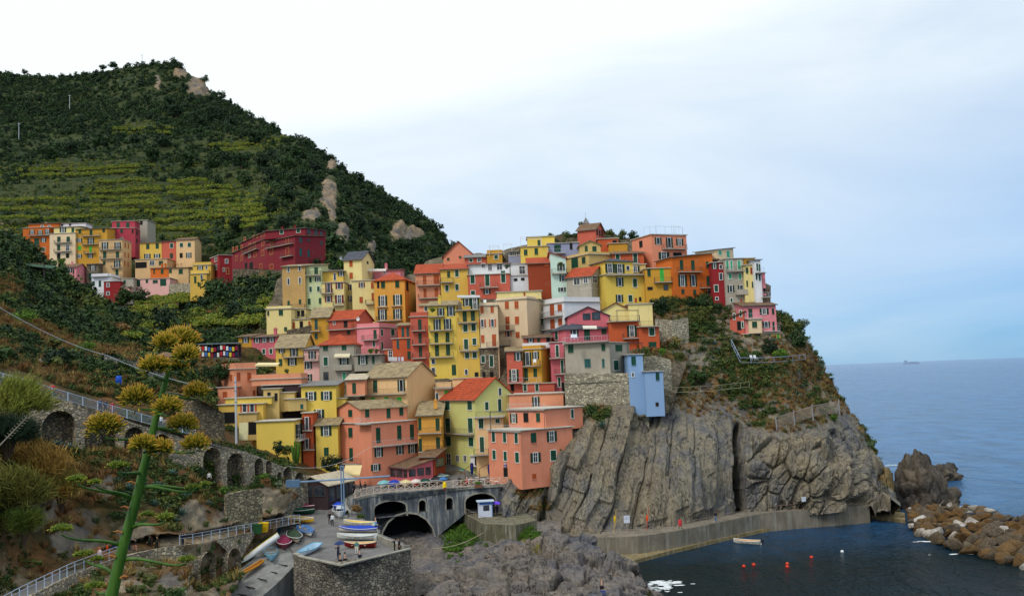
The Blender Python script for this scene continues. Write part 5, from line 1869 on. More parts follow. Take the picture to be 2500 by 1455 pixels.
st = MB()
for a_, b_ in zip(np.linspace(bw2['u'][0], bw2['u'][-1], 8)[:-1], np.linspace(bw2['u'][0], bw2['u'][-1], 8)[1:]):
    z = wp_hit(bw2, 1470, 933)[1]
    st.add([pp(a_, z, -.2), pp(b_, z, -.2), pp(b_, z + .25, -.2), pp(a_, z + .25, -.2), pp(a_, z + .25, 0), pp(b_, z + .25, 0), pp(a_, z, 0), pp(b_, z, 0)], [(0, 1, 2, 3), (3, 2, 5, 4), (6, 7, 1, 0)])
st.ob('string_course', BASTION, o)
swall('rubble wall below the planted terrace right of the bastion', [(1565, 872, 177, 18), (1600, 868, 178, 18), (1638, 878, 179, 17)], BASTION)
swall('grey rubble wall under the shrubs by the orange house', [(1600, 778, 192, 32), (1640, 782, 192, 31), (1680, 776, 194, 31)], BASTION)
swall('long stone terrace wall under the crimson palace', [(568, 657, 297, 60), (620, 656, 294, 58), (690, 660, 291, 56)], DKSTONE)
swall('white flecked garden wall below the pink hamlet house', [(412, 694, 338, 60), (450, 692, 336, 60), (484, 690, 334, 60)], BASTION)
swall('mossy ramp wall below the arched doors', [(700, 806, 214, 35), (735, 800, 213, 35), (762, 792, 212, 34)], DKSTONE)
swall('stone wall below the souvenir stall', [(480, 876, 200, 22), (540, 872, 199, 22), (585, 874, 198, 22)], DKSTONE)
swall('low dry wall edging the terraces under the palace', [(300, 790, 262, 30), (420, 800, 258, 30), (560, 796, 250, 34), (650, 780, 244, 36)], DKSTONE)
# --- restaurant buildings on the square
h('restaurant veranda with brown sheet roof and lit lattice windows', 'rose', 'P', [700, 955, 1250], -168, 400, 582, 'Sb1.1',
  'd 760 452 80 72;850 458 70 72;920 465 40 70;1000 455 70 70;1100 440 70 72;1190 430 50 72', D=7.5, name='veranda', cat='veranda', ext=1)
h('wooden porch between the salmon and lime houses', 'brown', 'P', [1085, 1270, 1392], -171, 268, 420, 'Sb1', 'd 1330 330 90 90', D=5, name='porch', cat='porch', ext=1)
h('dark timber fish restaurant pavilion with cream roof', 'dkbrown', 'Q', [1218, 1600, 1935], -153, 18, 262, 'Rc1.3',
  'd 1350 95 120 110;1500 95 120 110;1650 130 60 160;1740 100 60 150;1820 80 50 140;1890 50 50 130', D=8, name='pavilion', cat='pavilion', ext=1)
HARB_END = True
# ---------------------------------------------------------------- plants
def fol_mat(name, cols, patch=0.03, rough=0.75):
    t = NT(name)
    oi = t.n('ShaderNodeObjectInfo')
    n = t.noise(t.geo(), patch, 4, 0.6)
    f = t.math('ADD', t.math('MULTIPLY', oi.outputs['Random'], 0.55), t.math('MULTIPLY', n, 0.45))
    col = t.ramp(f, [(0.2 + 0.6 * i / max(1, len(cols) - 1), lin(c)) for i, c in enumerate(cols)])
    leaf = t.noise(t.coord('Object'), 3.0, 2)
    col = t.mix(1.0, col, t.ramp(leaf, [(0.3, 0.6), (0.7, 1.4)]), 'MULTIPLY')
    return t.out(col, rough)


M_DARK = fol_mat('evergreen_leaves', [(22, 40, 24), (34, 56, 28), (50, 74, 34), (30, 50, 30)])
M_MID = fol_mat('scrub_leaves', [(40, 62, 28), (58, 82, 34), (86, 94, 40), (50, 64, 34)])
M_VINE = fol_mat('vine_leaves', [(86, 112, 36), (110, 128, 42), (150, 144, 52), (90, 116, 38)])
M_DRY = fol_mat('dry_grass', [(142, 110, 64), (120, 84, 50), (152, 130, 76), (98, 90, 48)], 0.1)
M_GREY = fol_mat('grey_leaves', [(84, 100, 76), (104, 116, 88), (66, 84, 56)])
M_FRESH = fol_mat('fresh_leaves', [(60, 96, 26), (84, 116, 34), (50, 78, 26)])
M_AGAVE = fol_mat('agave_leaves', [(76, 110, 104), (96, 130, 120), (64, 92, 84)])
M_BARK = plain((92, 76, 60), 0.9, 0.3)


def leaf_cloud(n, rx, ry, rz, leaf, seed, clumps=9, base=0.0, shell=0.55):
    r = np.random.default_rng(seed)
    c = r.normal(size=(clumps, 3))
    c /= np.linalg.norm(c, axis=1, keepdims=True)
    c *= r.uniform(0.25, 0.72, (clumps, 1))
    cr = r.uniform(0.30, 0.5, clumps)
    k = r.integers(0, clumps, n)
    d = r.normal(size=(n, 3))
    d /= np.linalg.norm(d, axis=1, keepdims=True)
    p = c[k] + d * (cr[k] * r.uniform(shell, 1.0, n))[:, None]
    p = p * np.array([rx, ry, rz])
    p[:, 2] += base
    nrm = d + r.normal(size=(n, 3)) * 0.45 + np.array([0, 0, 0.35])
    nrm /= np.linalg.norm(nrm, axis=1, keepdims=True)
    a_ = np.cross(nrm, r.normal(size=(n, 3)))
    a_ /= np.linalg.norm(a_, axis=1, keepdims=True)
    b_ = np.cross(nrm, a_)
    s = leaf * r.uniform(0.6, 1.3, (n, 1))
    V = np.stack([p - a_ * s, p - b_ * s * .6, p + a_ * s, p + b_ * s * .6], 1).reshape(-1, 3)
    return V, np.arange(4 * n).reshape(n, 4)


def blades(n, r0, hgt, w, seed, spread=0.8, droop=0.25, segs=2):
    r = np.random.default_rng(seed)
    V, F = [], []
    for i in range(n):
        az = r.uniform(0, 2 * math.pi)
        t0 = r.uniform(0, r0)
        out = r.uniform(0.15, spread)
        hh = hgt * r.uniform(0.6, 1.1)
        d = np.array([math.cos(az), math.sin(az), 0])
        sd = np.array([-math.sin(az), math.cos(az), 0])
        k = len(V)
        for j in range(segs + 1):
            q = j / segs
            p = d * (t0 + out * hh * q) + np.array([0, 0, hh * (q - droop * out * q * q)])
            ww = w * (1 - q) + 0.004
            V += [p - sd * ww, p + sd * ww]
        for j in range(segs):
            F.append((k + 2 * j, k + 2 * j + 1, k + 2 * j + 3, k + 2 * j + 2))
    return np.array(V), np.array(F)


def proto(name, VF, mat):
    me = fast_mesh(name, VF[0], VF[1], mat, smooth=False)
    return bpy.data.objects.new(name, me)


def proto_coll(name, obs):
    c = bpy.data.collections.new(name)
    for o in obs:
        c.objects.link(o)
    return c


def scatter(name, P, scl, coll, seed=0, kind='stuff', tilt=0.15, zs=None):
    r = np.random.default_rng(seed)
    n = len(P)
    me = bpy.data.meshes.new(name)
    me.vertices.add(n)
    me.vertices.foreach_set('co', np.asarray(P, np.float32).ravel())
    a_ = me.attributes.new('rot', 'FLOAT_VECTOR', 'POINT')
    rot = np.stack([r.normal(0, tilt, n), r.normal(0, tilt, n), r.uniform(0, 6.283, n)], 1)
    a_.data.foreach_set('vector', rot.astype(np.float32).ravel())
    s = np.asarray(scl)[:, None] * np.ones(3)
    s = s * r.uniform(0.8, 1.25, (n, 3))
    a_ = me.attributes.new('scl', 'FLOAT_VECTOR', 'POINT')
    a_.data.foreach_set('vector', s.astype(np.float32).ravel())
    a_ = me.attributes.new('idx', 'INT', 'POINT')
    a_.data.foreach_set('value', r.integers(0, len(coll.objects), n).astype(np.int32))
    o = link(bpy.data.objects.new(name, me))
    ng = bpy.data.node_groups.new(name, 'GeometryNodeTree')
    ng.interface.new_socket('Geometry', in_out='INPUT', socket_type='NodeSocketGeometry')
    ng.interface.new_socket('Geometry', in_out='OUTPUT', socket_type='NodeSocketGeometry')
    N_ = ng.nodes
    gi, go = N_.new('NodeGroupInput'), N_.new('NodeGroupOutput')
    ip = N_.new('GeometryNodeInstanceOnPoints')
    ci = N_.new('GeometryNodeCollectionInfo')
    ci.inputs[0].default_value = coll
    ci.inputs['Separate Children'].default_value = True
    ci.inputs['Reset Children'].default_value = True
    ip.inputs['Pick Instance'].default_value = True

    def at_(nm, ty):
        x = N_.new('GeometryNodeInputNamedAttribute')
        x.data_type = ty
        x.inputs[0].default_value = nm
        return x.outputs[0]
    Lk = ng.links.new
    Lk(gi.outputs[0], ip.inputs['Points'])
    Lk(ci.outputs[0], ip.inputs['Instance'])
    Lk(at_('idx', 'INT'), ip.inputs['Instance Index'])
    e2r = N_.new('FunctionNodeEulerToRotation')
    Lk(at_('rot', 'FLOAT_VECTOR'), e2r.inputs[0])
    Lk(e2r.outputs[0], ip.inputs['Rotation'])
    Lk(at_('scl', 'FLOAT_VECTOR'), ip.inputs['Scale'])
    Lk(ip.outputs[0], go.inputs[0])
    md = o.modifiers.new('scatter', 'NODES')
    md.node_group = ng
    tag(o, kind=kind)
    return o


C_DARK = proto_coll('shrub_dark_kinds', [proto('shrub_d%d' % i, leaf_cloud(120, 1, 1, .85, .17, 10 + i, 8, .55), M_DARK) for i in range(4)])
C_MID = proto_coll('shrub_mid_kinds', [proto('shrub_m%d' % i, leaf_cloud(100, 1, 1, .7, .17, 20 + i, 7, .4), M_MID) for i in range(4)])
C_VINE = proto_coll('vine_kinds', [proto('vine_%d' % i, leaf_cloud(50, 1.2, .55, .5, .2, 30 + i, 5, .45), M_VINE) for i in range(3)])
C_DRY = proto_coll('dry_kinds', [proto('tuft_%d' % i, blades(38, .25, 1.0, .05, 40 + i, .9), M_DRY) for i in range(3)])
C_GRASS = proto_coll('green_tufts', [proto('gtuft_%d' % i, blades(36, .25, .9, .05, 45 + i, .9), M_MID) for i in range(2)])
C_GREY = proto_coll('grey_kinds', [proto('greyshrub_%d' % i, leaf_cloud(110, 1, 1, .75, .13, 50 + i, 8, .45), M_GREY) for i in range(2)])
C_FRESH = proto_coll('fresh_kinds', [proto('fresh_%d' % i, leaf_cloud(100, 1, 1, .7, .16, 55 + i, 7, .4), M_FRESH) for i in range(2)])

# ---- hill cover
hr = blobs(hill.fx, hill.fy, ROCKS_H)
nz = fbm(hill.V / 45, 4, 201)
zone = blobs(hill.fx, hill.fy, [(240, 412, 210, 12), (300, 462, 140, 14), (350, 312, 70, 12), (605, 358, 80, 14), (680, 342, 40, 8), (450, 455, 140, 16), (420, 500, 220, 20), (560, 470, 120, 14), (400, 540, 200, 18), (180, 500, 160, 18), (120, 430, 120, 12), (560, 520, 120, 18), (60, 550, 90, 16), (450, 570, 60, 16)])
ok = (hill.fy < 720) & (hr < 0.38)
front = np.ones(len(hill.fx))
k_ = hill.V[:, 2] / 5.2 + fbm(hill.V * np.array([1 / 90, 1 / 90, 0]), 2, 5) * 0.6
fr0 = k_ - np.floor(k_)
tread = ((fr0 > .1) & (fr0 < 0.36)) | ((fr0 > .46) & (fr0 < .54))
P, i = sample(hill, 44000, ok * np.clip(0.28 + 1.3 * nz + 0.55 * (hill.fy < 330) - 1.1 * zone + 0.45 * (hill.fx > 640) + 0.2, 0.02, 1.4), 1)
sc_ = np.random.default_rng(3).gamma(5, 0.24, len(P)) + 0.5
scatter('hill_scrub', P, sc_ * 1.25, C_DARK, 1)
P, i = sample(hill, 20000, ok * np.clip(0.5 - 0.6 * nz - 0.4 * zone, 0.05, 1), 2)
scatter('hill_low_scrub', P, np.random.default_rng(4).gamma(5, 0.18, len(P)) + 0.3, C_MID, 2)
P, i = sample(hill, 7000, ok * tread * np.clip(zone * 1.5 - 0.12, 0, 1), 3)
P = list(P)
rv = np.random.default_rng(19)
VROWS = [(60, 375, 480, 360), (60, 391, 440, 376), (275, 440, 500, 430), (280, 460, 480, 455), (520, 430, 720, 424), (520, 446, 720, 440), (380, 472, 500, 466), (660, 455, 800, 449), (660, 471, 810, 465), (250, 484, 480, 474), (350, 245, 540, 240), (350, 260, 530, 255),
         (650, 295, 790, 290), (650, 311, 760, 306), (830, 281, 890, 276), (540, 524, 700, 512), (660, 500, 830, 494), (700, 532, 830, 525), (450, 502, 640, 506), (0, 466, 240, 460), (0, 492, 220, 490), (140, 522, 300, 515), (450, 550, 640, 558), (300, 408, 460, 402), (520, 408, 640, 402),
         (0, 405, 60, 398), (560, 478, 640, 474), (660, 486, 830, 480), (280, 500, 430, 500), (0, 520, 120, 518), (480, 530, 540, 528), (700, 514, 800, 510), (700, 550, 800, 545)]
for x0, y0, x1, y1 in VROWS:
    for k in range(2):
        n_ = int((x1 - x0) * 1.3)
        tq = np.sort(rv.random(n_))
        tq = tq[np.sin(tq * 23 + x0 * 1.7 + k) + np.sin(tq * 61 + y0) > -1.1]
        n_ = len(tq)
        qx = (x0 + (x1 - x0) * tq) * 0.786
        qy = (y0 + (y1 - y0) * tq + 4.5 * k + rv.normal(0, .9, n_) + 2 * np.sin(tq * 9 + x0)) * 0.786 + 122
        Yq = hill_d(qx, qy) - 5.0
        P += list(at(qx, qy, Yq))
P = np.array(P)
scatter('hill_vineyards', P, np.random.default_rng(5).uniform(0.7, 1.25, len(P)), C_VINE, 3, tilt=.05)

# ---- left slope cover
lr_ = blobs(lslope.fx, lslope.fy, ROCKS_L)
fy, fx = lslope.fy, lslope.fx
nzl = fbm(lslope.V / 18, 4, 211)
clear = np.ones(len(fx))
lpy = np.interp(fx, [p[0] for p in LP], [p[1] for p in LP])
clear *= 1 - ((fy < lpy + 26) & (fy > lpy - 34) & (fx > -60) & (fx < 760))
uwy = np.interp(fx, [-160, 60, 180, 270, 400, 480, 600, 700, 782], [890, 948, 984, 1010, 1046, 1064, 1102, 1142, 1174])
clear *= 1 - ((fy < uwy + 6) & (fy > uwy - 32) & (fx < 790))
for b in BLOCKS:
    clear *= 1 - ((fx > min(b.px) - 6) & (fx < max(b.px) + 6) & (fy > b.py0 - 3) & (fy < b.py1 + 14) & (b.py1 > 600) & (b.B[1] < 260))
clear = clear * np.where(fy > 1240, .3, 1.0)
clear *= (fx < 700) & (fy < 1500) & ~((fx > 130) & (fx < 700) & (fy < lslope.top(fx) + 12))
far = fy < 930
P, i = sample(lslope, 11000, clear * far * np.clip(0.25 + 1.4 * nzl, 0.03, 1) * (lr_ < .6), 11)
scatter('slope_scrub', P, (np.random.default_rng(6).gamma(5, 0.17, len(P)) + 0.3) * np.clip(P[:, 1] / 220, .6, 1.2), C_MID, 11)
P, i = sample(lslope, 4200, clear * far * np.clip(0.02 + 1.5 * nzl, 0.0, 1) * (lr_ < .6), 12)
scatter('slope_dark_scrub', P, (np.random.default_rng(7).gamma(5, 0.2, len(P)) + 0.4) * np.clip(P[:, 1] / 220, .6, 1.2), C_DARK, 12)
P, i = sample(lslope, 12000, clear * np.clip(0.35 - 1.1 * nzl, 0.03, 1) * np.where(fx > 330, .35, 1), 13)
scatter('slope_dry_grass', P, np.random.default_rng(8).uniform(0.5, 1.3, len(P)), C_DRY, 13)
P, i = sample(lslope, 3500, clear * (~far) * np.clip(0.3 + 0.9 * nzl, 0.05, 1) * (lr_ < .45), 14)
scatter('bank_scrub', P, np.random.default_rng(9).gamma(4, 0.12, len(P)) + 0.2, C_MID, 14)
P, i = sample(lslope, 2500, clear * (~far) * np.clip(0.3 + 0.9 * nzl, 0.05, 1) * (lr_ < .6), 17)
scatter('bank_grass', P, np.random.default_rng(9).uniform(.4, .9, len(P)), C_GRASS, 17)
tz = blobs(fx, fy, [(420, 720, 90, 8), (500, 752, 160, 8), (440, 790, 160, 8), (600, 745, 70, 8), (350, 770, 60, 7)])
P, i = sample(lslope, 2600, clear * np.clip(tz * 1.5 - .2, 0, 1), 15)
P = list(P)
for x0, y0, x1, y1 in [(370, 728, 480, 722), (290, 757, 430, 750), (280, 776, 440, 766), (480, 744, 680, 737), (500, 762, 660, 756), (300, 802, 420, 792), (560, 728, 680, 722), (440, 778, 640, 772), (330, 740, 460, 735), (480, 790, 640, 786), (300, 820, 400, 815)]:
    for k in range(2):
        n_ = int((x1 - x0) * 1.6)
        tq = np.sort(rv.random(n_))
        qx = x0 + (x1 - x0) * tq
        qy = y0 + (y1 - y0) * tq + 4 * k + rv.normal(0, 1.2, n_) + 2 * np.sin(tq * 9 + x0)
        P += list(at(qx, qy, ls_d(qx, qy) - 4.0))
P = np.array(P)
scatter('garden_vines', P, np.random.default_rng(10).uniform(0.7, 1.2, len(P)), C_VINE, 15, tilt=.05)

# ---- headland cover
hv = hd_veg(head.V, head.fx, head.fy)
nh = fbm(head.V / 7, 4, 221)
okh = np.ones(len(head.fx))
P, i = sample(head, 6500, okh * np.clip((hv - 0.3) * 2.4, 0, 1) * np.clip(0.3 - 1.0 * nh, 0.02, 1), 21)
scatter('cliff_dry_grass', P, np.random.default_rng(11).uniform(0.35, 0.95, len(P)), C_DRY, 21, tilt=.35)
P, i = sample(head, 4200, okh * np.clip((hv - 0.35) * 2.4, 0, 1) * np.clip(0.15 + 1.4 * nh, 0.02, 1), 22)
scatter('cliff_scrub', P, np.random.default_rng(12).gamma(4, 0.13, len(P)) + 0.25, C_MID, 22)
P, i = sample(head, 700, okh * np.clip((hv - 0.35) * 2.4, 0, 1), 23)
scatter('cliff_grey_scrub', P, np.random.default_rng(13).gamma(4, 0.12, len(P)) + 0.25, C_GREY, 23)
P, i = sample(head, 320, np.clip(0.32 - hv, 0, 1) * (head.fy < 1230) * (nh > .15), 24)
scatter('crack_tufts', P, np.random.default_rng(14).uniform(0.2, 0.45, len(P)), C_GRASS, 24, tilt=.5)
# ---- green between the houses
okv = np.ones(len(vmound.fx))
nv_ = fbm(vmound.V / 8, 3, 231)
P, i = sample(vmound, 1300, (vmound.fy < 640) * np.clip(.3 + nv_, 0, 1) * ((vmound.fx > 1290) & (vmound.fx < 1600)) + 0.25 * ((vmound.fx > 640) & (vmound.fx < 770) & (vmound.fy > 780) & (vmound.fy < 850)), 31)
scatter('village_scrub', P, np.random.default_rng(15).gamma(4, .14, len(P)) + .3, C_MID, 31)
P, i = sample(sbed, 500, blobs(sbed.fx, sbed.fy, [(1135, 1312, 45, 22), (1110, 1345, 25, 14), (1285, 1308, 30, 10)]) ** 2, 32)
scatter('stream_scrub', P, np.random.default_rng(16).uniform(.3, .7, len(P)), C_FRESH, 32)


# ---- single trees and shrubs
def tree_mesh(seed, n=420, rx=1.0, rz=.9, leaf=.11, clumps=14, mat=None):
    return fast_mesh('crown', *leaf_cloud(n, rx, rx, rz, leaf, seed, clumps, 0, .45), mat, smooth=False)


def trunk_mesh(seed, hgt, r=.08):
    rr = random.Random(seed)
    m = MB()
    top = Vector((rr.uniform(-.1, .1), rr.uniform(-.1, .1), hgt))
    mid = Vector((rr.uniform(-.06, .06), rr.uniform(-.06, .06), hgt * .5))
    m.tube([(0, 0, -.25), tuple(mid), tuple(top)], [r, r * .75, r * .5], 6)
    for k in range(5):
        az = k * 1.3 + rr.random()
        e = top + Vector((math.cos(az) * .5, math.sin(az) * .5, rr.uniform(.15, .5)))
        m.tube([tuple(mid.lerp(top, .5 + .1 * k)), tuple(top.lerp(e, .5) + Vector((0, 0, .05))), tuple(e)], [r * .5, r * .35, r * .15], 5)
    return mesh('trunk', m.V, m.F, M_BARK)


CROWNS = {}


def crown_for(kind, v):
    if (kind, v) not in CROWNS:
        mat, rz = {'dark': (M_DARK, .95), 'mid': (M_MID, .8), 'grey': (M_GREY, .75), 'fresh': (M_FRESH, .8), 'pine': (M_DARK, .6), 'dry': (M_DRY, .8), 'dome': (M_FRESH, .62)}[kind]
        CROWNS[(kind, v)] = tree_mesh(300 + 7 * v + len(kind), 900, 1.0, rz, .1 if kind != 'dome' else .06, 14 if kind != 'dome' else 26, mat)
        CROWNS[(kind, v, 't')] = trunk_mesh(v, 0.75)
    return CROWNS[(kind, v)], CROWNS[(kind, v, 't')]


_tc = [0]


def tree(px, py, r, kind, depth, label, group=None, name='tree', lift=.85, Y=None, sx=1.0, sz=1.0):
    """px,py: crown centre in the photograph, r its radius there; the foot stands on the given surface"""
    _tc[0] += 1
    yf = py + r * lift * sz
    Yv = Y if Y is not None else float(depth(np.array([float(px)]), np.array([float(yf)]))[0])
    foot = at(px, yf, Yv)
    R_ = r / FPX * Yv
    root = empty(name, foot, _tc[0] * 2.399)
    tag(root, label, 'shrub' if name == 'shrub' else 'tree', group)
    cm, tm = crown_for(kind, _tc[0] % 3)
    c = link(bpy.data.objects.new('crown', cm), root)
    c.location = (0, 0, R_ * lift * sz)
    c.scale = (R_ * sx * 1.12, R_ * sx * 1.12, R_ * sz * 1.12)
    t_ = link(bpy.data.objects.new('trunk' if name == 'tree' else 'stem', tm), root)
    t_.scale = (R_, R_, R_ * lift * sz * 1.15)
    return root


HT = 'dark evergreen tree growing on the vineyard hill'
for x, y, r in [(135, 368, 32), (168, 362, 24), (370, 372, 27), (398, 345, 27), (590, 388, 25), (640, 394, 23), (555, 384, 20), (702, 398, 24), (722, 372, 20), (662, 430, 24), (748, 438, 26), (600, 438, 22), (482, 288, 24), (430, 268, 20), (520, 280, 22), (560, 300, 24),
                (622, 332, 24), (240, 345, 22), (284, 335, 20), (456, 388, 26), (700, 476, 28), (742, 498, 24), (662, 500, 22), (575, 548, 24), (770, 408, 18), (800, 385, 16), (330, 342, 18), (520, 395, 20), (640, 560, 22), (690, 545, 20), (845, 470, 18), (900, 500, 18), (880, 545, 20), (940, 560, 16), (1000, 600, 18), (1060, 620, 16)]:
    tree(x, y, r, 'dark', hill_d, HT, 'trees on the vineyard hill')
for x, y, r in [(500, 188, 11), (541, 228, 13), (562, 246, 9), (612, 284, 11), (665, 303, 12), (735, 342, 10), (812, 384, 15), (832, 412, 9), (932, 458, 10), (1000, 505, 11), (1040, 536, 9), (1085, 572, 9), (60, 172, 8), (160, 187, 6), (375, 152, 12), (425, 147, 13), (405, 152, 9), (350, 155, 9)]:
    tree(x, y + r * .35, r, 'dark', hill_d, 'small dark tree standing on the hill skyline', 'trees on the skyline', lift=.5)
tree(276, 158, 13, 'pine', hill_d, 'tallest pine on the ridge, left of the summit', lift=1.5)
tree(252, 164, 10, 'pine', hill_d, 'small pine next to the tallest ridge pine', lift=1.3)
for x, y, r, k, L in [(232, 745, 46, 'mid', 'big bushy green shrub below the dark red cottage'), (165, 700, 36, 'mid', 'broad shrub in front of the stone shelter'), (118, 668, 22, 'fresh', 'bright green bush at the hamlet edge'), (60, 772, 34, 'dome', 'smooth green dome bush on the left slope'),
                      (212, 845, 25, 'dome', 'round clipped looking bush beside the cable'), (148, 742, 18, 'grey', 'grey green rounded bush on the left slope'), (305, 722, 32, 'mid', 'shrub below the pale pink garages'), (345, 725, 28, 'dark', 'dark shrub beside the hamlet garden wall'),
                      (525, 705, 38, 'mid', 'wide shrub below the small yellow house'), (585, 712, 26, 'mid', 'shrub under the palace fence'), (575, 762, 34, 'dark', 'dark tree on the terraces below the palace'), (622, 766, 26, 'dark', 'dark tree beside the cream terrace house'),
                      (30, 615, 26, 'mid', 'bush at the far left of the slope'), (95, 735, 18, 'grey', 'small grey bush on the upper left slope'), (290, 770, 22, 'dry', 'tawny dry bush right of the big green shrub'), (40, 690, 16, 'dark', 'dark bush on the stony left bank'), (440, 848, 18, 'mid', 'shrub beside the small red hut'),
                      (545, 905, 26, 'dark', 'dark hedge shrub below the souvenir stall'), (510, 915, 22, 'dark', 'dark shrub left of the salmon villa'), (300, 805, 26, 'dry', 'reddish dry bush above the garden wall'), (335, 815, 12, 'fresh', 'small green bush above the garden wall'),
                      (150, 640, 14, 'fresh', 'bush beside the orange hamlet house')]:
    tree(x, y, r, k, ls_d, L, name='shrub', lift=.6)
for x, y, r, k, L in [(775, 608, 25, 'dry', 'bronze leaved tree beside the crimson palace'), (800, 622, 18, 'mid', 'green tree right of the bronze one'), (838, 645, 20, 'fresh', 'bright shrub behind the pale green house'), (700, 540, 18, 'dark', 'dark tree behind the palace roof')]:
    tree(x, y, r, k, hill_d, L, Y=308, lift=.9)
for x, y, r, k, L in [(1608, 748, 26, 'dark', 'dark round shrub right of the lemon house'), (1720, 742, 24, 'dark', 'dark hedge shrub below the orange house'), (1690, 738, 20, 'dark', 'dark shrub under the mustard house'), (1745, 752, 20, 'dark', 'dark hedge shrub below the scarlet house'),
                      (1705, 775, 22, 'mid', 'olive shrub on the upper cliff'), (1700, 925, 30, 'mid', 'wide shrub on the cliff ledge'), (1735, 960, 18, 'dry', 'dry bush on the cliff ledge'), (1925, 800, 26, 'mid', 'bushy tree right of the pink cliff house'), (1945, 830, 28, 'dark', 'dark tree at the seaward cliff corner'),
                      (1960, 790, 18, 'grey', 'feathery pale tree leaning over the sea'), (1880, 850, 24, 'dark', 'shrub under the pink cliff house'), (1850, 868, 18, 'mid', 'shrub beside the white loungers'), (1905, 865, 20, 'fresh', 'green shrub left of the garden canopy'), (1815, 868, 12, 'fresh', 'small bush by the blue steps'),
                      (2005, 885, 10, 'grey', 'small grey bush on the cliff skyline'), (1990, 862, 12, 'mid', 'bush hanging over the cliff skyline'), (2035, 1020, 12, 'fresh', 'fresh green bush below the rockfall net'), (1660, 870, 16, 'mid', 'bush right of the rubble terrace wall'), (1650, 830, 14, 'dry', 'dry bush above the terrace wall')]:
    tree(x, y, r, k, hd_d, L, name='shrub', lift=.6)
for x, y, r, k, Yv, L in [(1520, 570, 14, 'mid', 236, 'yucca like shrub on the village summit'), (1545, 573, 14, 'dark', 236, 'dark shrub on the village summit'), (1490, 568, 12, 'mid', 238, 'shrub right of the coral tower house'), (1418, 548, 9, 'grey', 240, 'thin sapling left of the coral tower'),
                          (1345, 575, 9, 'dark', 240, 'small bush on the summit scrub'), (808, 1132, 27, 'dark', 164, 'dark fig tree behind the fish restaurant'), (680, 1094, 19, 'dark', 164, 'dark shrub below the lemon house'), (700, 1098, 16, 'mid', 164, 'shrub next to the cactus'),
                          (1575, 855, 14, 'mid', 175.5, 'hanging shrub on the planted terrace'), (1600, 856, 13, 'dry', 175.5, 'rusty hanging shrub on the planted terrace'), (1620, 858, 12, 'fresh', 175.5, 'green hanging shrub on the planted terrace'), (1056, 757, 8, 'fresh', 191, 'potted shrub on the yellow house balcony'),
                          (905, 857, 9, 'fresh', 186, 'potted shrub on the grey house terrace'), (920, 857, 8, 'mid', 186, 'second potted shrub on the grey house terrace'), (1238, 650, 7, 'dark', 213, 'potted tree on the coral loggia'), (700, 905, 8, 'mid', 180, 'potted plant on the salmon terrace'), (1370, 645, 8, 'mid', 206, 'plant on the mint house balcony'),
                          (615, 872, 9, 'mid', 202, 'bush before the rose house'), (635, 874, 9, 'fresh', 202, 'green bush before the rose house'), (650, 1175, 14, 'dry', 140, 'yellow broom bush below the small arches'), (645, 1163, 12, 'fresh', 140, 'bright yellow green bush below the small arches'), (682, 1182, 13, 'grey', 141, 'grey bush beside the broom'),
                          (545, 1198, 16, 'fresh', 130, 'round green bush at the foot of the tall arch'), (870, 1240, 14, 'dry', 149, 'rusty plant beside the kerb wall'), (880, 1262, 14, 'mid', 147, 'olive plant hanging by the bridge')]:
    tree(x, y, r, k, None, L, name='shrub', Y=Yv, lift=.55)
# columnar cactus clump
rt = empty('cactus', at(722, 1128, 163.5))
tag(rt, 'tall clump of green columnar cactus beside the lemon house', 'cactus')
rr = random.Random(4)
for k in range(11):
    x, y = rr.uniform(-.75, .75), rr.uniform(-.4, .4)
    hh = rr.uniform(2.2, 3.6)
    MB().tube([(x * .5, y * .5, -.3), (x * .8, y, hh * .4), (x, y, hh * .9), (x, y, hh)], [.13, .15, .14, .05], 7).ob('column', M_FRESH, rt, smooth=True)


# agave rosettes
def agave(px, py, r, depth, label, Y=None):
    Yv = Y or float(depth(np.array([float(px)]), np.array([float(py + r * .5)]))[0])
    p = at(px, py + r * .45, Yv)
    R_ = r / FPX * Yv
    rt = empty('agave', p, rng.uniform(0, 6))
    tag(rt, label, 'agave', 'agaves on the banks')
    for k in range(22):
        az = k * 2.399
        q = k / 22
        el = 0.15 + 1.2 * q
        L = R_ * (1.25 - .35 * q)
        V, F = [], []
        d = Vector((math.cos(az), math.sin(az), 0))
        s = Vector((-math.sin(az), math.cos(az), 0))
        for j in range(4):
            t_ = j / 3
            c = d * (L * t_ * math.cos(el * (1 - .15 * t_))) + Vector((0, 0, L * t_ * math.sin(el) * (1 - .12 * t_)))
            w = R_ * .12 * (1 - t_) ** .7 + .004
            V += [tuple(c - s * w), tuple(c + Vector((0, 0, -w * .5))), tuple(c + s * w)]
        for j in range(3):
            for i_ in range(2):
                a0 = 3 * j + i_
                F.append((a0, a0 + 1, a0 + 4, a0 + 3))
        ob('leaf', V, F, M_AGAVE, rt)


AG = 'blue green agave rosette on the bank under the arcade'
for x, y, r in [(168, 1085, 20), (140, 1078, 18), (285, 1170, 22), (265, 1155, 18), (315, 1185, 24), (385, 1180, 22), (420, 1150, 18), (410, 1235, 24), (445, 1245, 26), (450, 1205, 20), (375, 1225, 20), (505, 1225, 18), (430, 1265, 18)]:
    agave(x, y, r, ls_d, AG)
AG2 = 'grey green agave clinging to the cliff'
for x, y, r in [(1470, 1032, 24), (1745, 835, 12), (1722, 855, 9), (1755, 850, 10), (1740, 870, 9), (1960, 940, 10), (2028, 912, 10), (2022, 970, 9), (1830, 1035, 8)]:
    agave(x, y, r, hd_d, AG2)
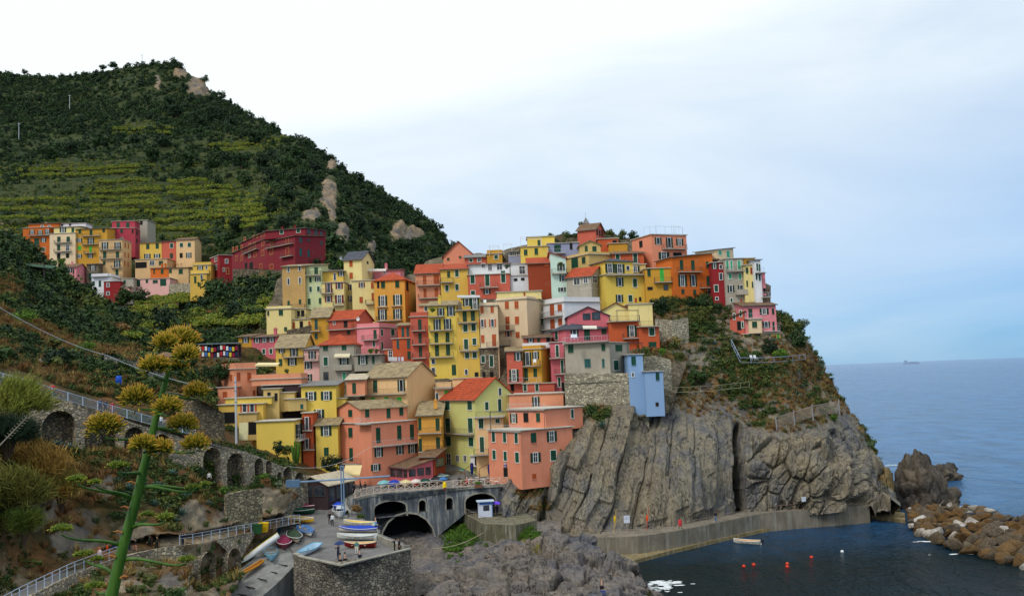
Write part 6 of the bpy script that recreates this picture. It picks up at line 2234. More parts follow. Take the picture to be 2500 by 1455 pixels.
# ---------------------------------------------------------------- boats
def boat_parts(L, B, D_, sharp=2.0, stern=.75, sheer=.28):
    n, k = 15, 6
    O, I_ = [], []
    for s in range(n):
        t_ = s / (n - 1)
        x = -L / 2 + L * t_
        b = B / 2 * (1 - max(0, (t_ - .35) / .65) ** sharp) * (stern + (1 - stern) * min(1, t_ / .3))
        b = max(b, .015)
        zs = D_ * (1 + sheer * (2 * t_ - .9) ** 2)
        zk = D_ * .45 * max(0, (t_ - .75) / .25) ** 2
        row, ri = [], []
        for j in range(-k, k + 1):
            a_ = j / k
            y = b * math.copysign(abs(a_) ** .75, a_)
            z = zk + (zs - zk) * abs(a_) ** 2.2
            row.append((x, y, z))
            ri.append((x * .97, y * .9, max(z + .05, zk + .07) if abs(j) < k else z - .002))
        O.append(row)
        I_.append(ri)
    w = 2 * k + 1

    def faces(n_, flip):
        F = []
        for s in range(n_ - 1):
            for j in range(w - 1):
                q = (s * w + j, s * w + j + 1, (s + 1) * w + j + 1, (s + 1) * w + j)
                F.append(q if flip else q[::-1])
        return F
    F = faces(n, True) + [tuple(range(w))]
    return O, I_, F, faces(n, False) + [tuple(range(w))], w


def boat(label, p0, p1, z, B, hull, inner=(150, 120, 90), rim=(230, 230, 225), cover=None, stripe=None, name='boat', D_=.62, roll=0.0, seats=True, group='boats drawn up on shore', sharp=2.0, pitch=0.0, motor=False, flip=False, Lmax=7.5, z1=None, Lset=None):
    a_, b_ = on_z(*p0, z), on_z(*p1, z if z1 is None else z1)
    B *= 1.2
    c = (a_ + b_) / 2
    L = Lset or float(np.clip(np.linalg.norm(b_ - a_), 2.4, Lmax))
    if z1 is not None:
        pitch = -math.asin(np.clip((z1 - z) / L, -.9, .9))
    rz = math.atan2(b_[1] - a_[1], b_[0] - a_[0])
    rt = empty(name, (c[0], c[1], c[2]), rz)
    tag(rt, label, 'kayak' if name == 'kayak' else 'boat', group)
    rt.rotation_euler = (roll + (math.pi if flip else 0), pitch, rz)
    if flip:
        rt.location.z += D_
    O, I_, FO, FI, w = boat_parts(L, B, D_, sharp)
    hm = plain(hull, .35)
    V = [v for r in O for v in r]
    h_ = ob('hull', V, FO, hm, rt, smooth=True)
    if stripe:
        m = MB()
        for s in range(len(O) - 1):
            for sd in (0, -1):
                p, q = Vector(O[s][sd]), Vector(O[s + 1][sd])
                m.bar(p - Vector((0, 0, .16)), q - Vector((0, 0, .16)), .05, 4)
        m.ob('stripe', plain(stripe, .4), h_)
    ob('interior', [v for r in I_ for v in r], FI, plain(inner, .6), rt, smooth=True)
    m = MB()
    for sd in (0, -1):
        m.tube([r[sd] for r in O], .045, 5)
    m.bar(O[0][0], O[0][-1], .045)
    m.ob('gunwale', plain(rim, .4), rt, smooth=True)
    if seats and cover is None:
        for t_ in (.3, .52, .72):
            s = int(t_ * 14)
            y = abs(O[s][0][1]) * .93
            x = O[s][0][0]
            MB().box(x - .12, x + .12, -y, y, D_ * .62, D_ * .62 + .05).ob('thwart', plain(rim, .5), rt)
        MB().bar((-L * .35, .12, D_ * .75), (L * .3, -.18, D_ * .8), .025, 5).ob('oar', plain((180, 140, 90), .6), rt)
    if cover is not None:
        m = MB()
        V, F = [], []
        k = 6
        for s, r in enumerate(O):
            y = abs(r[0][1]) * 1.05 + .02
            x = r[0][0] * 1.015
            z0 = r[0][2]
            hp = .34 * math.sin(math.pi * min(1, .15 + s / 16)) + .05 * math.sin(s * 2.1)
            for j in range(k + 1):
                a2 = j / k * 2 - 1
                V.append((x, y * a2, z0 - (.16 if abs(a2) == 1 else 0) + hp * (1 - abs(a2) ** 1.3) + .02))
        for s in range(len(O) - 1):
            for j in range(k):
                F.append((s * (k + 1) + j, (s + 1) * (k + 1) + j, (s + 1) * (k + 1) + j + 1, s * (k + 1) + j + 1))
        ob('cover', V, F, plain(cover, .75, .25), rt, smooth=False)
    if motor:
        MB().box(-L / 2 - .45, -L / 2 - .05, -.2, .2, D_ * .8, D_ * 1.5).box(-L / 2 - .32, -L / 2 - .18, -.08, .08, -.05, D_ * .8).ob('outboard_motor', plain((40, 44, 56), .4), rt)
    if not flip and name == 'boat':
        for x in (-L * .25, L * .2):
            MB().box(x - .08, x + .08, -B * .3, B * .3, -.04, .1).ob('chock', plain((96, 78, 60), .9), rt)
    return rt


WB, LB, NB = (226, 226, 220), (110, 178, 214), (34, 62, 150)
boat('light blue open rowing boat facing down the ramp', (660, 1345), (664, 1378), 6.0, 1.5, LB, (150, 150, 140), (120, 190, 220))
boat('maroon covered boat beside the white canoe', (694, 1314), (694, 1354), 6.6, 1.7, (120, 24, 60), cover=(128, 26, 66))
boat('dark green covered boat next to the maroon one', (710, 1303), (732, 1335), 6.9, 1.7, (190, 180, 160), cover=(46, 68, 46))
boat('blue and white open boat with boxes inside', (727, 1287), (772, 1320), 7.2, 1.7, WB, (90, 130, 180), (70, 130, 200), stripe=(60, 120, 190))
boat('white boat with pale blue gunwale at the ramp edge', (782, 1335), (719, 1368), 6.66, 1.5, (214, 222, 230), (170, 200, 220), (110, 190, 226))
boat('long white canoe leaning on the arched wall', (684, 1310), (592, 1376), 8.6, .85, (226, 226, 224), rim=(220, 190, 60), name='kayak', D_=.45, seats=False, roll=.9, sharp=2.6, z1=5.7)
boat('orange kayak lying at the foot of the wall', (642, 1374), (582, 1410), 5.85, .75, (224, 150, 24), (150, 90, 20), (230, 160, 40), name='kayak', D_=.34, seats=False, sharp=2.6, z1=4.85)
boat('small yellow and white dinghy tilted before the arch', (558, 1378), (582, 1408), 5.0, 1.1, (222, 214, 196), (190, 110, 80), (224, 176, 60), D_=.4, roll=.3)
boat('yellow kayak standing against the first arch pier', (548, 1424), (554, 1392), 4.6, .6, (216, 164, 24), (120, 90, 30), (216, 170, 40), name='kayak', D_=.3, seats=False, roll=1.0)
boat('yellow open wooden boat nearest the railing', (704, 1271), (766, 1276), 8.0, 1.7, (226, 176, 40), (200, 170, 90), (230, 220, 200), stripe=(220, 220, 216))
boat('dark green covered boat behind the yellow one', (704, 1254), (768, 1255), 8.35, 1.6, (30, 70, 52), cover=(34, 82, 60))
boat('maroon covered boat behind the dark green one', (703, 1242), (768, 1246), 8.7, 1.5, (60, 60, 50), cover=(140, 30, 78))
boat('green boat with brown gunwale below the pavilion', (706, 1232), (768, 1235), 9.0, 1.5, (36, 76, 56), cover=(50, 84, 62))
boat('dark boat with a blue upper strake before the pavilion', (732, 1219), (797, 1221), 9.4, 1.7, (40, 64, 56), (40, 60, 70), (36, 92, 180), stripe=(36, 92, 180))
boat('boat under a bright blue cover beside the kerb', (822, 1230), (826, 1250), 8.6, 1.8, (40, 80, 190), cover=(36, 84, 214))
wb = boat('white motorboat with a small cabin by the kerb', (829, 1246), (831, 1272), 8.15, 1.9, (222, 226, 228), (180, 180, 180), D_=.8, seats=False, motor=True)
MB().box(-1.0, .5, -.55, .55, .6, 1.15).box(-.7, .1, -.45, .45, 1.15, 1.4).ob('cabin', plain((224, 226, 228), .4), wb)
MB().box(.5, .53, -.5, .5, .78, 1.08).ob('windscreen', glass_mat(), wb)
boat('cream boat with a yellow interior at the back of the row', (912, 1287), (839, 1281), 7.65, 1.5, (228, 222, 190), (220, 190, 90))
boat('large white boat under a royal blue tarpaulin', (926, 1300), (828, 1298), 7.3, 2.0, (226, 220, 206), cover=(30, 66, 178), motor=True)
boat('white fibreglass dinghy in front of the tarpaulin boat', (917, 1318), (823, 1316), 6.95, 1.8, (220, 222, 214), (190, 196, 196))
boat('dark red rowing boat with a pale wooden interior', (917, 1336), (841, 1337), 6.68, 1.4, (120, 24, 26), (210, 170, 110), (226, 214, 190))
boat('white boat under a turquoise cover at the railing', (940, 1181), (932, 1197), 10.33, 1.7, (206, 226, 222), cover=(120, 190, 196), Lset=4.4)
boat('boat under a dark blue cover at the railing', (963, 1180), (961, 1196), 10.34, 1.8, (40, 70, 170), cover=(34, 66, 176), Lset=4.4)
boat('boat under a cream cover at the railing', (991, 1179), (992, 1195), 10.34, 1.8, (226, 210, 160), cover=(226, 208, 150), Lset=4.4)
boat('boat under white and red cloths at the railing', (1014, 1178), (1017, 1194), 10.34, 1.7, (190, 60, 50), cover=(226, 214, 206), Lset=4.4)
boat('boat under a dark green cover at the railing', (1036, 1177), (1042, 1192), 10.36, 1.8, (26, 62, 56), cover=(30, 70, 62), Lset=4.4)
boat('dark boat under a black cover near the veranda', (1060, 1174), (1072, 1188), 10.4, 1.8, (30, 34, 40), cover=(42, 46, 54), Lset=4.4)
boat('boat under a grey green cover behind the dark one', (1066, 1168), (1096, 1172), 10.7, 1.6, (90, 110, 110), cover=(96, 120, 118))
boat('white wooden boat with a green keel in front of the lime house', (1144, 1146), (1105, 1150), 11.2, 1.6, (226, 226, 224), (226, 226, 224), (90, 40, 40), stripe=(40, 130, 100))
boat('boat under a green cover before the lime house', (1122, 1157), (1155, 1155), 10.95, 1.6, (30, 110, 84), cover=(28, 120, 90))
boat('long dark green covered boat along the lime house', (1088, 1144), (1128, 1142), 11.6, 1.6, (34, 56, 48), cover=(40, 66, 52))
boat('small white motorboat moored in the harbour basin', (1858, 1331), (1791, 1326), -.12, 1.6, (226, 222, 206), (196, 150, 110), (226, 226, 220), group='boat afloat', motor=True)


# ---------------------------------------------------------------- people
SEG = []


def body_mesh(pose):
    J = {'pel': (0, 0, .95), 'spi': (0, 0, 1.13), 'che': (0, .01, 1.34), 'nec': (0, 0, 1.49), 'hea': (0, -.02, 1.62), 'top': (0, -.01, 1.71), 'nos': (0, -.11, 1.61)}
    for s, x in (('l', -1), ('r', 1)):
        J.update({'sh' + s: (.18 * x, 0, 1.42), 'el' + s: (.25 * x, .03, 1.15), 'wr' + s: (.26 * x, -.07, .92), 'ha' + s: (.26 * x, -.1, .84),
                  'hi' + s: (.1 * x, 0, .92), 'kn' + s: (.11 * x, -.03, .5), 'an' + s: (.11 * x, .03, .09), 'to' + s: (.13 * x, -.13, .045)})
    if pose == 'walk':
        J.update({'knl': (-.1, -.2, .52), 'anl': (-.1, -.26, .1), 'tol': (-.1, -.42, .08), 'knr': (.1, .04, .5), 'anr': (.1, .3, .14), 'tor': (.11, .18, .04), 'ell': (-.24, .14, 1.17), 'wrl': (-.25, .16, .95), 'hal': (-.25, .14, .87), 'elr': (.24, -.1, 1.17), 'wrr': (.23, -.26, 1.0), 'har': (.22, -.32, .95)})
    if pose == 'photo':
        J.update({'ell': (-.26, -.18, 1.25), 'wrl': (-.1, -.36, 1.46), 'hal': (-.07, -.38, 1.54), 'elr': (.26, -.18, 1.25), 'wrr': (.1, -.36, 1.46), 'har': (.07, -.38, 1.54)})
    if pose == 'sit':
        dz = -.48
        for k in list(J):
            if k[:2] not in ('kn', 'an', 'to'):
                J[k] = (J[k][0], J[k][1], J[k][2] + dz)
        for s, x in (('l', -1), ('r', 1)):
            J.update({'kn' + s: (.13 * x, -.44, .5), 'an' + s: (.13 * x, -.42, .08), 'to' + s: (.14 * x, -.58, .04), 'wr' + s: (.17 * x, -.26, .66), 'ha' + s: (.15 * x, -.34, .62), 'el' + s: (.25 * x, -.04, .72)})
    R_ = {'pel': .15, 'spi': .135, 'che': .155, 'nec': .06, 'hea': .098, 'top': .075, 'nos': .018, 'sh': .078, 'el': .055, 'wr': .036, 'ha': .038, 'hi': .105, 'kn': .07, 'an': .048, 'to': .04}
    E = [('pel', 'spi'), ('spi', 'che'), ('che', 'nec'), ('nec', 'hea'), ('hea', 'top'), ('hea', 'nos')]
    for s in 'lr':
        E += [('che', 'sh' + s), ('sh' + s, 'el' + s), ('el' + s, 'wr' + s), ('wr' + s, 'ha' + s), ('pel', 'hi' + s), ('hi' + s, 'kn' + s), ('kn' + s, 'an' + s), ('an' + s, 'to' + s)]
    names = list(J)
    ix = {k: i for i, k in enumerate(names)}
    me = bpy.data.meshes.new('body')
    me.from_pydata([J[k] for k in names], [(ix[a_], ix[b_]) for a_, b_ in E], [])
    o = bpy.data.objects.new('body_rig', me)
    COL.objects.link(o)
    md = o.modifiers.new('skin', 'SKIN')
    sv = me.skin_vertices[0].data
    for k, i in ix.items():
        r = R_.get(k, R_.get(k[:2], .05))
        sv[i].radius = (r, r * (.72 if k in ('pel', 'spi', 'che') else 1.0))
        sv[i].use_root = (k == 'pel')
    o.modifiers.new('sub', 'SUBSURF').levels = 1
    dg = bpy.context.evaluated_depsgraph_get()
    em = bpy.data.meshes.new_from_object(o.evaluated_get(dg))
    bpy.data.objects.remove(o)
    co = np.zeros(len(em.vertices) * 3)
    em.vertices.foreach_get('co', co)
    V = [tuple(v) for v in co.reshape(-1, 3)]
    F = [tuple(p.vertices) for p in em.polygons]
    ms = []
    segs = [(np.array(J[a_]), np.array(J[b_]), a_, b_) for a_, b_ in E]
    for f in F:
        c = np.mean([V[i] for i in f], 0)
        best = None
        for a_, b_, na, nb in segs:
            d = b_ - a_
            t_ = np.clip((c - a_) @ d / (d @ d), 0, 1)
            q = np.linalg.norm(c - a_ - d * t_)
            if best is None or q < best[0]:
                best = (q, na, nb)
        nb, na = best[2], best[1]
        ms.append(2 if nb in ('hea', 'top', 'nos') or nb[:2] == 'ha' else 3 if nb[:2] == 'to' else 1 if nb[:2] in ('hi', 'kn', 'an') or (na == 'pel' and c[2] < J['pel'][2] + .03) else 0)
    mb = MB()
    mb.V, mb.F = V, F
    for s, x in (('l', -1), ('r', 1)):
        hp, wr = Vector(J['ha' + s]), Vector(J['wr' + s])
        d = (hp - wr).normalized()
        sd = d.cross(Vector((0, 1, 0.2))).normalized()
        nf = len(mb.F)
        for k, ln in enumerate((.07, .085, .08, .065)):
            b0 = hp + sd * ((k - 1.5) * .02) + d * .02
            m1 = b0 + d * ln * .55
            mb.tube([tuple(b0), tuple(m1), tuple(m1 + (d + Vector((0, -.5, 0))).normalized() * ln * .5)], [.01, .009, .006], 5)
        b0 = hp - d * .02 + sd * .03
        mb.tube([tuple(b0), tuple(b0 + (sd + d * .6).normalized() * .05), tuple(b0 + (sd * .6 + d).normalized() * .075)], [.012, .01, .007], 5)
        ms += [2] * (len(mb.F) - nf)
    m2 = mesh('body', mb.V, mb.F, [plain((120, 120, 120)), plain((50, 50, 60)), plain((214, 166, 138), .6), plain((50, 46, 44))], True)
    m2.polygons.foreach_set('material_index', np.array(ms, np.int32))
    hz = J['top'][2]
    hm = []
    Fh = []
    n1, n2 = 6, 10
    for i in range(n1 + 1):
        ph = math.pi * .62 * i / n1
        for j in range(n2):
            th = 2 * math.pi * j / n2
            back = .02 + .03 * max(0, math.sin(th))
            hm.append((.112 * math.sin(ph) * math.cos(th), .01 + (.112 + back * .5) * math.sin(ph) * math.sin(th), hz - .07 + .125 * math.cos(ph) - (.05 * max(0, math.sin(th)) if i == n1 else 0) + (.08 * max(0, -math.sin(th)) if i >= n1 - 1 else 0)))
    for i in range(n1):
        for j in range(n2):
            Fh.append((i * n2 + j, i * n2 + (j + 1) % n2, (i + 1) * n2 + (j + 1) % n2, (i + 1) * n2 + j))
    return m2, mesh('hair', hm, Fh, plain((48, 36, 30), .8), True)


BODY = {p: body_mesh(p) for p in ('stand', 'walk', 'photo', 'sit')}


def person(label, foot, top, pants, pose='stand', face=0.0, hair=(44, 34, 28), tall=1.0, cape=None, bag=None):
    rt = empty('person', foot, face)
    tag(rt, label, 'person', 'people about the harbour')
    bm_, hm = BODY[pose]
    o = link(bpy.data.objects.new('body', bm_), rt)
    o.scale = (tall,) * 3
    for i, c in ((0, top), (1, pants)):
        o.material_slots[i].link = 'OBJECT'
        o.material_slots[i].material = plain(c, .8)
    q = link(bpy.data.objects.new('hair', hm), rt)
    q.scale = (tall,) * 3
    q.material_slots[0].link = 'OBJECT'
    q.material_slots[0].material = plain(hair, .8)
    if cape:
        V, F = [], []
        for i, (z, r) in enumerate(((1.5, .09), (1.42, .22), (1.15, .3), (.85, .34), (.62, .38))):
            for j in range(12):
                th = j / 12 * 2 * math.pi
                V.append((r * math.cos(th) * 1.15, r * math.sin(th) * .8, z + .03 * math.sin(3 * th)))
        for i in range(4):
            for j in range(12):
                F.append((i * 12 + j, i * 12 + (j + 1) % 12, (i + 1) * 12 + (j + 1) % 12, (i + 1) * 12 + j))
        ob('coat', V, F, plain(cape, .6), rt, smooth=True).scale = (tall,) * 3
    if bag:
        MB().box(-.16, .16, .12, .3, 1.0, 1.42).ob('backpack', plain(bag, .8), rt)
    return rt


def umbrella(label, p, col, r=.55, hgt=2.0, closed=False):
    rt = empty('umbrella', p)
    tag(rt, label, 'umbrella')
    MB().bar((0, 0, .9 if not closed else 0), (0, 0, hgt), .015, 5).ob('shaft', plain((60, 60, 60), .5), rt)
    V, F = [(0, 0, hgt)], []
    rings = ((.35, -.05), (.75, -.17), (1.0, -.3)) if not closed else ((.28, -.15), (.3, -.9), (.24, -1.6), (.1, -2.0))
    n = 16
    for k, dz in rings:
        for j in range(n):
            th = j / n * 2 * math.pi
            s = 1 - (.07 if j % 2 else 0) * k
            V.append((r * k * s * math.cos(th), r * k * s * math.sin(th), hgt + dz * (r / .55 if not closed else 1)))
    F += [(0, 1 + j, 1 + (j + 1) % n) for j in range(n)]
    for i in range(len(rings) - 1):
        F += [(1 + i * n + j, 1 + (i + 1) * n + j, 1 + (i + 1) * n + (j + 1) % n, 1 + i * n + (j + 1) % n) for j in range(n)]
    ob('canopy', V, F, plain(col, .6), rt)


BK, NV, DG = (28, 28, 32), (30, 36, 60), (52, 58, 40)
pth = lambda x, y: on_z(x, y, float(np.interp(x, [p[0] for p in LP], [p[2] for p in LP])) + .02)
person('person in a pale pink coat walking down the lower path', pth(243, 1376), (226, 196, 186), (60, 60, 80), 'walk', 2.2, (190, 110, 60), cape=(226, 196, 186))
person('person in an orange jacket on the lower path', pth(262, 1364), (224, 84, 24), BK, 'walk', 2.2)
person('person in a dark blue jacket beside the orange one', pth(277, 1359), (30, 44, 84), BK, 'walk', 2.2)
person('person in dark clothes half behind the flower stalk', pth(316, 1354), BK, (40, 50, 80), 'walk', -.9)
person('person in a black jacket with bare legs on the lower path', pth(331, 1352), BK, (216, 150, 120), 'walk', -.9)
person('left of two people in green parkas on the lower path', pth(366, 1343), DG, BK, 'walk', -1.2, bag=(60, 40, 40))
person('right of two people in green parkas on the lower path', pth(384, 1345), DG, BK, 'walk', -1.2)
person('man in navy leaning at the end of the path railing', pth(446, 1335), NV, NV, 'photo', 1.2)
uwz = lambda x: np.array(uw['pos'](float(np.interp(x, [-160, 60, 180, 270, 400, 480], uw['u'][:6])), float(np.interp(x, [-160, 60, 180, 270, 400, 480], uw['zt'][:6])), 1.0))
person('person in a red jacket resting on the upper walkway rail', uwz(132), (214, 40, 50), (60, 80, 100), 'photo', -.3)
person('person in grey blue on the upper walkway', uwz(251), (70, 80, 110), NV, 'stand', .6)
person('person with a light blue bag on the upper walkway', uwz(264), (50, 60, 80), BK, 'stand', .4, bag=(90, 170, 210))
person('person in a red coat on the upper walkway', uwz(279), (200, 36, 46), (150, 30, 40), 'stand', .9)
person('person in a white shirt at the low end of the walkway', uwz(398), (226, 230, 228), NV, 'stand', .4)
person('person in navy taking photos on the quay', on_z(826, 1364, 6.66), NV, NV, 'photo', -.6)
umbrella('dark blue umbrella held on the quay', on_z(830, 1362, 6.66), (26, 50, 100), .7, 2.1)
person('woman in a teal top and white skirt before the red boat', on_z(871, 1353, 6.66), (90, 140, 130), (226, 220, 210), 'stand', 0, (90, 50, 34))
for x, y, c, L in [(831, 1386, BK, 'left of two dark clad people sitting on the quay wall'), (843, 1384, BK, 'right of two dark clad people sitting on the quay wall'), (879, 1374, NV, 'lone person in navy sitting on the quay wall')]:
    person(L, on_z(x, y, 6.75), c, BK, 'sit', math.pi)
person('person in black standing beside the cabin boat', on_z(805, 1279, 7.8), BK, BK, 'stand', .4, (120, 70, 40))
person('person in a white jacket beside the cabin boat', on_z(812, 1284, 7.7), (220, 226, 230), BK, 'stand', -.3)
person('left of two people in black by the pale wall', on_z(964, 1348, 6.66), BK, BK, 'photo', -1.2)
person('right of two people in black by the pale wall', on_z(975, 1349, 6.66), BK, BK, 'stand', -1.0)
person('person in light blue sitting above the bridge arch', on_z(917, 1292, 8.2), (130, 180, 210), NV, 'sit', 1.2)
person('person in dark blue crouching by the yellow boat', on_z(711, 1296, 7.3), NV, BK, 'sit', .5)
person('person in a yellow poncho under a blue umbrella', on_z(1086, 1199, 10.32), (236, 200, 20), (190, 40, 50), 'stand', .8, cape=(238, 204, 24))
umbrella('steel blue umbrella over the yellow poncho', on_z(1083, 1198, 10.32), (50, 110, 170), .75, 2.2)
for x, y, c, po, L in [(1140, 1187, (190, 40, 60), 'sit', 'seated diner in red nearest the railing'), (1152, 1188, (110, 70, 40), 'sit', 'seated diner in brown with a yellow bag'), (1176, 1168, (236, 70, 30), 'sit', 'seated diner in bright orange'), (1186, 1168, (220, 50, 36), 'sit', 'seated diner in red beside the orange one'),
                      (1203, 1172, BK, 'stand', 'standing diner in black near the salmon house door'), (1212, 1176, (60, 40, 36), 'sit', 'seated diner in brown by the house wall'), (1224, 1180, BK, 'sit', 'seated diner in black at the railing corner'), (1192, 1186, (130, 70, 50), 'sit', 'seated diner with red hair at the railing'),
                      (1122, 1188, (60, 60, 66), 'stand', 'waiter in grey beside the planters')]:
    person(L, on_z(x, y, 10.4), c, BK, po, rng.uniform(-1, 1))
person('left of two dark figures before the pavilion', on_z(865, 1207, 10.2), BK, BK, 'stand', .3)
person('person in dark clothes on the lane beside the pavilion', on_z(892, 1203, 10.3), (60, 50, 50), BK, 'walk', 1.2)
person('person in black walking past the pavilion corner', on_z(880, 1198, 10.3), BK, BK, 'walk', 2)
person('person in black queueing at the kiosk', on_z(1198, 1260, 6.22), BK, BK, 'stand', 3.0)
person('person in brown queueing behind at the kiosk', on_z(1206, 1259, 6.22), (60, 46, 36), BK, 'stand', 3.0)
person('person in navy under the purple umbrella', on_z(1214, 1258, 6.22), NV, NV, 'stand', 2.6)
umbrella('violet umbrella beside the kiosk', on_z(1213, 1258, 6.22), (112, 72, 220), .75, 2.25)
person('person in a red coat on the harbour walk', on_z(1661, 1291, 3.12), (200, 20, 40), BK, 'walk', 1.3, cape=(204, 24, 44))
person('person in black and blue on the harbour walk', on_z(1748, 1274, 3.12), BK, (70, 120, 170), 'stand', -1.0)
person('person in bright blue at the far end of the walk', on_z(1957, 1264, .6), (30, 60, 150), (30, 60, 150), 'walk', -1.5)
person('person in white shirt standing inside a tall arch', at(511, 1182, 137.2), (214, 214, 210), BK, 'stand', .2)
pr = at(1470, 1452, float(fr_d(np.array([1470.]), np.array([1452.]))[0]) - 1.2)
person('person with a blue wrap sitting on the foreshore rock', pr, BK, (40, 70, 150), 'sit', .4, (150, 110, 70))

# ---------------------------------------------------------------- square furniture
for k, (x, y, L) in enumerate([(1153, 1172, 'left closed navy parasol on the restaurant terrace'), (1196, 1176, 'right closed navy parasol on the restaurant terrace')]):
    umbrella(L, on_z(x, y, 10.5), (24, 34, 110), 1.0, 3.0, True)
for k, (x0, y0, x1, y1) in enumerate([(1136, 1178, 1152, 1129), (1171, 1178, 1190, 1135)]):
    p = on_z(x0, y0, 10.5)
    o = MB().bar((0, 0, 0), (0, 0, 2.3), .06).bar((0, 0, 2.3), (1.5, .4, 3.0), .05).ob('parasol_arm', plain((110, 50, 40), .6))
    o.location = tuple(p)
    tag(o, ['left', 'right'][k] + ' rust coloured cantilever arm of a closed parasol', 'parasol arm')
for k, (x, y) in enumerate([(1150, 1180), (1165, 1176), (1180, 1180), (1170, 1186), (1198, 1184), (1212, 1186), (1160, 1187)]):
    rt = empty('cafe_table', on_z(x, y, 10.42))
    tag(rt, 'small cafe table with white top on the restaurant terrace', 'table', 'cafe tables on the square')
    MB().tube([(0, 0, .72), (0, 0, .76)], .45, 10).ob('table_top', plain((226, 226, 224), .5), rt)
    MB().bar((0, 0, 0), (0, 0, .72), .04, 6).ob('leg', plain((60, 60, 70), .5), rt)
for x, y, L in [(1130, 1184, 'planter of yellow green flowers at the terrace end'), (1168, 1190, 'planter of green shrubs along the railing')]:
    rt = empty('planter', on_z(x, y, 10.4))
    tag(rt, L, 'planter')
    MB().box(-.6, .6, -.25, .25, 0, .5).ob('box', plain((120, 80, 60), .8), rt)
    c = link(bpy.data.objects.new('foliage', crown_for('fresh', 0)[0]), rt)
    c.location, c.scale = (0, 0, .75), (.8, .4, .45)
# emblem over the door of the corner house
mb_ = [b for b in BLOCKS if abs(b.px[0] - (1040 + 930 / 6.0625)) < .1][0]
u_, z_ = facade_hit(mb_, 1234.5, 1135, 0)
sg = empty('house_sign', (*(mb_.B + mb_.ex * u_ - mb_.ey * .06), z_), math.atan2(mb_.ex[1], mb_.ex[0]))
tag(sg, 'blue and white crest shaped sign over the corner house door', 'sign')
V = [(math.cos(t_) * .45, 0, -.25 + math.sin(t_) * .5) for t_ in np.linspace(0, math.pi, 9)]
V2 = V + [(x, -.05, z) for x, y, z in V]
n = len(V)
ob('board', V2, [tuple(range(n, 2 * n))] + [(i, n + i, n + i + 1, i + 1) for i in range(n - 1)] + [(n - 1, 2 * n - 1, n, 0)], plain((46, 40, 120), .5), sg)
MB().box(-.22, -.06, -.08, -.055, .05, .35).box(.02, .18, -.08, -.055, .0, .38).box(-.3, .3, -.08, -.055, -.2, -.14).box(-.36, .36, -.08, -.055, -.25, -.22).ob('emblem', plain((190, 200, 226), .5), sg)
# kiosk
k0 = on_z(1186, 1262, 6.22)
ks = empty('kiosk', k0, .1)
tag(ks, 'white ticket kiosk with a blue header in the bridge recess', 'kiosk')
MB().box(-1.1, 1.1, 0, 1.6, 0, 2.4).ob('cabin', plain((206, 210, 226), .6), ks)
MB().box(-1.35, 1.4, -.4, 1.8, 2.402, 2.5).ob('roof', plain((190, 206, 222), .5), ks)
MB().box(-.9, 1.0, -.05, -.003, 1.95, 2.3).ob('header', plain((60, 110, 190), .5), ks)
MB().box(-.35, .6, -.03, -.003, 1.0, 1.85).ob('window', glass_mat(), ks)
MB().box(.98, 1.08, -.06, -.003, 0.1, 2.3).ob('trim', plain((100, 150, 210), .5), ks)
wall_marks = MB()
pw = Z(1172, 1322, 3.0)
r4 = random.Random(9)
a4, b4 = np.array(pf[0]), np.array(pf[1])
e4 = (b4 - a4)[:2] / np.linalg.norm((b4 - a4)[:2])
n4 = np.array([e4[1], -e4[0]])
for row, zz in ((0, 2.55), (1, 1.75)):
    for c_ in range(9):
        base = np.array([b4[0], b4[1]]) - e4 * (2.3 - c_ * .24) + n4 * .02
        for s in range(3):
            x0_, x1_ = r4.uniform(0, .15), r4.uniform(0, .15)
            z0_, z1_ = r4.choice([(0, .5), (.25, .25), (0, 0), (.5, .5), (0, .3)])
            p, q = base + e4 * x0_, base + e4 * x1_
            wall_marks.bar((p[0], p[1], zz + z0_), (q[0], q[1], zz + z1_ + .01), .03, 4)
tag(wall_marks.ob('wall_lettering', plain((206, 150, 30), .8)), 'faded yellow hand painted lettering in two rows on the platform wall', 'lettering')

# crane
STB = plain((122, 150, 180), .45)
c0 = on_z(838, 1263, 8.15)
cr = empty('crane', c0)
tag(cr, 'pale blue steel boat crane with a long level jib', 'crane')
MB().bar((-.18, 0, 0), (-.18, 0, 7.4), .1, 6).bar((.18, 0, 0), (.18, 0, 7.4), .1, 6).box(-.3, .3, -.12, .12, 7.4, 7.6).box(-.3, .3, -.1, .1, 5.3, 5.7).ob('mast', STB, cr)
MB().bar((-6.8, .25, 5.4), (7.0, .5, 5.75), .13, 6).ob('jib', STB, cr)
MB().box(-8.4, -6.4, -.1, .8, 4.7, 5.75).ob('counterweight', plain((90, 120, 150), .5), cr)
MB().box(-.6, .6, -.5, .5, -.05, .25).ob('base', CONC, cr)


def simple(name, label, cat, V_F, mat, loc, rz=0):
    o = ob(name, V_F[0], V_F[1], mat)
    o.location = tuple(map(float, loc))
    o.rotation_euler = (0, 0, rz)
    return tag(o, label, cat)


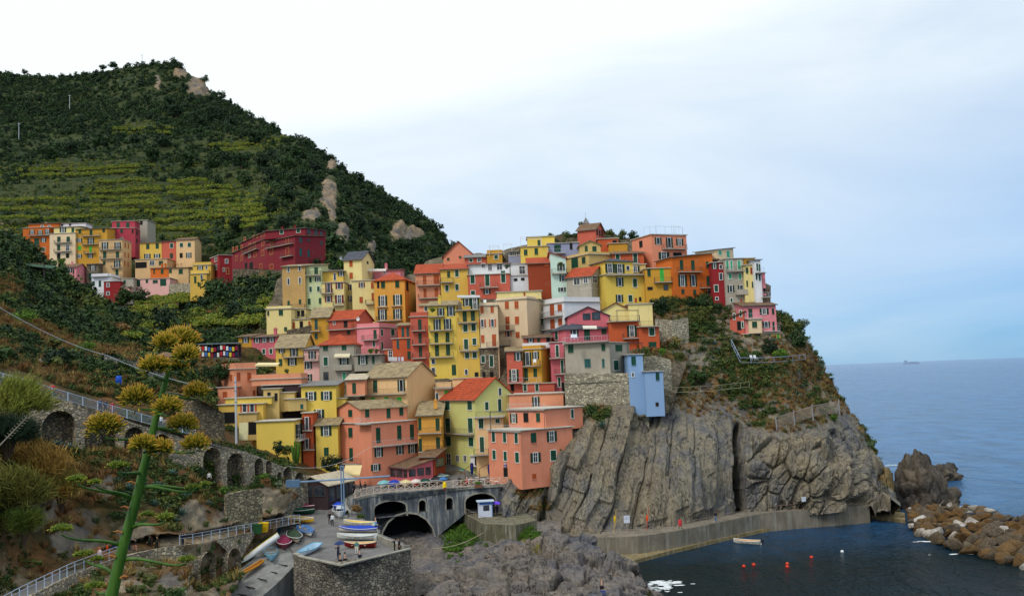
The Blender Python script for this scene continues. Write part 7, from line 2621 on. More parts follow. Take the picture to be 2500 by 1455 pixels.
for x, y, c, lid, L in [(625, 1306, (40, 84, 50), (36, 78, 46), 'dark green wheeled bin on the lower path'), (640, 1302, (226, 180, 20), (232, 190, 30), 'bright yellow wheeled bin on the lower path')]:
    rt = empty('wheeled_bin', on_z(x, y, 8.9) + np.array([0, .8, 0]))
    tag(rt, L, 'bin')
    ob('body', [(-.45, -.3, .08), (.45, -.3, .08), (.45, .3, .08), (-.45, .3, .08), (-.6, -.4, 1.15), (.6, -.4, 1.15), (.6, .4, 1.15), (-.6, .4, 1.15)], [(0, 3, 2, 1), (4, 5, 6, 7), (0, 1, 5, 4), (1, 2, 6, 5), (2, 3, 7, 6), (3, 0, 4, 7)], plain(c, .5), rt)
    MB().box(-.64, .64, -.46, .46, 1.152, 1.3).ob('lid', plain(lid, .5), rt)
    for s in (-1, 1):
        MB().tube([(s * .4 - .05, .3, .1), (s * .4 + .05, .3, .1)], .1, 8).ob('wheel', plain((20, 20, 20), .8), rt)
sp = empty('signpost', on_z(617, 1290, 9.0) + np.array([0, 1.4, 0]))
tag(sp, 'dark panelled sign on a post behind the bins', 'sign')
MB().bar((0, 0, 0), (0, 0, 4.0), .05, 6).ob('post', plain((150, 156, 160), .4), sp)
MB().box(-.5, .5, -.06, -.0, 2.1, 3.7).ob('panel', plain((44, 56, 76), .6), sp)
pl = empty('pole', at(577, 1078, 158))
tag(pl, 'tall pale concrete pole in front of the yellow garage house', 'pole')
MB().tube([(0, 0, -1), (0, 0, 10.3)], [.2, .13], 8).ob('shaft', plaster((196, 200, 206), .5), pl)
for z in (6.2, 8.0, 9.4):
    MB().box(-.25, .25, -.16, .16, z, z + .16).ob('clamp', plain((150, 150, 156), .5), pl)
# slender poles on the hill
for x, y0, y1, L in [(46, 345, 300, 'power pole low on the left of the hill'), (170, 265, 232, 'power pole half way up the hill'), (347, 160, 134, 'lattice mast on the hill summit'), (1431, 556, 540, None)]:
    if L is None:
        continue
    Yv = float(hill_d(np.array([float(x)]), np.array([float(y0)]))[0]) - 4
    p, q = at(x, y0, Yv), at(x, y1, Yv)
    rt = empty('utility_pole', p)
    tag(rt, L, 'pole')
    hh = q[2] - p[2]
    MB().tube([(0, 0, -2), (0, 0, hh)], [.28, .2], 6).ob('shaft', plain((190, 196, 200), .6), rt)
    MB().box(-1.2, 1.2, -.1, .1, hh * .93, hh * .95).ob('crossarm', plain((170, 176, 180), .6), rt)
# wires
def wire(label, pts, r=.03, col=(196, 200, 206)):
    tag(MB().tube([tuple(p) for p in pts], r, 4).ob('cable', plain(col, .5)), label, 'cable')


def sag(a_, b_, s, n=12):
    a_, b_ = np.array(a_), np.array(b_)
    return [a_ + (b_ - a_) * t_ - np.array([0, 0, s * 4 * t_ * (1 - t_)]) for t_ in np.linspace(0, 1, n)]


wire('thick pale cable sloping down across the left slope', sag(at(-60, 715, 100), at(262, 868, 150), .8) + sag(at(262, 868, 150), at(520, 948, 160), .6)[1:], .06)
wire('thin wire sagging from the salmon house past the fig tree', sag(at(905, 1090, 168), at(700, 1137, 150), 1.5), .025)
wire('mooring rope hanging below the kiosk platform', sag(at(1185, 1296, 150), at(1060, 1338, 146), .6), .04, (170, 160, 130))

# skyline bell turret
tr = empty('turret', at(1431, 560, 238))
tag(tr, 'small grey pointed turret on the village summit', 'turret')
MB().box(-.7, .7, -.7, .7, -2, 1.3).ob('base', plaster((160, 150, 148), .8), tr)
m = MB().add([(-.85, -.85, 1.3), (.85, -.85, 1.3), (.85, .85, 1.3), (-.85, .85, 1.3), (0, 0, 3.0)], [(0, 1, 4), (1, 2, 4), (2, 3, 4), (3, 0, 4), (3, 2, 1, 0)])
m.ob('spire', roof_mat('g'), tr)
MB().bar((0, 0, 3), (0, 0, 4.3), .03).ob('finial', plain((90, 90, 96), .5), tr)


# roof frames, awnings, dishes, laundry
def frame(label, pxs, Yv, zt_px, zb_px, depth=3.0, col=(214, 218, 222)):
    a_, b_ = at(pxs[0], zb_px, Yv), at(pxs[1], zb_px, Yv)
    hh = at(pxs[0], zt_px, Yv)[2] - a_[2]
    m = MB()
    P4 = [a_, b_, b_ + np.array([0, depth, 0]), a_ + np.array([0, depth, 0])]
    P4 = [p - np.array([0, 0, .4]) for p in P4]
    for p in P4:
        m.bar(tuple(p), tuple(p + np.array([0, 0, hh + .4])), .05)
    for p, q in zip(P4, P4[1:] + P4[:1]):
        m.bar(tuple(p + np.array([0, 0, hh + .4])), tuple(q + np.array([0, 0, hh + .4])), .05)
    tag(m.ob('pergola', plain(col, .5)), label, 'pergola')


frame('white pergola frame on the lemon stepped house', (1271, 1322), 222, 579, 598)
frame('thin drying frame above the ochre rooftop', (1195, 1218), 230, 600, 622)
frame('thin drying frame right of the ochre rooftop', (1230, 1250), 230, 595, 616)
frame('pergola frame over the rust orange terrace', (1508, 1560), 186, 757, 782, 2, (90, 80, 70))
frame('dark glazed porch frame beside the blue house', (1535, 1570), 173.5, 836, 864, 2, (50, 54, 60))
frame('dark pergola over the salmon corner terrace', (1197, 1330), 160.5, 1006, 1046, 4, (70, 84, 88))
rr_ = MB()
railing(rr_, [tuple(at(x, y, Yv)) for x, y, Yv in ((1572, 577, 218), (1602, 573, 214.5), (1667, 576, 217), (1640, 570, 224))], 1.9, 2.0, .03, .035)
tag(rr_.ob('roof_railing', plain((190, 200, 206), .5)), 'thin steel rail round the roof of the summit salmon house', 'railing')


def awning(label, x0, x1, y, Yv, dep, drop, col):
    a_, b_ = at(x0, y, Yv), at(x1, y, Yv)
    V = [a_, b_, b_ + np.array([0, -dep, -drop]), a_ + np.array([0, -dep, -drop])]
    V += [v + np.array([0, 0, .06]) for v in V] + [V[2] - np.array([0, .0, .25]), V[3] - np.array([0, .0, .25])]
    o = ob('awning', V, [(0, 3, 2, 1), (4, 5, 6, 7), (0, 1, 5, 4), (1, 2, 6, 5), (3, 0, 4, 7), (3, 2, 6, 7), (3, 2, 8, 9)], plain(col, .8))
    tag(o, label, 'awning')


awning('cream awning over the balcony of the grey stucco house', 818, 856, 864, 193.2, 1.3, .5, (226, 214, 180))
awning('cream awning over the shop door of the big salmon house', 843, 884, 1136, 168.5, 2.6, 1.3, (226, 204, 150))
awning('white awning on the pink slate roofed house', 1422, 1456, 796, 188, 1.2, .35, (226, 222, 206))
awning('striped cream awning beside the blank lemon house', 584, 606, 1033, 169.5, .5, 2.6, (214, 206, 160))
awning('cream awning on the flower terrace of the yellow house', 630, 684, 886, 184, 2.2, .4, (226, 210, 160))
awning('pale awning on the pink cottage behind the amber house', 886, 944, 657, 236, 1.6, .5, (214, 206, 200))
awning('white canopy over the terrace of the yellow tall house', 1117, 1172, 722, 194, 1.6, .2, (220, 226, 228))
for x, y, Yv, c, L in [(962, 991, 178, (196, 200, 204), 'satellite dish on the peach gable corner'), (877, 779, 203, (220, 220, 222), 'white satellite dish on the coral veranda house'), (835, 631, 228, (150, 156, 162), 'grey satellite dish beside the tower house')]:
    rt = empty('satellite_dish', at(x, y, Yv) - np.array([0, 1.0, 0]), 2.6)
    tag(rt, L, 'satellite dish')
    V, F = [(0, 0, 0)], []
    for r, d in ((.25, -.05), (.45, -.16)):
        V += [(r * math.cos(t_ * math.pi / 5), -d, r * math.sin(t_ * math.pi / 5)) for t_ in range(10)]
    F = [(0, 1 + j, 1 + (j + 1) % 10) for j in range(10)] + [(1 + j, 11 + j, 11 + (j + 1) % 10, 1 + (j + 1) % 10) for j in range(10)]
    ob('dish', V, F, plain(c, .4), rt)
    MB().bar((0, 0, 0), (0, -.8, -.3), .03).ob('arm', plain((110, 110, 114), .5), rt)
# laundry on the rust house balcony
pb = [b for b in BLOCKS if abs(b.px[0] - (860 + 600 / 6.0625)) < .1 and len(b.px) == 2][0]
for k, (x, c) in enumerate([(952, (224, 224, 224)), (957, (214, 218, 226)), (962, (226, 226, 226)), (968, (224, 222, 216)), (976, (190, 200, 226)), (984, (224, 224, 230))]):
    u_, z_ = facade_hit(pb, x, 876, 0)
    p = pb.B + pb.ex * u_ - pb.ey * 1.06
    V, F = [], []
    for i in range(4):
        for j in range(4):
            V.append((-.22 + .15 * i, .03 * math.sin(i * 2 + k), -.27 * j))
    F = [(i * 4 + j, i * 4 + j + 1, i * 4 + j + 5, i * 4 + j + 4) for i in range(3) for j in range(3)]
    o = ob('laundry', V, F, plain(c, .9))
    o.location = (p[0], p[1], z_ + .35)
    o.rotation_euler = (0, 0, math.atan2(pb.ex[1], pb.ex[0]))
    tag(o, ['leftmost', 'second', 'third', 'fourth', 'fifth', 'rightmost'][k] + ' cloth hanging on the rust red house balcony', 'laundry', 'laundry on the balcony')
# deck chairs
def chair(label, px, py, Yv, col, rz=0.0):
    rt = empty('chair', at(px, py, Yv), rz)
    tag(rt, label, 'chair')
    M_ = plain(col, .6)
    MB().box(-.28, .28, -.28, .28, .4, .46).ob('seat', M_, rt)
    ob('backrest', [(-.28, .26, .46), (.28, .26, .46), (.28, .45, 1.05), (-.28, .45, 1.05), (-.28, .3, .46), (.28, .3, .46), (.28, .49, 1.05), (-.28, .49, 1.05)], [(0, 1, 2, 3), (5, 4, 7, 6), (3, 2, 6, 7), (0, 3, 7, 4), (1, 5, 6, 2)], M_, rt)
    for x in (-.25, .25):
        for y in (-.25, .25):
            MB().bar((x, y, 0), (x, y, .4), .03).ob('leg', M_, rt)


chair('left white lounger on the cliff garden terrace', 1837, 880, 187, (226, 226, 226), .4)
chair('right white lounger on the cliff garden terrace', 1846, 880, 187, (226, 226, 226), .4)
chair('white chair on the balcony of the mustard house', 1306, 890, 185.4, (226, 226, 226))
chair('white chair on the terrace of the pink slate house', 1398, 830, 174.2, (214, 220, 230))
chair('second white chair on the terrace of the pink slate house', 1406, 830, 174.2, (214, 220, 230))
chair('white chair on the yellow roof terrace', 1184, 744, 197, (226, 226, 226))

# souvenir stall
st = empty('souvenir_stall', at(536, 874, 201))
tag(st, 'souvenir stall with colourful cloths below the stone bank', 'stall')
MB().box(-4.5, 4, 0, 2, 2.9, 3.05).ob('roof', plain((120, 140, 160), .6), st)
for x in (-4.3, -1.5, 1.2, 3.8):
    MB().bar((x, 0, 0), (x, 0, 2.9), .05).ob('post', plain((90, 80, 70), .8), st)
MB().box(-4.4, 3.9, 1.9, 2, 0, 2.8).ob('back_panel', plain((60, 40, 50), .8), st)
for k in range(26):
    x, z = -4.2 + (k % 13) * .62, .3 + 1.2 * (k // 13) + .2 * math.sin(k)
    c = [(190, 40, 50), (226, 226, 226), (60, 110, 180), (220, 190, 60), (150, 30, 60), (40, 50, 80), (226, 220, 210)][k % 7]
    MB().box(x, x + .45, -.1 + .05 * (k % 3), -.05 + .05 * (k % 3), z, z + .85).ob('cloth', plain(c, .9), st)
# stone shelter, netting, barrel on the left slope
sh = empty('garden_shelter', at(75, 680, 236))
tag(sh, 'old timber and stone shelter with a sagging green roof on the slope', 'shelter')
MB().box(-6, 2, 2, 2.6, -1, 4).box(-6.1, -5.6, -.5, 2, -1, 4).ob('wall', DKSTONE, sh)
for x in (-3, 0, 3.5):
    MB().bar((x, -.5, -1), (x, -.5, 3.2), .15).ob('post', plain((70, 66, 66), .9), sh)
ob('roof', [(-6.3, -1, 3.9), (5.5, -1, 2.2), (5, 3, 3.2), (-6.3, 3, 4.8), (-6.3, -1, 3.75), (5.5, -1, 2.05), (5, 3, 3.05), (-6.3, 3, 4.65)], [(0, 1, 2, 3), (7, 6, 5, 4), (0, 4, 5, 1), (1, 5, 6, 2), (2, 6, 7, 3), (3, 7, 4, 0)], plain((58, 90, 70), .8, .4), sh)
nt = [at(195, 944, 150), at(284, 942, 151), at(262, 912, 153), at(240, 912, 153)]
o = ob('shade_net', nt + [p + np.array([0, .2, -.1]) for p in nt], [(0, 1, 2, 3), (7, 6, 5, 4), (0, 4, 5, 1), (1, 5, 6, 2), (2, 6, 7, 3), (3, 7, 4, 0)], plain((24, 44, 58), .9))
tag(o, 'dark blue shade net stretched over the garden', 'net')
p = at(290, 938, 149)
rt = empty('barrel', p)
tag(rt, 'blue plastic barrel beside the shade net', 'barrel')
MB().tube([(0, 0, 0), (0, 0, .15), (0, 0, .7), (0, 0, 1.15), (0, 0, 1.25)], [.36, .42, .44, .42, .34], 12).ob('body', plain((30, 84, 200), .4), rt, smooth=True)
MB().tube([(0, 0, 1.25), (0, 0, 1.29)], .3, 10).ob('lid', plain((24, 60, 150), .5), rt)
# signs and ropes on the cliff
for x, y, w, hh, L in [(1530, 1267, .95, 1.15, 'white notice board on the slab above the walk'), (1962, 1218, .75, .75, 'small white notice on the far cliff')]:
    Yv = float(hd_d(np.array([float(x)]), np.array([float(y)]))[0]) - 1.9
    rt = empty('notice_board', at(x, y, Yv), .1)
    tag(rt, L, 'sign')
    MB().box(-w / 2, w / 2, -.04, 0, -hh / 2, hh / 2).ob('board', plain((206, 212, 226), .6), rt)
    MB().box(-w * .35, w * .35, -.045, -.041, hh * .2, hh * .24).box(-w * .35, w * .35, -.045, -.041, 0, .04).ob('print', plain((120, 126, 140), .6), rt)
for x, y0, y1, c, L in [(1504, 1243, 1300, (214, 170, 40), 'bundle of yellow and red ropes hanging on the slab'), (1583, 1240, 1300, (196, 60, 30), 'orange rescue float hanging on a rope')]:
    Yv = float(hd_d(np.array([float(x)]), np.array([float(y1)]))[0]) - 1.8
    p, q = at(x, y0, Yv + 1.5), at(x - 6, y1, Yv)
    rt = empty('rope', q)
    tag(rt, L, 'rope')
    d = p - q
    MB().tube([(0, 0, 0), tuple(d * .5 + np.array([.1, 0, 0])), tuple(d)], .035, 5).ob('line', plain(c, .8), rt)
    m_ = d * .45
    MB().tube([tuple(m_), tuple(m_ + np.array([.05, 0, .5])), tuple(m_ + np.array([0, 0, 1.0]))], [.12, .2, .1], 8).ob('float', plain((224, 80, 20) if x > 1550 else (220, 180, 30), .6), rt)
# rockfall net fence
nf = empty('rockfall_fence', at(1895, 1045, 180))
tag(nf, 'steel posts with a rockfall net across the upper cliff', 'fence')
invn = bpy_mats[nf.name].inverted()
fp = [(1896, 1046, 178.5), (1940, 1032, 179.5), (1985, 1018, 181), (2050, 1005, 186)]
F3 = [at(x, y, Yv - 1.2) for x, y, Yv in fp]
m = MB()
for i in range(3):
    a_, b_ = F3[i], F3[i + 1]
    for k in range(15):
        p0, p1 = a_ + (b_ - a_) * k / 15, a_ + (b_ - a_) * min(1, (k + 3) / 15)
        m.bar(tuple(p0), tuple(p1 + np.array([0, 0, 2.0])), .025, 3)
        m.bar(tuple(p0 + np.array([0, 0, 2.0])), tuple(p1), .025, 3)
    m.bar(tuple(a_ + np.array([0, 0, 2.0])), tuple(b_ + np.array([0, 0, 2.0])), .04, 4)
c = m.ob('net', plain((170, 160, 150), .7), nf)
c.matrix_local = invn
for p in F3:
    c = MB().bar((0, 0, -.6), (0, .2, 2.3), .1).ob('post', plain((150, 156, 166), .5), nf)
    c.matrix_local = invn @ Matrix.Translation(tuple(p))
# garden terrace rail on the headland
gr = MB()
railing(gr, [tuple(at(x, y, float(hd_d(np.array([float(x)]), np.array([float(y)]))[0]) - 1.6)) for x, y in ((1786, 842), (1808, 886), (1860, 886), (1920, 883), (1966, 878))], 1.0, 1.8, .03, .06)
tag(gr.ob('garden_railing', plain((150, 166, 190), .5)), 'blue grey railing round the garden terrace on the headland', 'railing')
gt = [at(x, y, Yv) for x, y, Yv in ((1808, 886, 182.4), (1966, 879, 183.9), (1972, 850, 194), (1800, 850, 194))]
0 and tag(ob('garden_terrace', [tuple(p) for p in gt] + [(p[0], p[1], p[2] - 1.3) for p in gt], [(0, 1, 2, 3), (0, 4, 5, 1), (1, 5, 6, 2), (3, 7, 4, 0)], plain((96, 84, 58), .95, .4)), kind='structure')
gr = MB()
railing(gr, [tuple(at(x, y, Yv)) for x, y, Yv in ((1625, 960, 178), (1680, 958, 178), (1740, 955, 179), (1830, 945, 182))], 1.0, 2.0, .03, .035)
tag(gr.ob('ledge_railing', plain((170, 160, 140), .6)), 'thin rail along the grassy ledge of the cliff', 'railing')

# ---------------------------------------------------------------- rocks in the sea
def rock_obj(name, label, c, size, mat, seed, sub=4, rough=.35, cat='rock', rz=0.0, group=None, me=None):
    if me is None:
        bm = bmesh.new()
        bmesh.ops.create_icosphere(bm, subdivisions=sub, radius=1)
        co = np.array([v.co for v in bm.verts])
        f1, f2, hv = vor(co * 2.2 + seed + fbm(co * 2, 2, seed)[:, None] * .3, seed)
        d = 1 + fbm(co * 1.3 + seed * 3.7, 4, seed) * rough + (hv * .28 - (1 - sstep(0, .15, f2 - f1)) * .3 + fbm(co * 5, 3, seed + 5) * .2) * rough * (sub > 3)
        for v, k in zip(bm.verts, d):
            v.co = v.co * k
        me = bpy.data.meshes.new(name)
        bm.to_mesh(me)
        bm.free()
        me.materials.append(mat)
        me.polygons.foreach_set('use_smooth', np.ones(len(me.polygons), bool))
        vattr(me, 'veg', np.zeros(len(me.vertices)))
    o = link(bpy.data.objects.new(name, me))
    o.location = tuple(map(float, c))
    o.scale = size
    o.rotation_euler = (0, 0, rz)
    if label:
        tag(o, label, cat, group)
    return o


stack_mat = rock_mat('sea_stack_rock', (54, 54, 58), (80, 76, 74), (22, 20, 20), (1, 1, .5), (0, .4, 0), sc=.5, wet=True)
tan_mat = rock_mat('tan_rock', (110, 92, 60), (140, 122, 84), (34, 28, 20), (1, 1, .3), (0, 0, 0), sc=.7, wet=True)
rock_obj('sea_stack', 'large dark sea stack at the end of the harbour walk', on_z(2262, 1242, 0) + np.array([0, 3, 1.0]), (5.6, 5, 8.6), stack_mat, 5, 6, .5)
rock_obj('sea_stack', 'low dark shoulder right of the sea stack', on_z(2308, 1236, 0) + np.array([0, 2, -.5]), (3.8, 4, 4.0), stack_mat, 8, 5, .5)
rock_obj('sea_stack', 'tan pillar rock between walk and sea stack', on_z(2166, 1250, 0) + np.array([0, 2, 1.2]), (2.9, 4, 6.6), tan_mat, 11, 5, .45)
rock_obj('sea_stack', 'far jagged reef behind the sea stack', on_z(2296, 1170, 0), (4.6, 5, 3.2), stack_mat, 14, 5, .5)
for x, y, s, L in [(1070, 1462, 2.4, 'dark boulder at the bottom edge beside the quay'), (1110, 1440, 2.0, 'boulder at the foot of the foreshore rock'), (1595, 1458, 1.2, 'low weedy rock awash at the foreshore tip'), (1240, 1345, 1.6, 'boulder below the platform rail'), (1205, 1362, 1.3, 'small boulder in the stream mouth')]:
    rock_obj('boulder', L, on_z(x, y, .3 if y > 1400 else 2.5), (s, s, s * .7), fr_mat, int(x) % 50, 4, .4)
# slab at the waterline
sl_ = [on_z(x, y, z) for x, y, z in ((1040, 1405, .5), (1090, 1412, .3), (1150, 1396, .6), (1140, 1384, 1.6), (1060, 1392, 1.3))]
o = ob('rock_slab', [tuple(p) for p in sl_] + [(p[0], p[1], -1.5) for p in sl_], [tuple(range(5))] + [(i, i + 5, (i + 1) % 5 + 5, (i + 1) % 5) for i in range(5)], tan_mat)
vattr(o.data, 'veg', np.zeros(10))
tag(o, 'tan rock slab at the edge of the stream pool', 'rock')

# breakwater of single boulders
def bould_mat(a_, b_, nm):
    return rock_mat(nm, a_, b_, (40, 32, 22), sc=.9, wet=True)


BMS = [('ochre brown', bould_mat((124, 90, 48), (92, 70, 44), 'ochre_boulder')), ('grey brown', bould_mat((112, 100, 86), (80, 70, 60), 'grey_boulder')), ('pale', bould_mat((214, 210, 206), (186, 176, 166), 'pale_boulder'))]
BV = {}
br_ = np.random.default_rng(77)
cnt = 0
rows = 9
for j in range(rows):
    q = j / (rows - 1)
    for i in range(22):
        s = (i + br_.uniform(-.3, .3)) / 21 * 1.0
        f0 = np.array([np.interp(s, [0, .25, .75, 1], [2238, 2290, 2500, 2640]), np.interp(s, [0, .25, .75, 1], [1300, 1326, 1386, 1420])])
        f1 = np.array([np.interp(s, [0, .15, .3, .75, 1], [2228, 2290, 2360, 2560, 2680]), np.interp(s, [0, .15, .3, .75, 1], [1252, 1244, 1246, 1294, 1316])])
        P0, P1 = on_z(*f0, 0.0), on_z(*f1, 0.0)
        c = P0 + (P1 - P0) * q + np.array([br_.uniform(-.5, .5), br_.uniform(-.5, .5), 0])
        c[2] = 1.5 * math.sin(math.pi * (0.08 + .84 * q)) ** .6 - .35 + br_.uniform(-.3, .35)
        px_, py_ = proj(c)
        if px_ > 2560:
            continue
        mi = int(br_.choice(3, p=[.5, .39, .11]))
        v = int(br_.integers(0, 7))
        if (mi, v) not in BV:
            bm = bmesh.new()
            q_ = br_.normal(size=(15, 3))
            q_ /= np.linalg.norm(q_, axis=1, keepdims=True)
            for co in q_ * br_.uniform(.8, 1.15, (15, 1)):
                bm.verts.new(co)
            r_ = bmesh.ops.convex_hull(bm, input=bm.verts)
            bmesh.ops.delete(bm, geom=[g for g in r_['geom_unused'] if isinstance(g, bmesh.types.BMVert)], context='VERTS')
            bmesh.ops.bevel(bm, geom=list(bm.edges), offset=.07, segments=1, affect='EDGES')
            me = bpy.data.meshes.new('boulder')
            bm.to_mesh(me)
            bm.free()
            me.materials.append(BMS[mi][1])
            vattr(me, 'veg', np.zeros(len(me.vertices)))
            BV[(mi, v)] = me
        r = br_.uniform(.85, 1.75)
        o = rock_obj('boulder', BMS[mi][0] + ' angular boulder heaped in the breakwater', c, (r * br_.uniform(.9, 1.4), r, r * br_.uniform(.6, .9)), None, 0, me=BV[(mi, v)], rz=br_.uniform(0, 6), group='boulders of the breakwater', cat='boulder')
        o.rotation_euler = (br_.uniform(-.5, .5), br_.uniform(-.5, .5), br_.uniform(0, 6))
        cnt += 1
# buoys
for k, (x, y, c, L) in enumerate([(1816, 1383, (220, 60, 30), 'left of two red buoys near the moored boat'), (1840, 1379, (220, 60, 30), 'right of two red buoys near the moored boat'), (1922, 1377, (224, 70, 30), 'red buoy in the middle of the basin'), (1981, 1361, (220, 60, 30), 'small red buoy towards the breakwater'),
                                  (2056, 1347, (226, 226, 226), 'white buoy before the breakwater'), (1922, 1384, (214, 60, 40), 'second red buoy just in front of the middle one')]):
    rt = empty('buoy', on_z(x, y, 0))
    tag(rt, L, 'buoy', 'buoys in the basin')
    MB().tube([(0, 0, -.2), (0, 0, -.1), (0, 0, .1), (0, 0, .26), (0, 0, .32)], [.08, .22, .27, .16, .04], 10).ob('float', plain(c, .4), rt, smooth=True)
    MB().tube([(0, 0, .3), (0, 0, .42)], .04, 6).ob('eye', plain((60, 60, 60), .5), rt)
# ship on the horizon
sp_ = on_z(2225, 884.5, 0.0)
d_ = 9000.0
p = CAM + ray(2225, 882) * d_
shp = empty('cargo_ship', (p[0], p[1], 0))
tag(shp, 'faint cargo ship on the sea horizon', 'ship')
GR = plain((150, 170, 196), .9)
MB().box(-70, 70, -12, 12, -2, 12).ob('hull', GR, shp)
MB().box(-62, -40, -10, 10, 12, 34).ob('superstructure', GR, shp)
for x in (-20, 0, 20, 40):
    MB().box(x, x + 16, -10, 10, 12, 22).ob('container_stack', GR, shp)
# foam
def foam(nm, pts, n, rx, ry, seed):
    r = np.random.default_rng(seed)
    m = MB()
    for (x, y) in pts:
        c = on_z(x, y, .06)
        for k in range(n):
            p = c[:2] + r.normal(0, 1, 2) * np.array([rx, ry])
            s = r.gamma(2, .09) + .05
            q = [(p[0] + s * 2.2 * math.cos(t_) * r.uniform(.5, 1), p[1] + s * math.sin(t_) * r.uniform(.5, 1), .05 + .0007 * k) for t_ in np.linspace(0, 2 * math.pi, 7)[:-1]]
            m.add(q, [tuple(range(6))])
    o = m.ob(nm, plain((226, 232, 236), .8))
    tag(o, kind='stuff')


foam('foam_at_rocks', [(1606, 1436), (1618, 1424), (2335, 1240)], 40, 1.2, 1.0, 3)
foam('foam_at_cape', [(2185, 1134), (2175, 1136)], 34, 3.0, 1.4, 4)
foam('foam_at_breakwater', [(2262, 1320), (2350, 1351)], 10, 2.0, .3, 5)
# ---------------------------------------------------------------- flowering agave stalk close to the camera
def grad_mat(name, a_, b_, c_):
    t = NT(name)
    f, _ = t.attr('tip')
    n = t.noise(t.coord('Object'), 20, 3)
    col = t.ramp(t.math('ADD', f, t.math('MULTIPLY', t.math('SUBTRACT', n, .5), .5)), [(0.15, lin(a_)), (0.6, lin(b_)), (0.9, lin(c_))])
    return t.out(col, .6)


FLOW = grad_mat('agave_flowers', (52, 78, 22), (172, 152, 40), (232, 150, 56))
BUDS = grad_mat('agave_buds', (64, 96, 28), (120, 132, 40), (170, 156, 60))
t = NT('agave_stem')
v = t.coord('Object', (1, 1, .15))
t.bump(t.noise(v, 30, 3), .3, .01)
STEM = t.out(t.ramp(t.noise(v, 9, 4), [(0.3, lin((44, 78, 22))), (0.6, lin((68, 106, 34))), (0.8, lin((88, 116, 48)))]), .45)
AY = 14.0
stem_px = [(262, 1500), (272, 1455), (300, 1335), (335, 1210), (365, 1085), (392, 975), (415, 890), (432, 838)]
sp3 = [at(x, y, AY) for x, y in stem_px]
foot = sp3[0] - np.array([.15, 0, 3.2])
ag = empty('agave_flower_stalk', foot)
tag(ag, 'tall green agave stalk with yellow orange flower heads in the foreground', 'agave')
inv = bpy_mats[ag.name].inverted()
R0 = [16, 14.5, 13, 11.5, 9.5, 7.5, 5.5, 4]
c = MB().tube([tuple(foot)] + [tuple(p) for p in sp3], [.13] + [r / FPX * AY for r in R0], 12).ob('stem', STEM, ag, smooth=True)
c.matrix_local = inv
SY = np.array([p[1] for p in stem_px], float)
SX = np.array([p[0] for p in stem_px], float)
r5 = np.random.default_rng(55)


def spike_cluster(cen, rad, n, mat, flat=.75, length=.09, width=.012, up=.35):
    V, F, T = [], [], []
    for k in range(n):
        d = r5.normal(size=3)
        d[2] = abs(d[2]) * .9 + (up if r5.random() < .8 else -.35)
        d /= np.linalg.norm(d)
        b0 = cen + d * rad * r5.uniform(.25, .8) * np.array([1.1, 1, flat])
        L = length * r5.uniform(.7, 1.3)
        e = d + r5.normal(size=3) * .35 + np.array([0, 0, .4])
        e /= np.linalg.norm(e)
        s = np.cross(e, [0.3, 1, .2])
        s /= np.linalg.norm(s)
        q = np.cross(e, s)
        w = width * r5.uniform(.7, 1.3)
        k0 = len(V)
        g = np.linalg.norm((b0 - cen) / rad)
        for j, (tt, ww) in enumerate(((0, .5), (.45, 1.0), (1, .25))):
            for an in range(3):
                th = an * 2.094
                V.append(b0 + e * L * tt + (s * math.cos(th) + q * math.sin(th)) * w * ww)
                T.append(np.clip(.15 + .75 * tt * g + .25 * (g - .4), 0, 1))
        for j in range(2):
            for an in range(3):
                a0, a1 = k0 + j * 3 + an, k0 + j * 3 + (an + 1) % 3
                F.append((a0, a1, a1 + 3, a0 + 3))
    me = fast_mesh('flower_cluster', np.array(V), np.array(F), mat, smooth=False)
    vattr(me, 'tip', T)
    return me


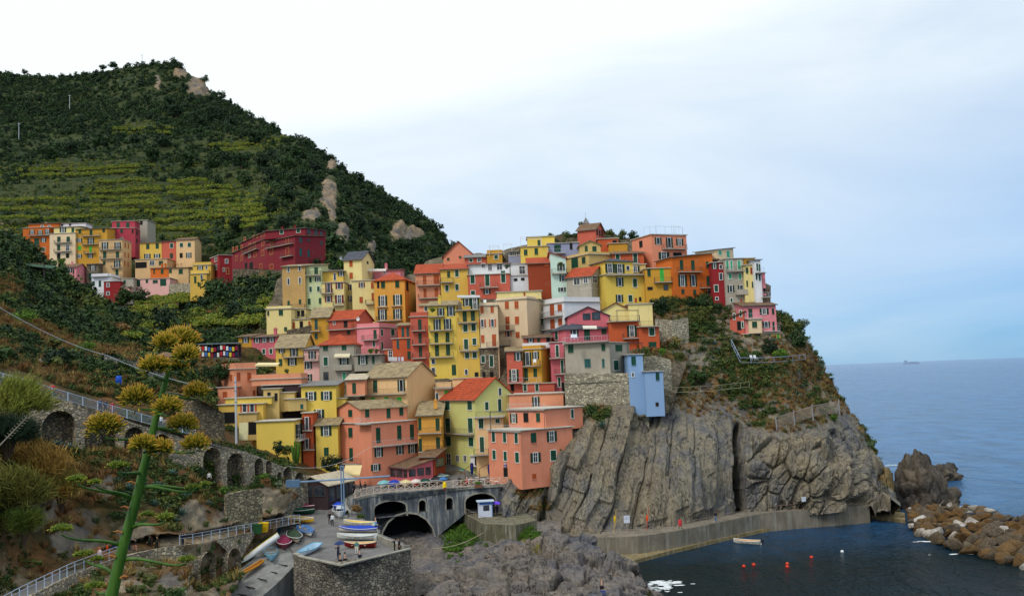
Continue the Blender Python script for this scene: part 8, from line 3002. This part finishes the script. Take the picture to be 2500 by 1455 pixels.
for ax, ay, tx, ty, r, kind in [(432, 838, 443, 838, 44, 'f'), (424, 862, 405, 842, 28, 'f'), (424, 870, 456, 872, 28, 'f'), (404, 930, 378, 902, 33, 'f'), (410, 908, 432, 898, 24, 'f'), (384, 1005, 335, 978, 38, 'f'), (386, 1012, 411, 1000, 31, 'f'),
                                (402, 965, 480, 962, 27, 'f'), (366, 1078, 257, 1048, 41, 'f'), (384, 1045, 447, 1042, 34, 'f'), (370, 1090, 350, 1092, 26, 'f'), (364, 1095, 392, 1100, 24, 'f'), (368, 1102, 476, 1090, 28, 'f'), (348, 1158, 288, 1138, 30, 'b'),
                                (324, 1220, 188, 1170, 24, 'b'), (322, 1216, 232, 1178, 16, 'b'), (346, 1190, 470, 1190, 20, 'b'), (346, 1190, 500, 1182, 14, 'b'), (322, 1288, 405, 1262, 22, 'b'), (318, 1290, 360, 1256, 18, 'b'), (295, 1332, 150, 1292, 30, 'b'),
                                (276, 1400, 205, 1352, 26, 'b'), (272, 1398, 238, 1365, 16, 'b'), (304, 1366, 455, 1366, 24, 'b'), (270, 1455, 232, 1430, 26, 'b')]:
    dY = r5.uniform(-.7, .5)
    A0 = at(ax, ay, AY)
    tip = at(tx, ty + r * .45, AY + dY)
    L = np.linalg.norm(tip - A0)
    m1 = A0 + (tip - A0) * .28 + np.array([0, 0, .10 * L])
    m2 = A0 + (tip - A0) * .72 + np.array([0, 0, -.10 * L])
    pts = []
    for q in np.linspace(0, 1, 10):
        pts.append(A0 * (1 - q) ** 3 + m1 * 3 * q * (1 - q) ** 2 + m2 * 3 * q * q * (1 - q) + tip * q ** 3)
    rb = np.linspace(.026 if L > .3 else .02, .012, 10)
    bo = MB().tube([tuple(p) for p in pts], list(rb), 8).ob('branch', STEM, ag, smooth=True)
    bo.matrix_local = inv
    rad = r / FPX * AY
    cl = bpy.data.objects.new('flower_cluster', spike_cluster(tip + np.array([0, 0, rad * .35]), rad * (1.15 if kind == 'f' else 1.0), int(60 + r * (16 if kind == 'f' else 8)), FLOW if kind == 'f' else BUDS, 1.0 if kind == 'f' else .45, .085 if kind == 'f' else .04, .011 if kind == 'f' else .012))
    cl['kind'] = 'stuff'
    link(cl, bo)
# dry bracts on the stem
for y in (1110, 1180, 1240, 1300, 1360, 1410):
    x = float(np.interp(y, SY[::-1], SX[::-1]))
    s = 1 if (y // 10) % 2 else -1
    p = at(x + s * 12, y, AY - .08)
    q = MB().tube([tuple(p), tuple(p + np.array([s * .05, -.02, .03])), tuple(p + np.array([s * .12, -.02, .02]))], [.02, .016, .003], 5).ob('bract', plain((164, 110, 60), .8), ag)
    q.matrix_local = inv


# ---------------------------------------------------------------- feathery bushes at the left edge
def feather(n, rx, rz, seed, L=.5, w=.012):
    r = np.random.default_rng(seed)
    k = r.integers(0, 26, n)
    c = r.normal(size=(26, 3))
    c /= np.linalg.norm(c, axis=1, keepdims=True)
    c *= r.uniform(.2, .8, (26, 1))
    c[:, 2] = np.abs(c[:, 2]) * .9 - .1
    p = (c[k] + r.normal(size=(n, 3)) * .16) * np.array([rx, rx, rz])
    d = c[k] * .8 + r.normal(size=(n, 3)) * .45 + np.array([.25, 0, .65])
    d /= np.linalg.norm(d, axis=1, keepdims=True)
    s = np.cross(d, r.normal(size=(n, 3)))
    s /= np.linalg.norm(s, axis=1, keepdims=True)
    ln = L * r.uniform(.5, 1.3, (n, 1))
    e = p + d * ln + np.array([.06, 0, -.05]) * ln
    V = np.stack([p - s * w, p + s * w, e + s * w * .3, e - s * w * .3], 1).reshape(-1, 3)
    return V, np.arange(4 * n).reshape(n, 4)


M_TAM = fol_mat('tamarisk_sprays', [(134, 108, 48), (162, 126, 58), (112, 106, 44), (100, 102, 42)], .5)
M_TAMG = fol_mat('green_sprays', [(88, 104, 36), (120, 124, 44), (70, 92, 34)], .5)
for x, y, r, mat, sd, L in [(45, 985, 78, M_TAMG, 1, 'feathery yellow green bush hiding the end of the walkway rail'), (20, 1060, 70, M_DARK, 2, 'dark green bush low at the left edge'), (95, 1145, 84, M_TAM, 3, 'tawny feathery bush below the first arch'), (25, 1205, 92, M_TAM, 4, 'big brown feathery bush at the left edge'),
                            (150, 1195, 56, M_TAM, 5, 'smaller tawny feathery bush right of the big one'), (60, 1275, 56, M_TAMG, 6, 'olive feathery bush at the foot of the left bank')]:
    Yv = {1: 112, 2: 104, 3: 108, 4: 98, 5: 107, 6: 97}[sd]
    p = at(x, y + r * .75, Yv)
    R_ = r / FPX * Yv
    rt = empty('shrub', p, sd)
    tag(rt, L, 'shrub')
    me = fast_mesh('foliage', *feather(5200, R_, R_ * .9, 600 + sd, R_ * .34, R_ * .012), mat, smooth=False)
    f_ = link(bpy.data.objects.new('foliage', me), rt)
    f_.location = (0, 0, R_ * .7)
    m = MB()
    for k in range(9):
        az = k * .7
        m.tube([(0, 0, -.6), (math.cos(az) * R_ * .25, math.sin(az) * R_ * .25, R_ * .5), (math.cos(az) * R_ * .5, math.sin(az) * R_ * .5, R_ * 1.1)], [.09, .06, .02], 5)
    m.ob('stem', M_BARK, rt)
ds = empty('dead_stalk', at(-8, 1095, 60))
tag(ds, 'bare grey dead agave stalk slanting at the left edge', 'dead stalk')
a0, b0 = np.zeros(3), at(66, 1018, 60) - at(-8, 1095, 60)
m = MB().tube([tuple(a0), tuple(b0)], [.05, .02], 6)
for q in np.linspace(.35, .98, 9):
    p = b0 * q
    m.bar(tuple(p), tuple(p + np.array([.22, 0, -.05])), .012, 3).bar(tuple(p), tuple(p + np.array([-.15, 0, .14])), .012, 3)
m.ob('stalk', plain((150, 140, 124), .9), ds)

# ---------------------------------------------------------------- labels by place where look alone does not tell apart
ORD = ['first', 'second', 'third', 'fourth', 'fifth', 'sixth', 'seventh', 'eighth', 'ninth', 'tenth', 'eleventh', 'twelfth', 'thirteenth', 'fourteenth', 'fifteenth', 'sixteenth', 'seventeenth', 'eighteenth', 'nineteenth', 'twentieth']


def number(objs, fmt):
    objs = sorted(objs, key=lambda o: proj(np.array(o.location))[0])
    for i, o in enumerate(objs[:20]):
        o['label'] = fmt % ORD[i]


tops = [o for o in COL.objects if o.parent is None and 'label' in o]
ht = [o for o in tops if o.get('label') == HT]
bands = {}
for o in ht:
    y = proj(np.array(o.location))[1]
    bands.setdefault('highest' if y < 345 else 'upper' if y < 400 else 'middle' if y < 460 else 'lowest', []).append(o)
for b_, L in bands.items():
    number(L, '%%s dark tree from the left in the %s band of hill trees' % b_)
number([o for o in tops if o.get('group') == 'trees on the skyline'], '%s small dark tree from the left along the hill skyline')
number([o for o in tops if o.get('label') == AG], '%s blue green agave from the left on the bank under the arcade')
number([o for o in tops if o.get('label') == AG2], '%s grey green agave from the left on the headland cliff')
number([o for o in tops if o.get('label', '').startswith('pale angular')], '%s pale boulder from the left in the breakwater')
number([o for o in tops if o.get('group') == 'cafe tables on the square'], '%s white cafe table from the left on the restaurant terrace')
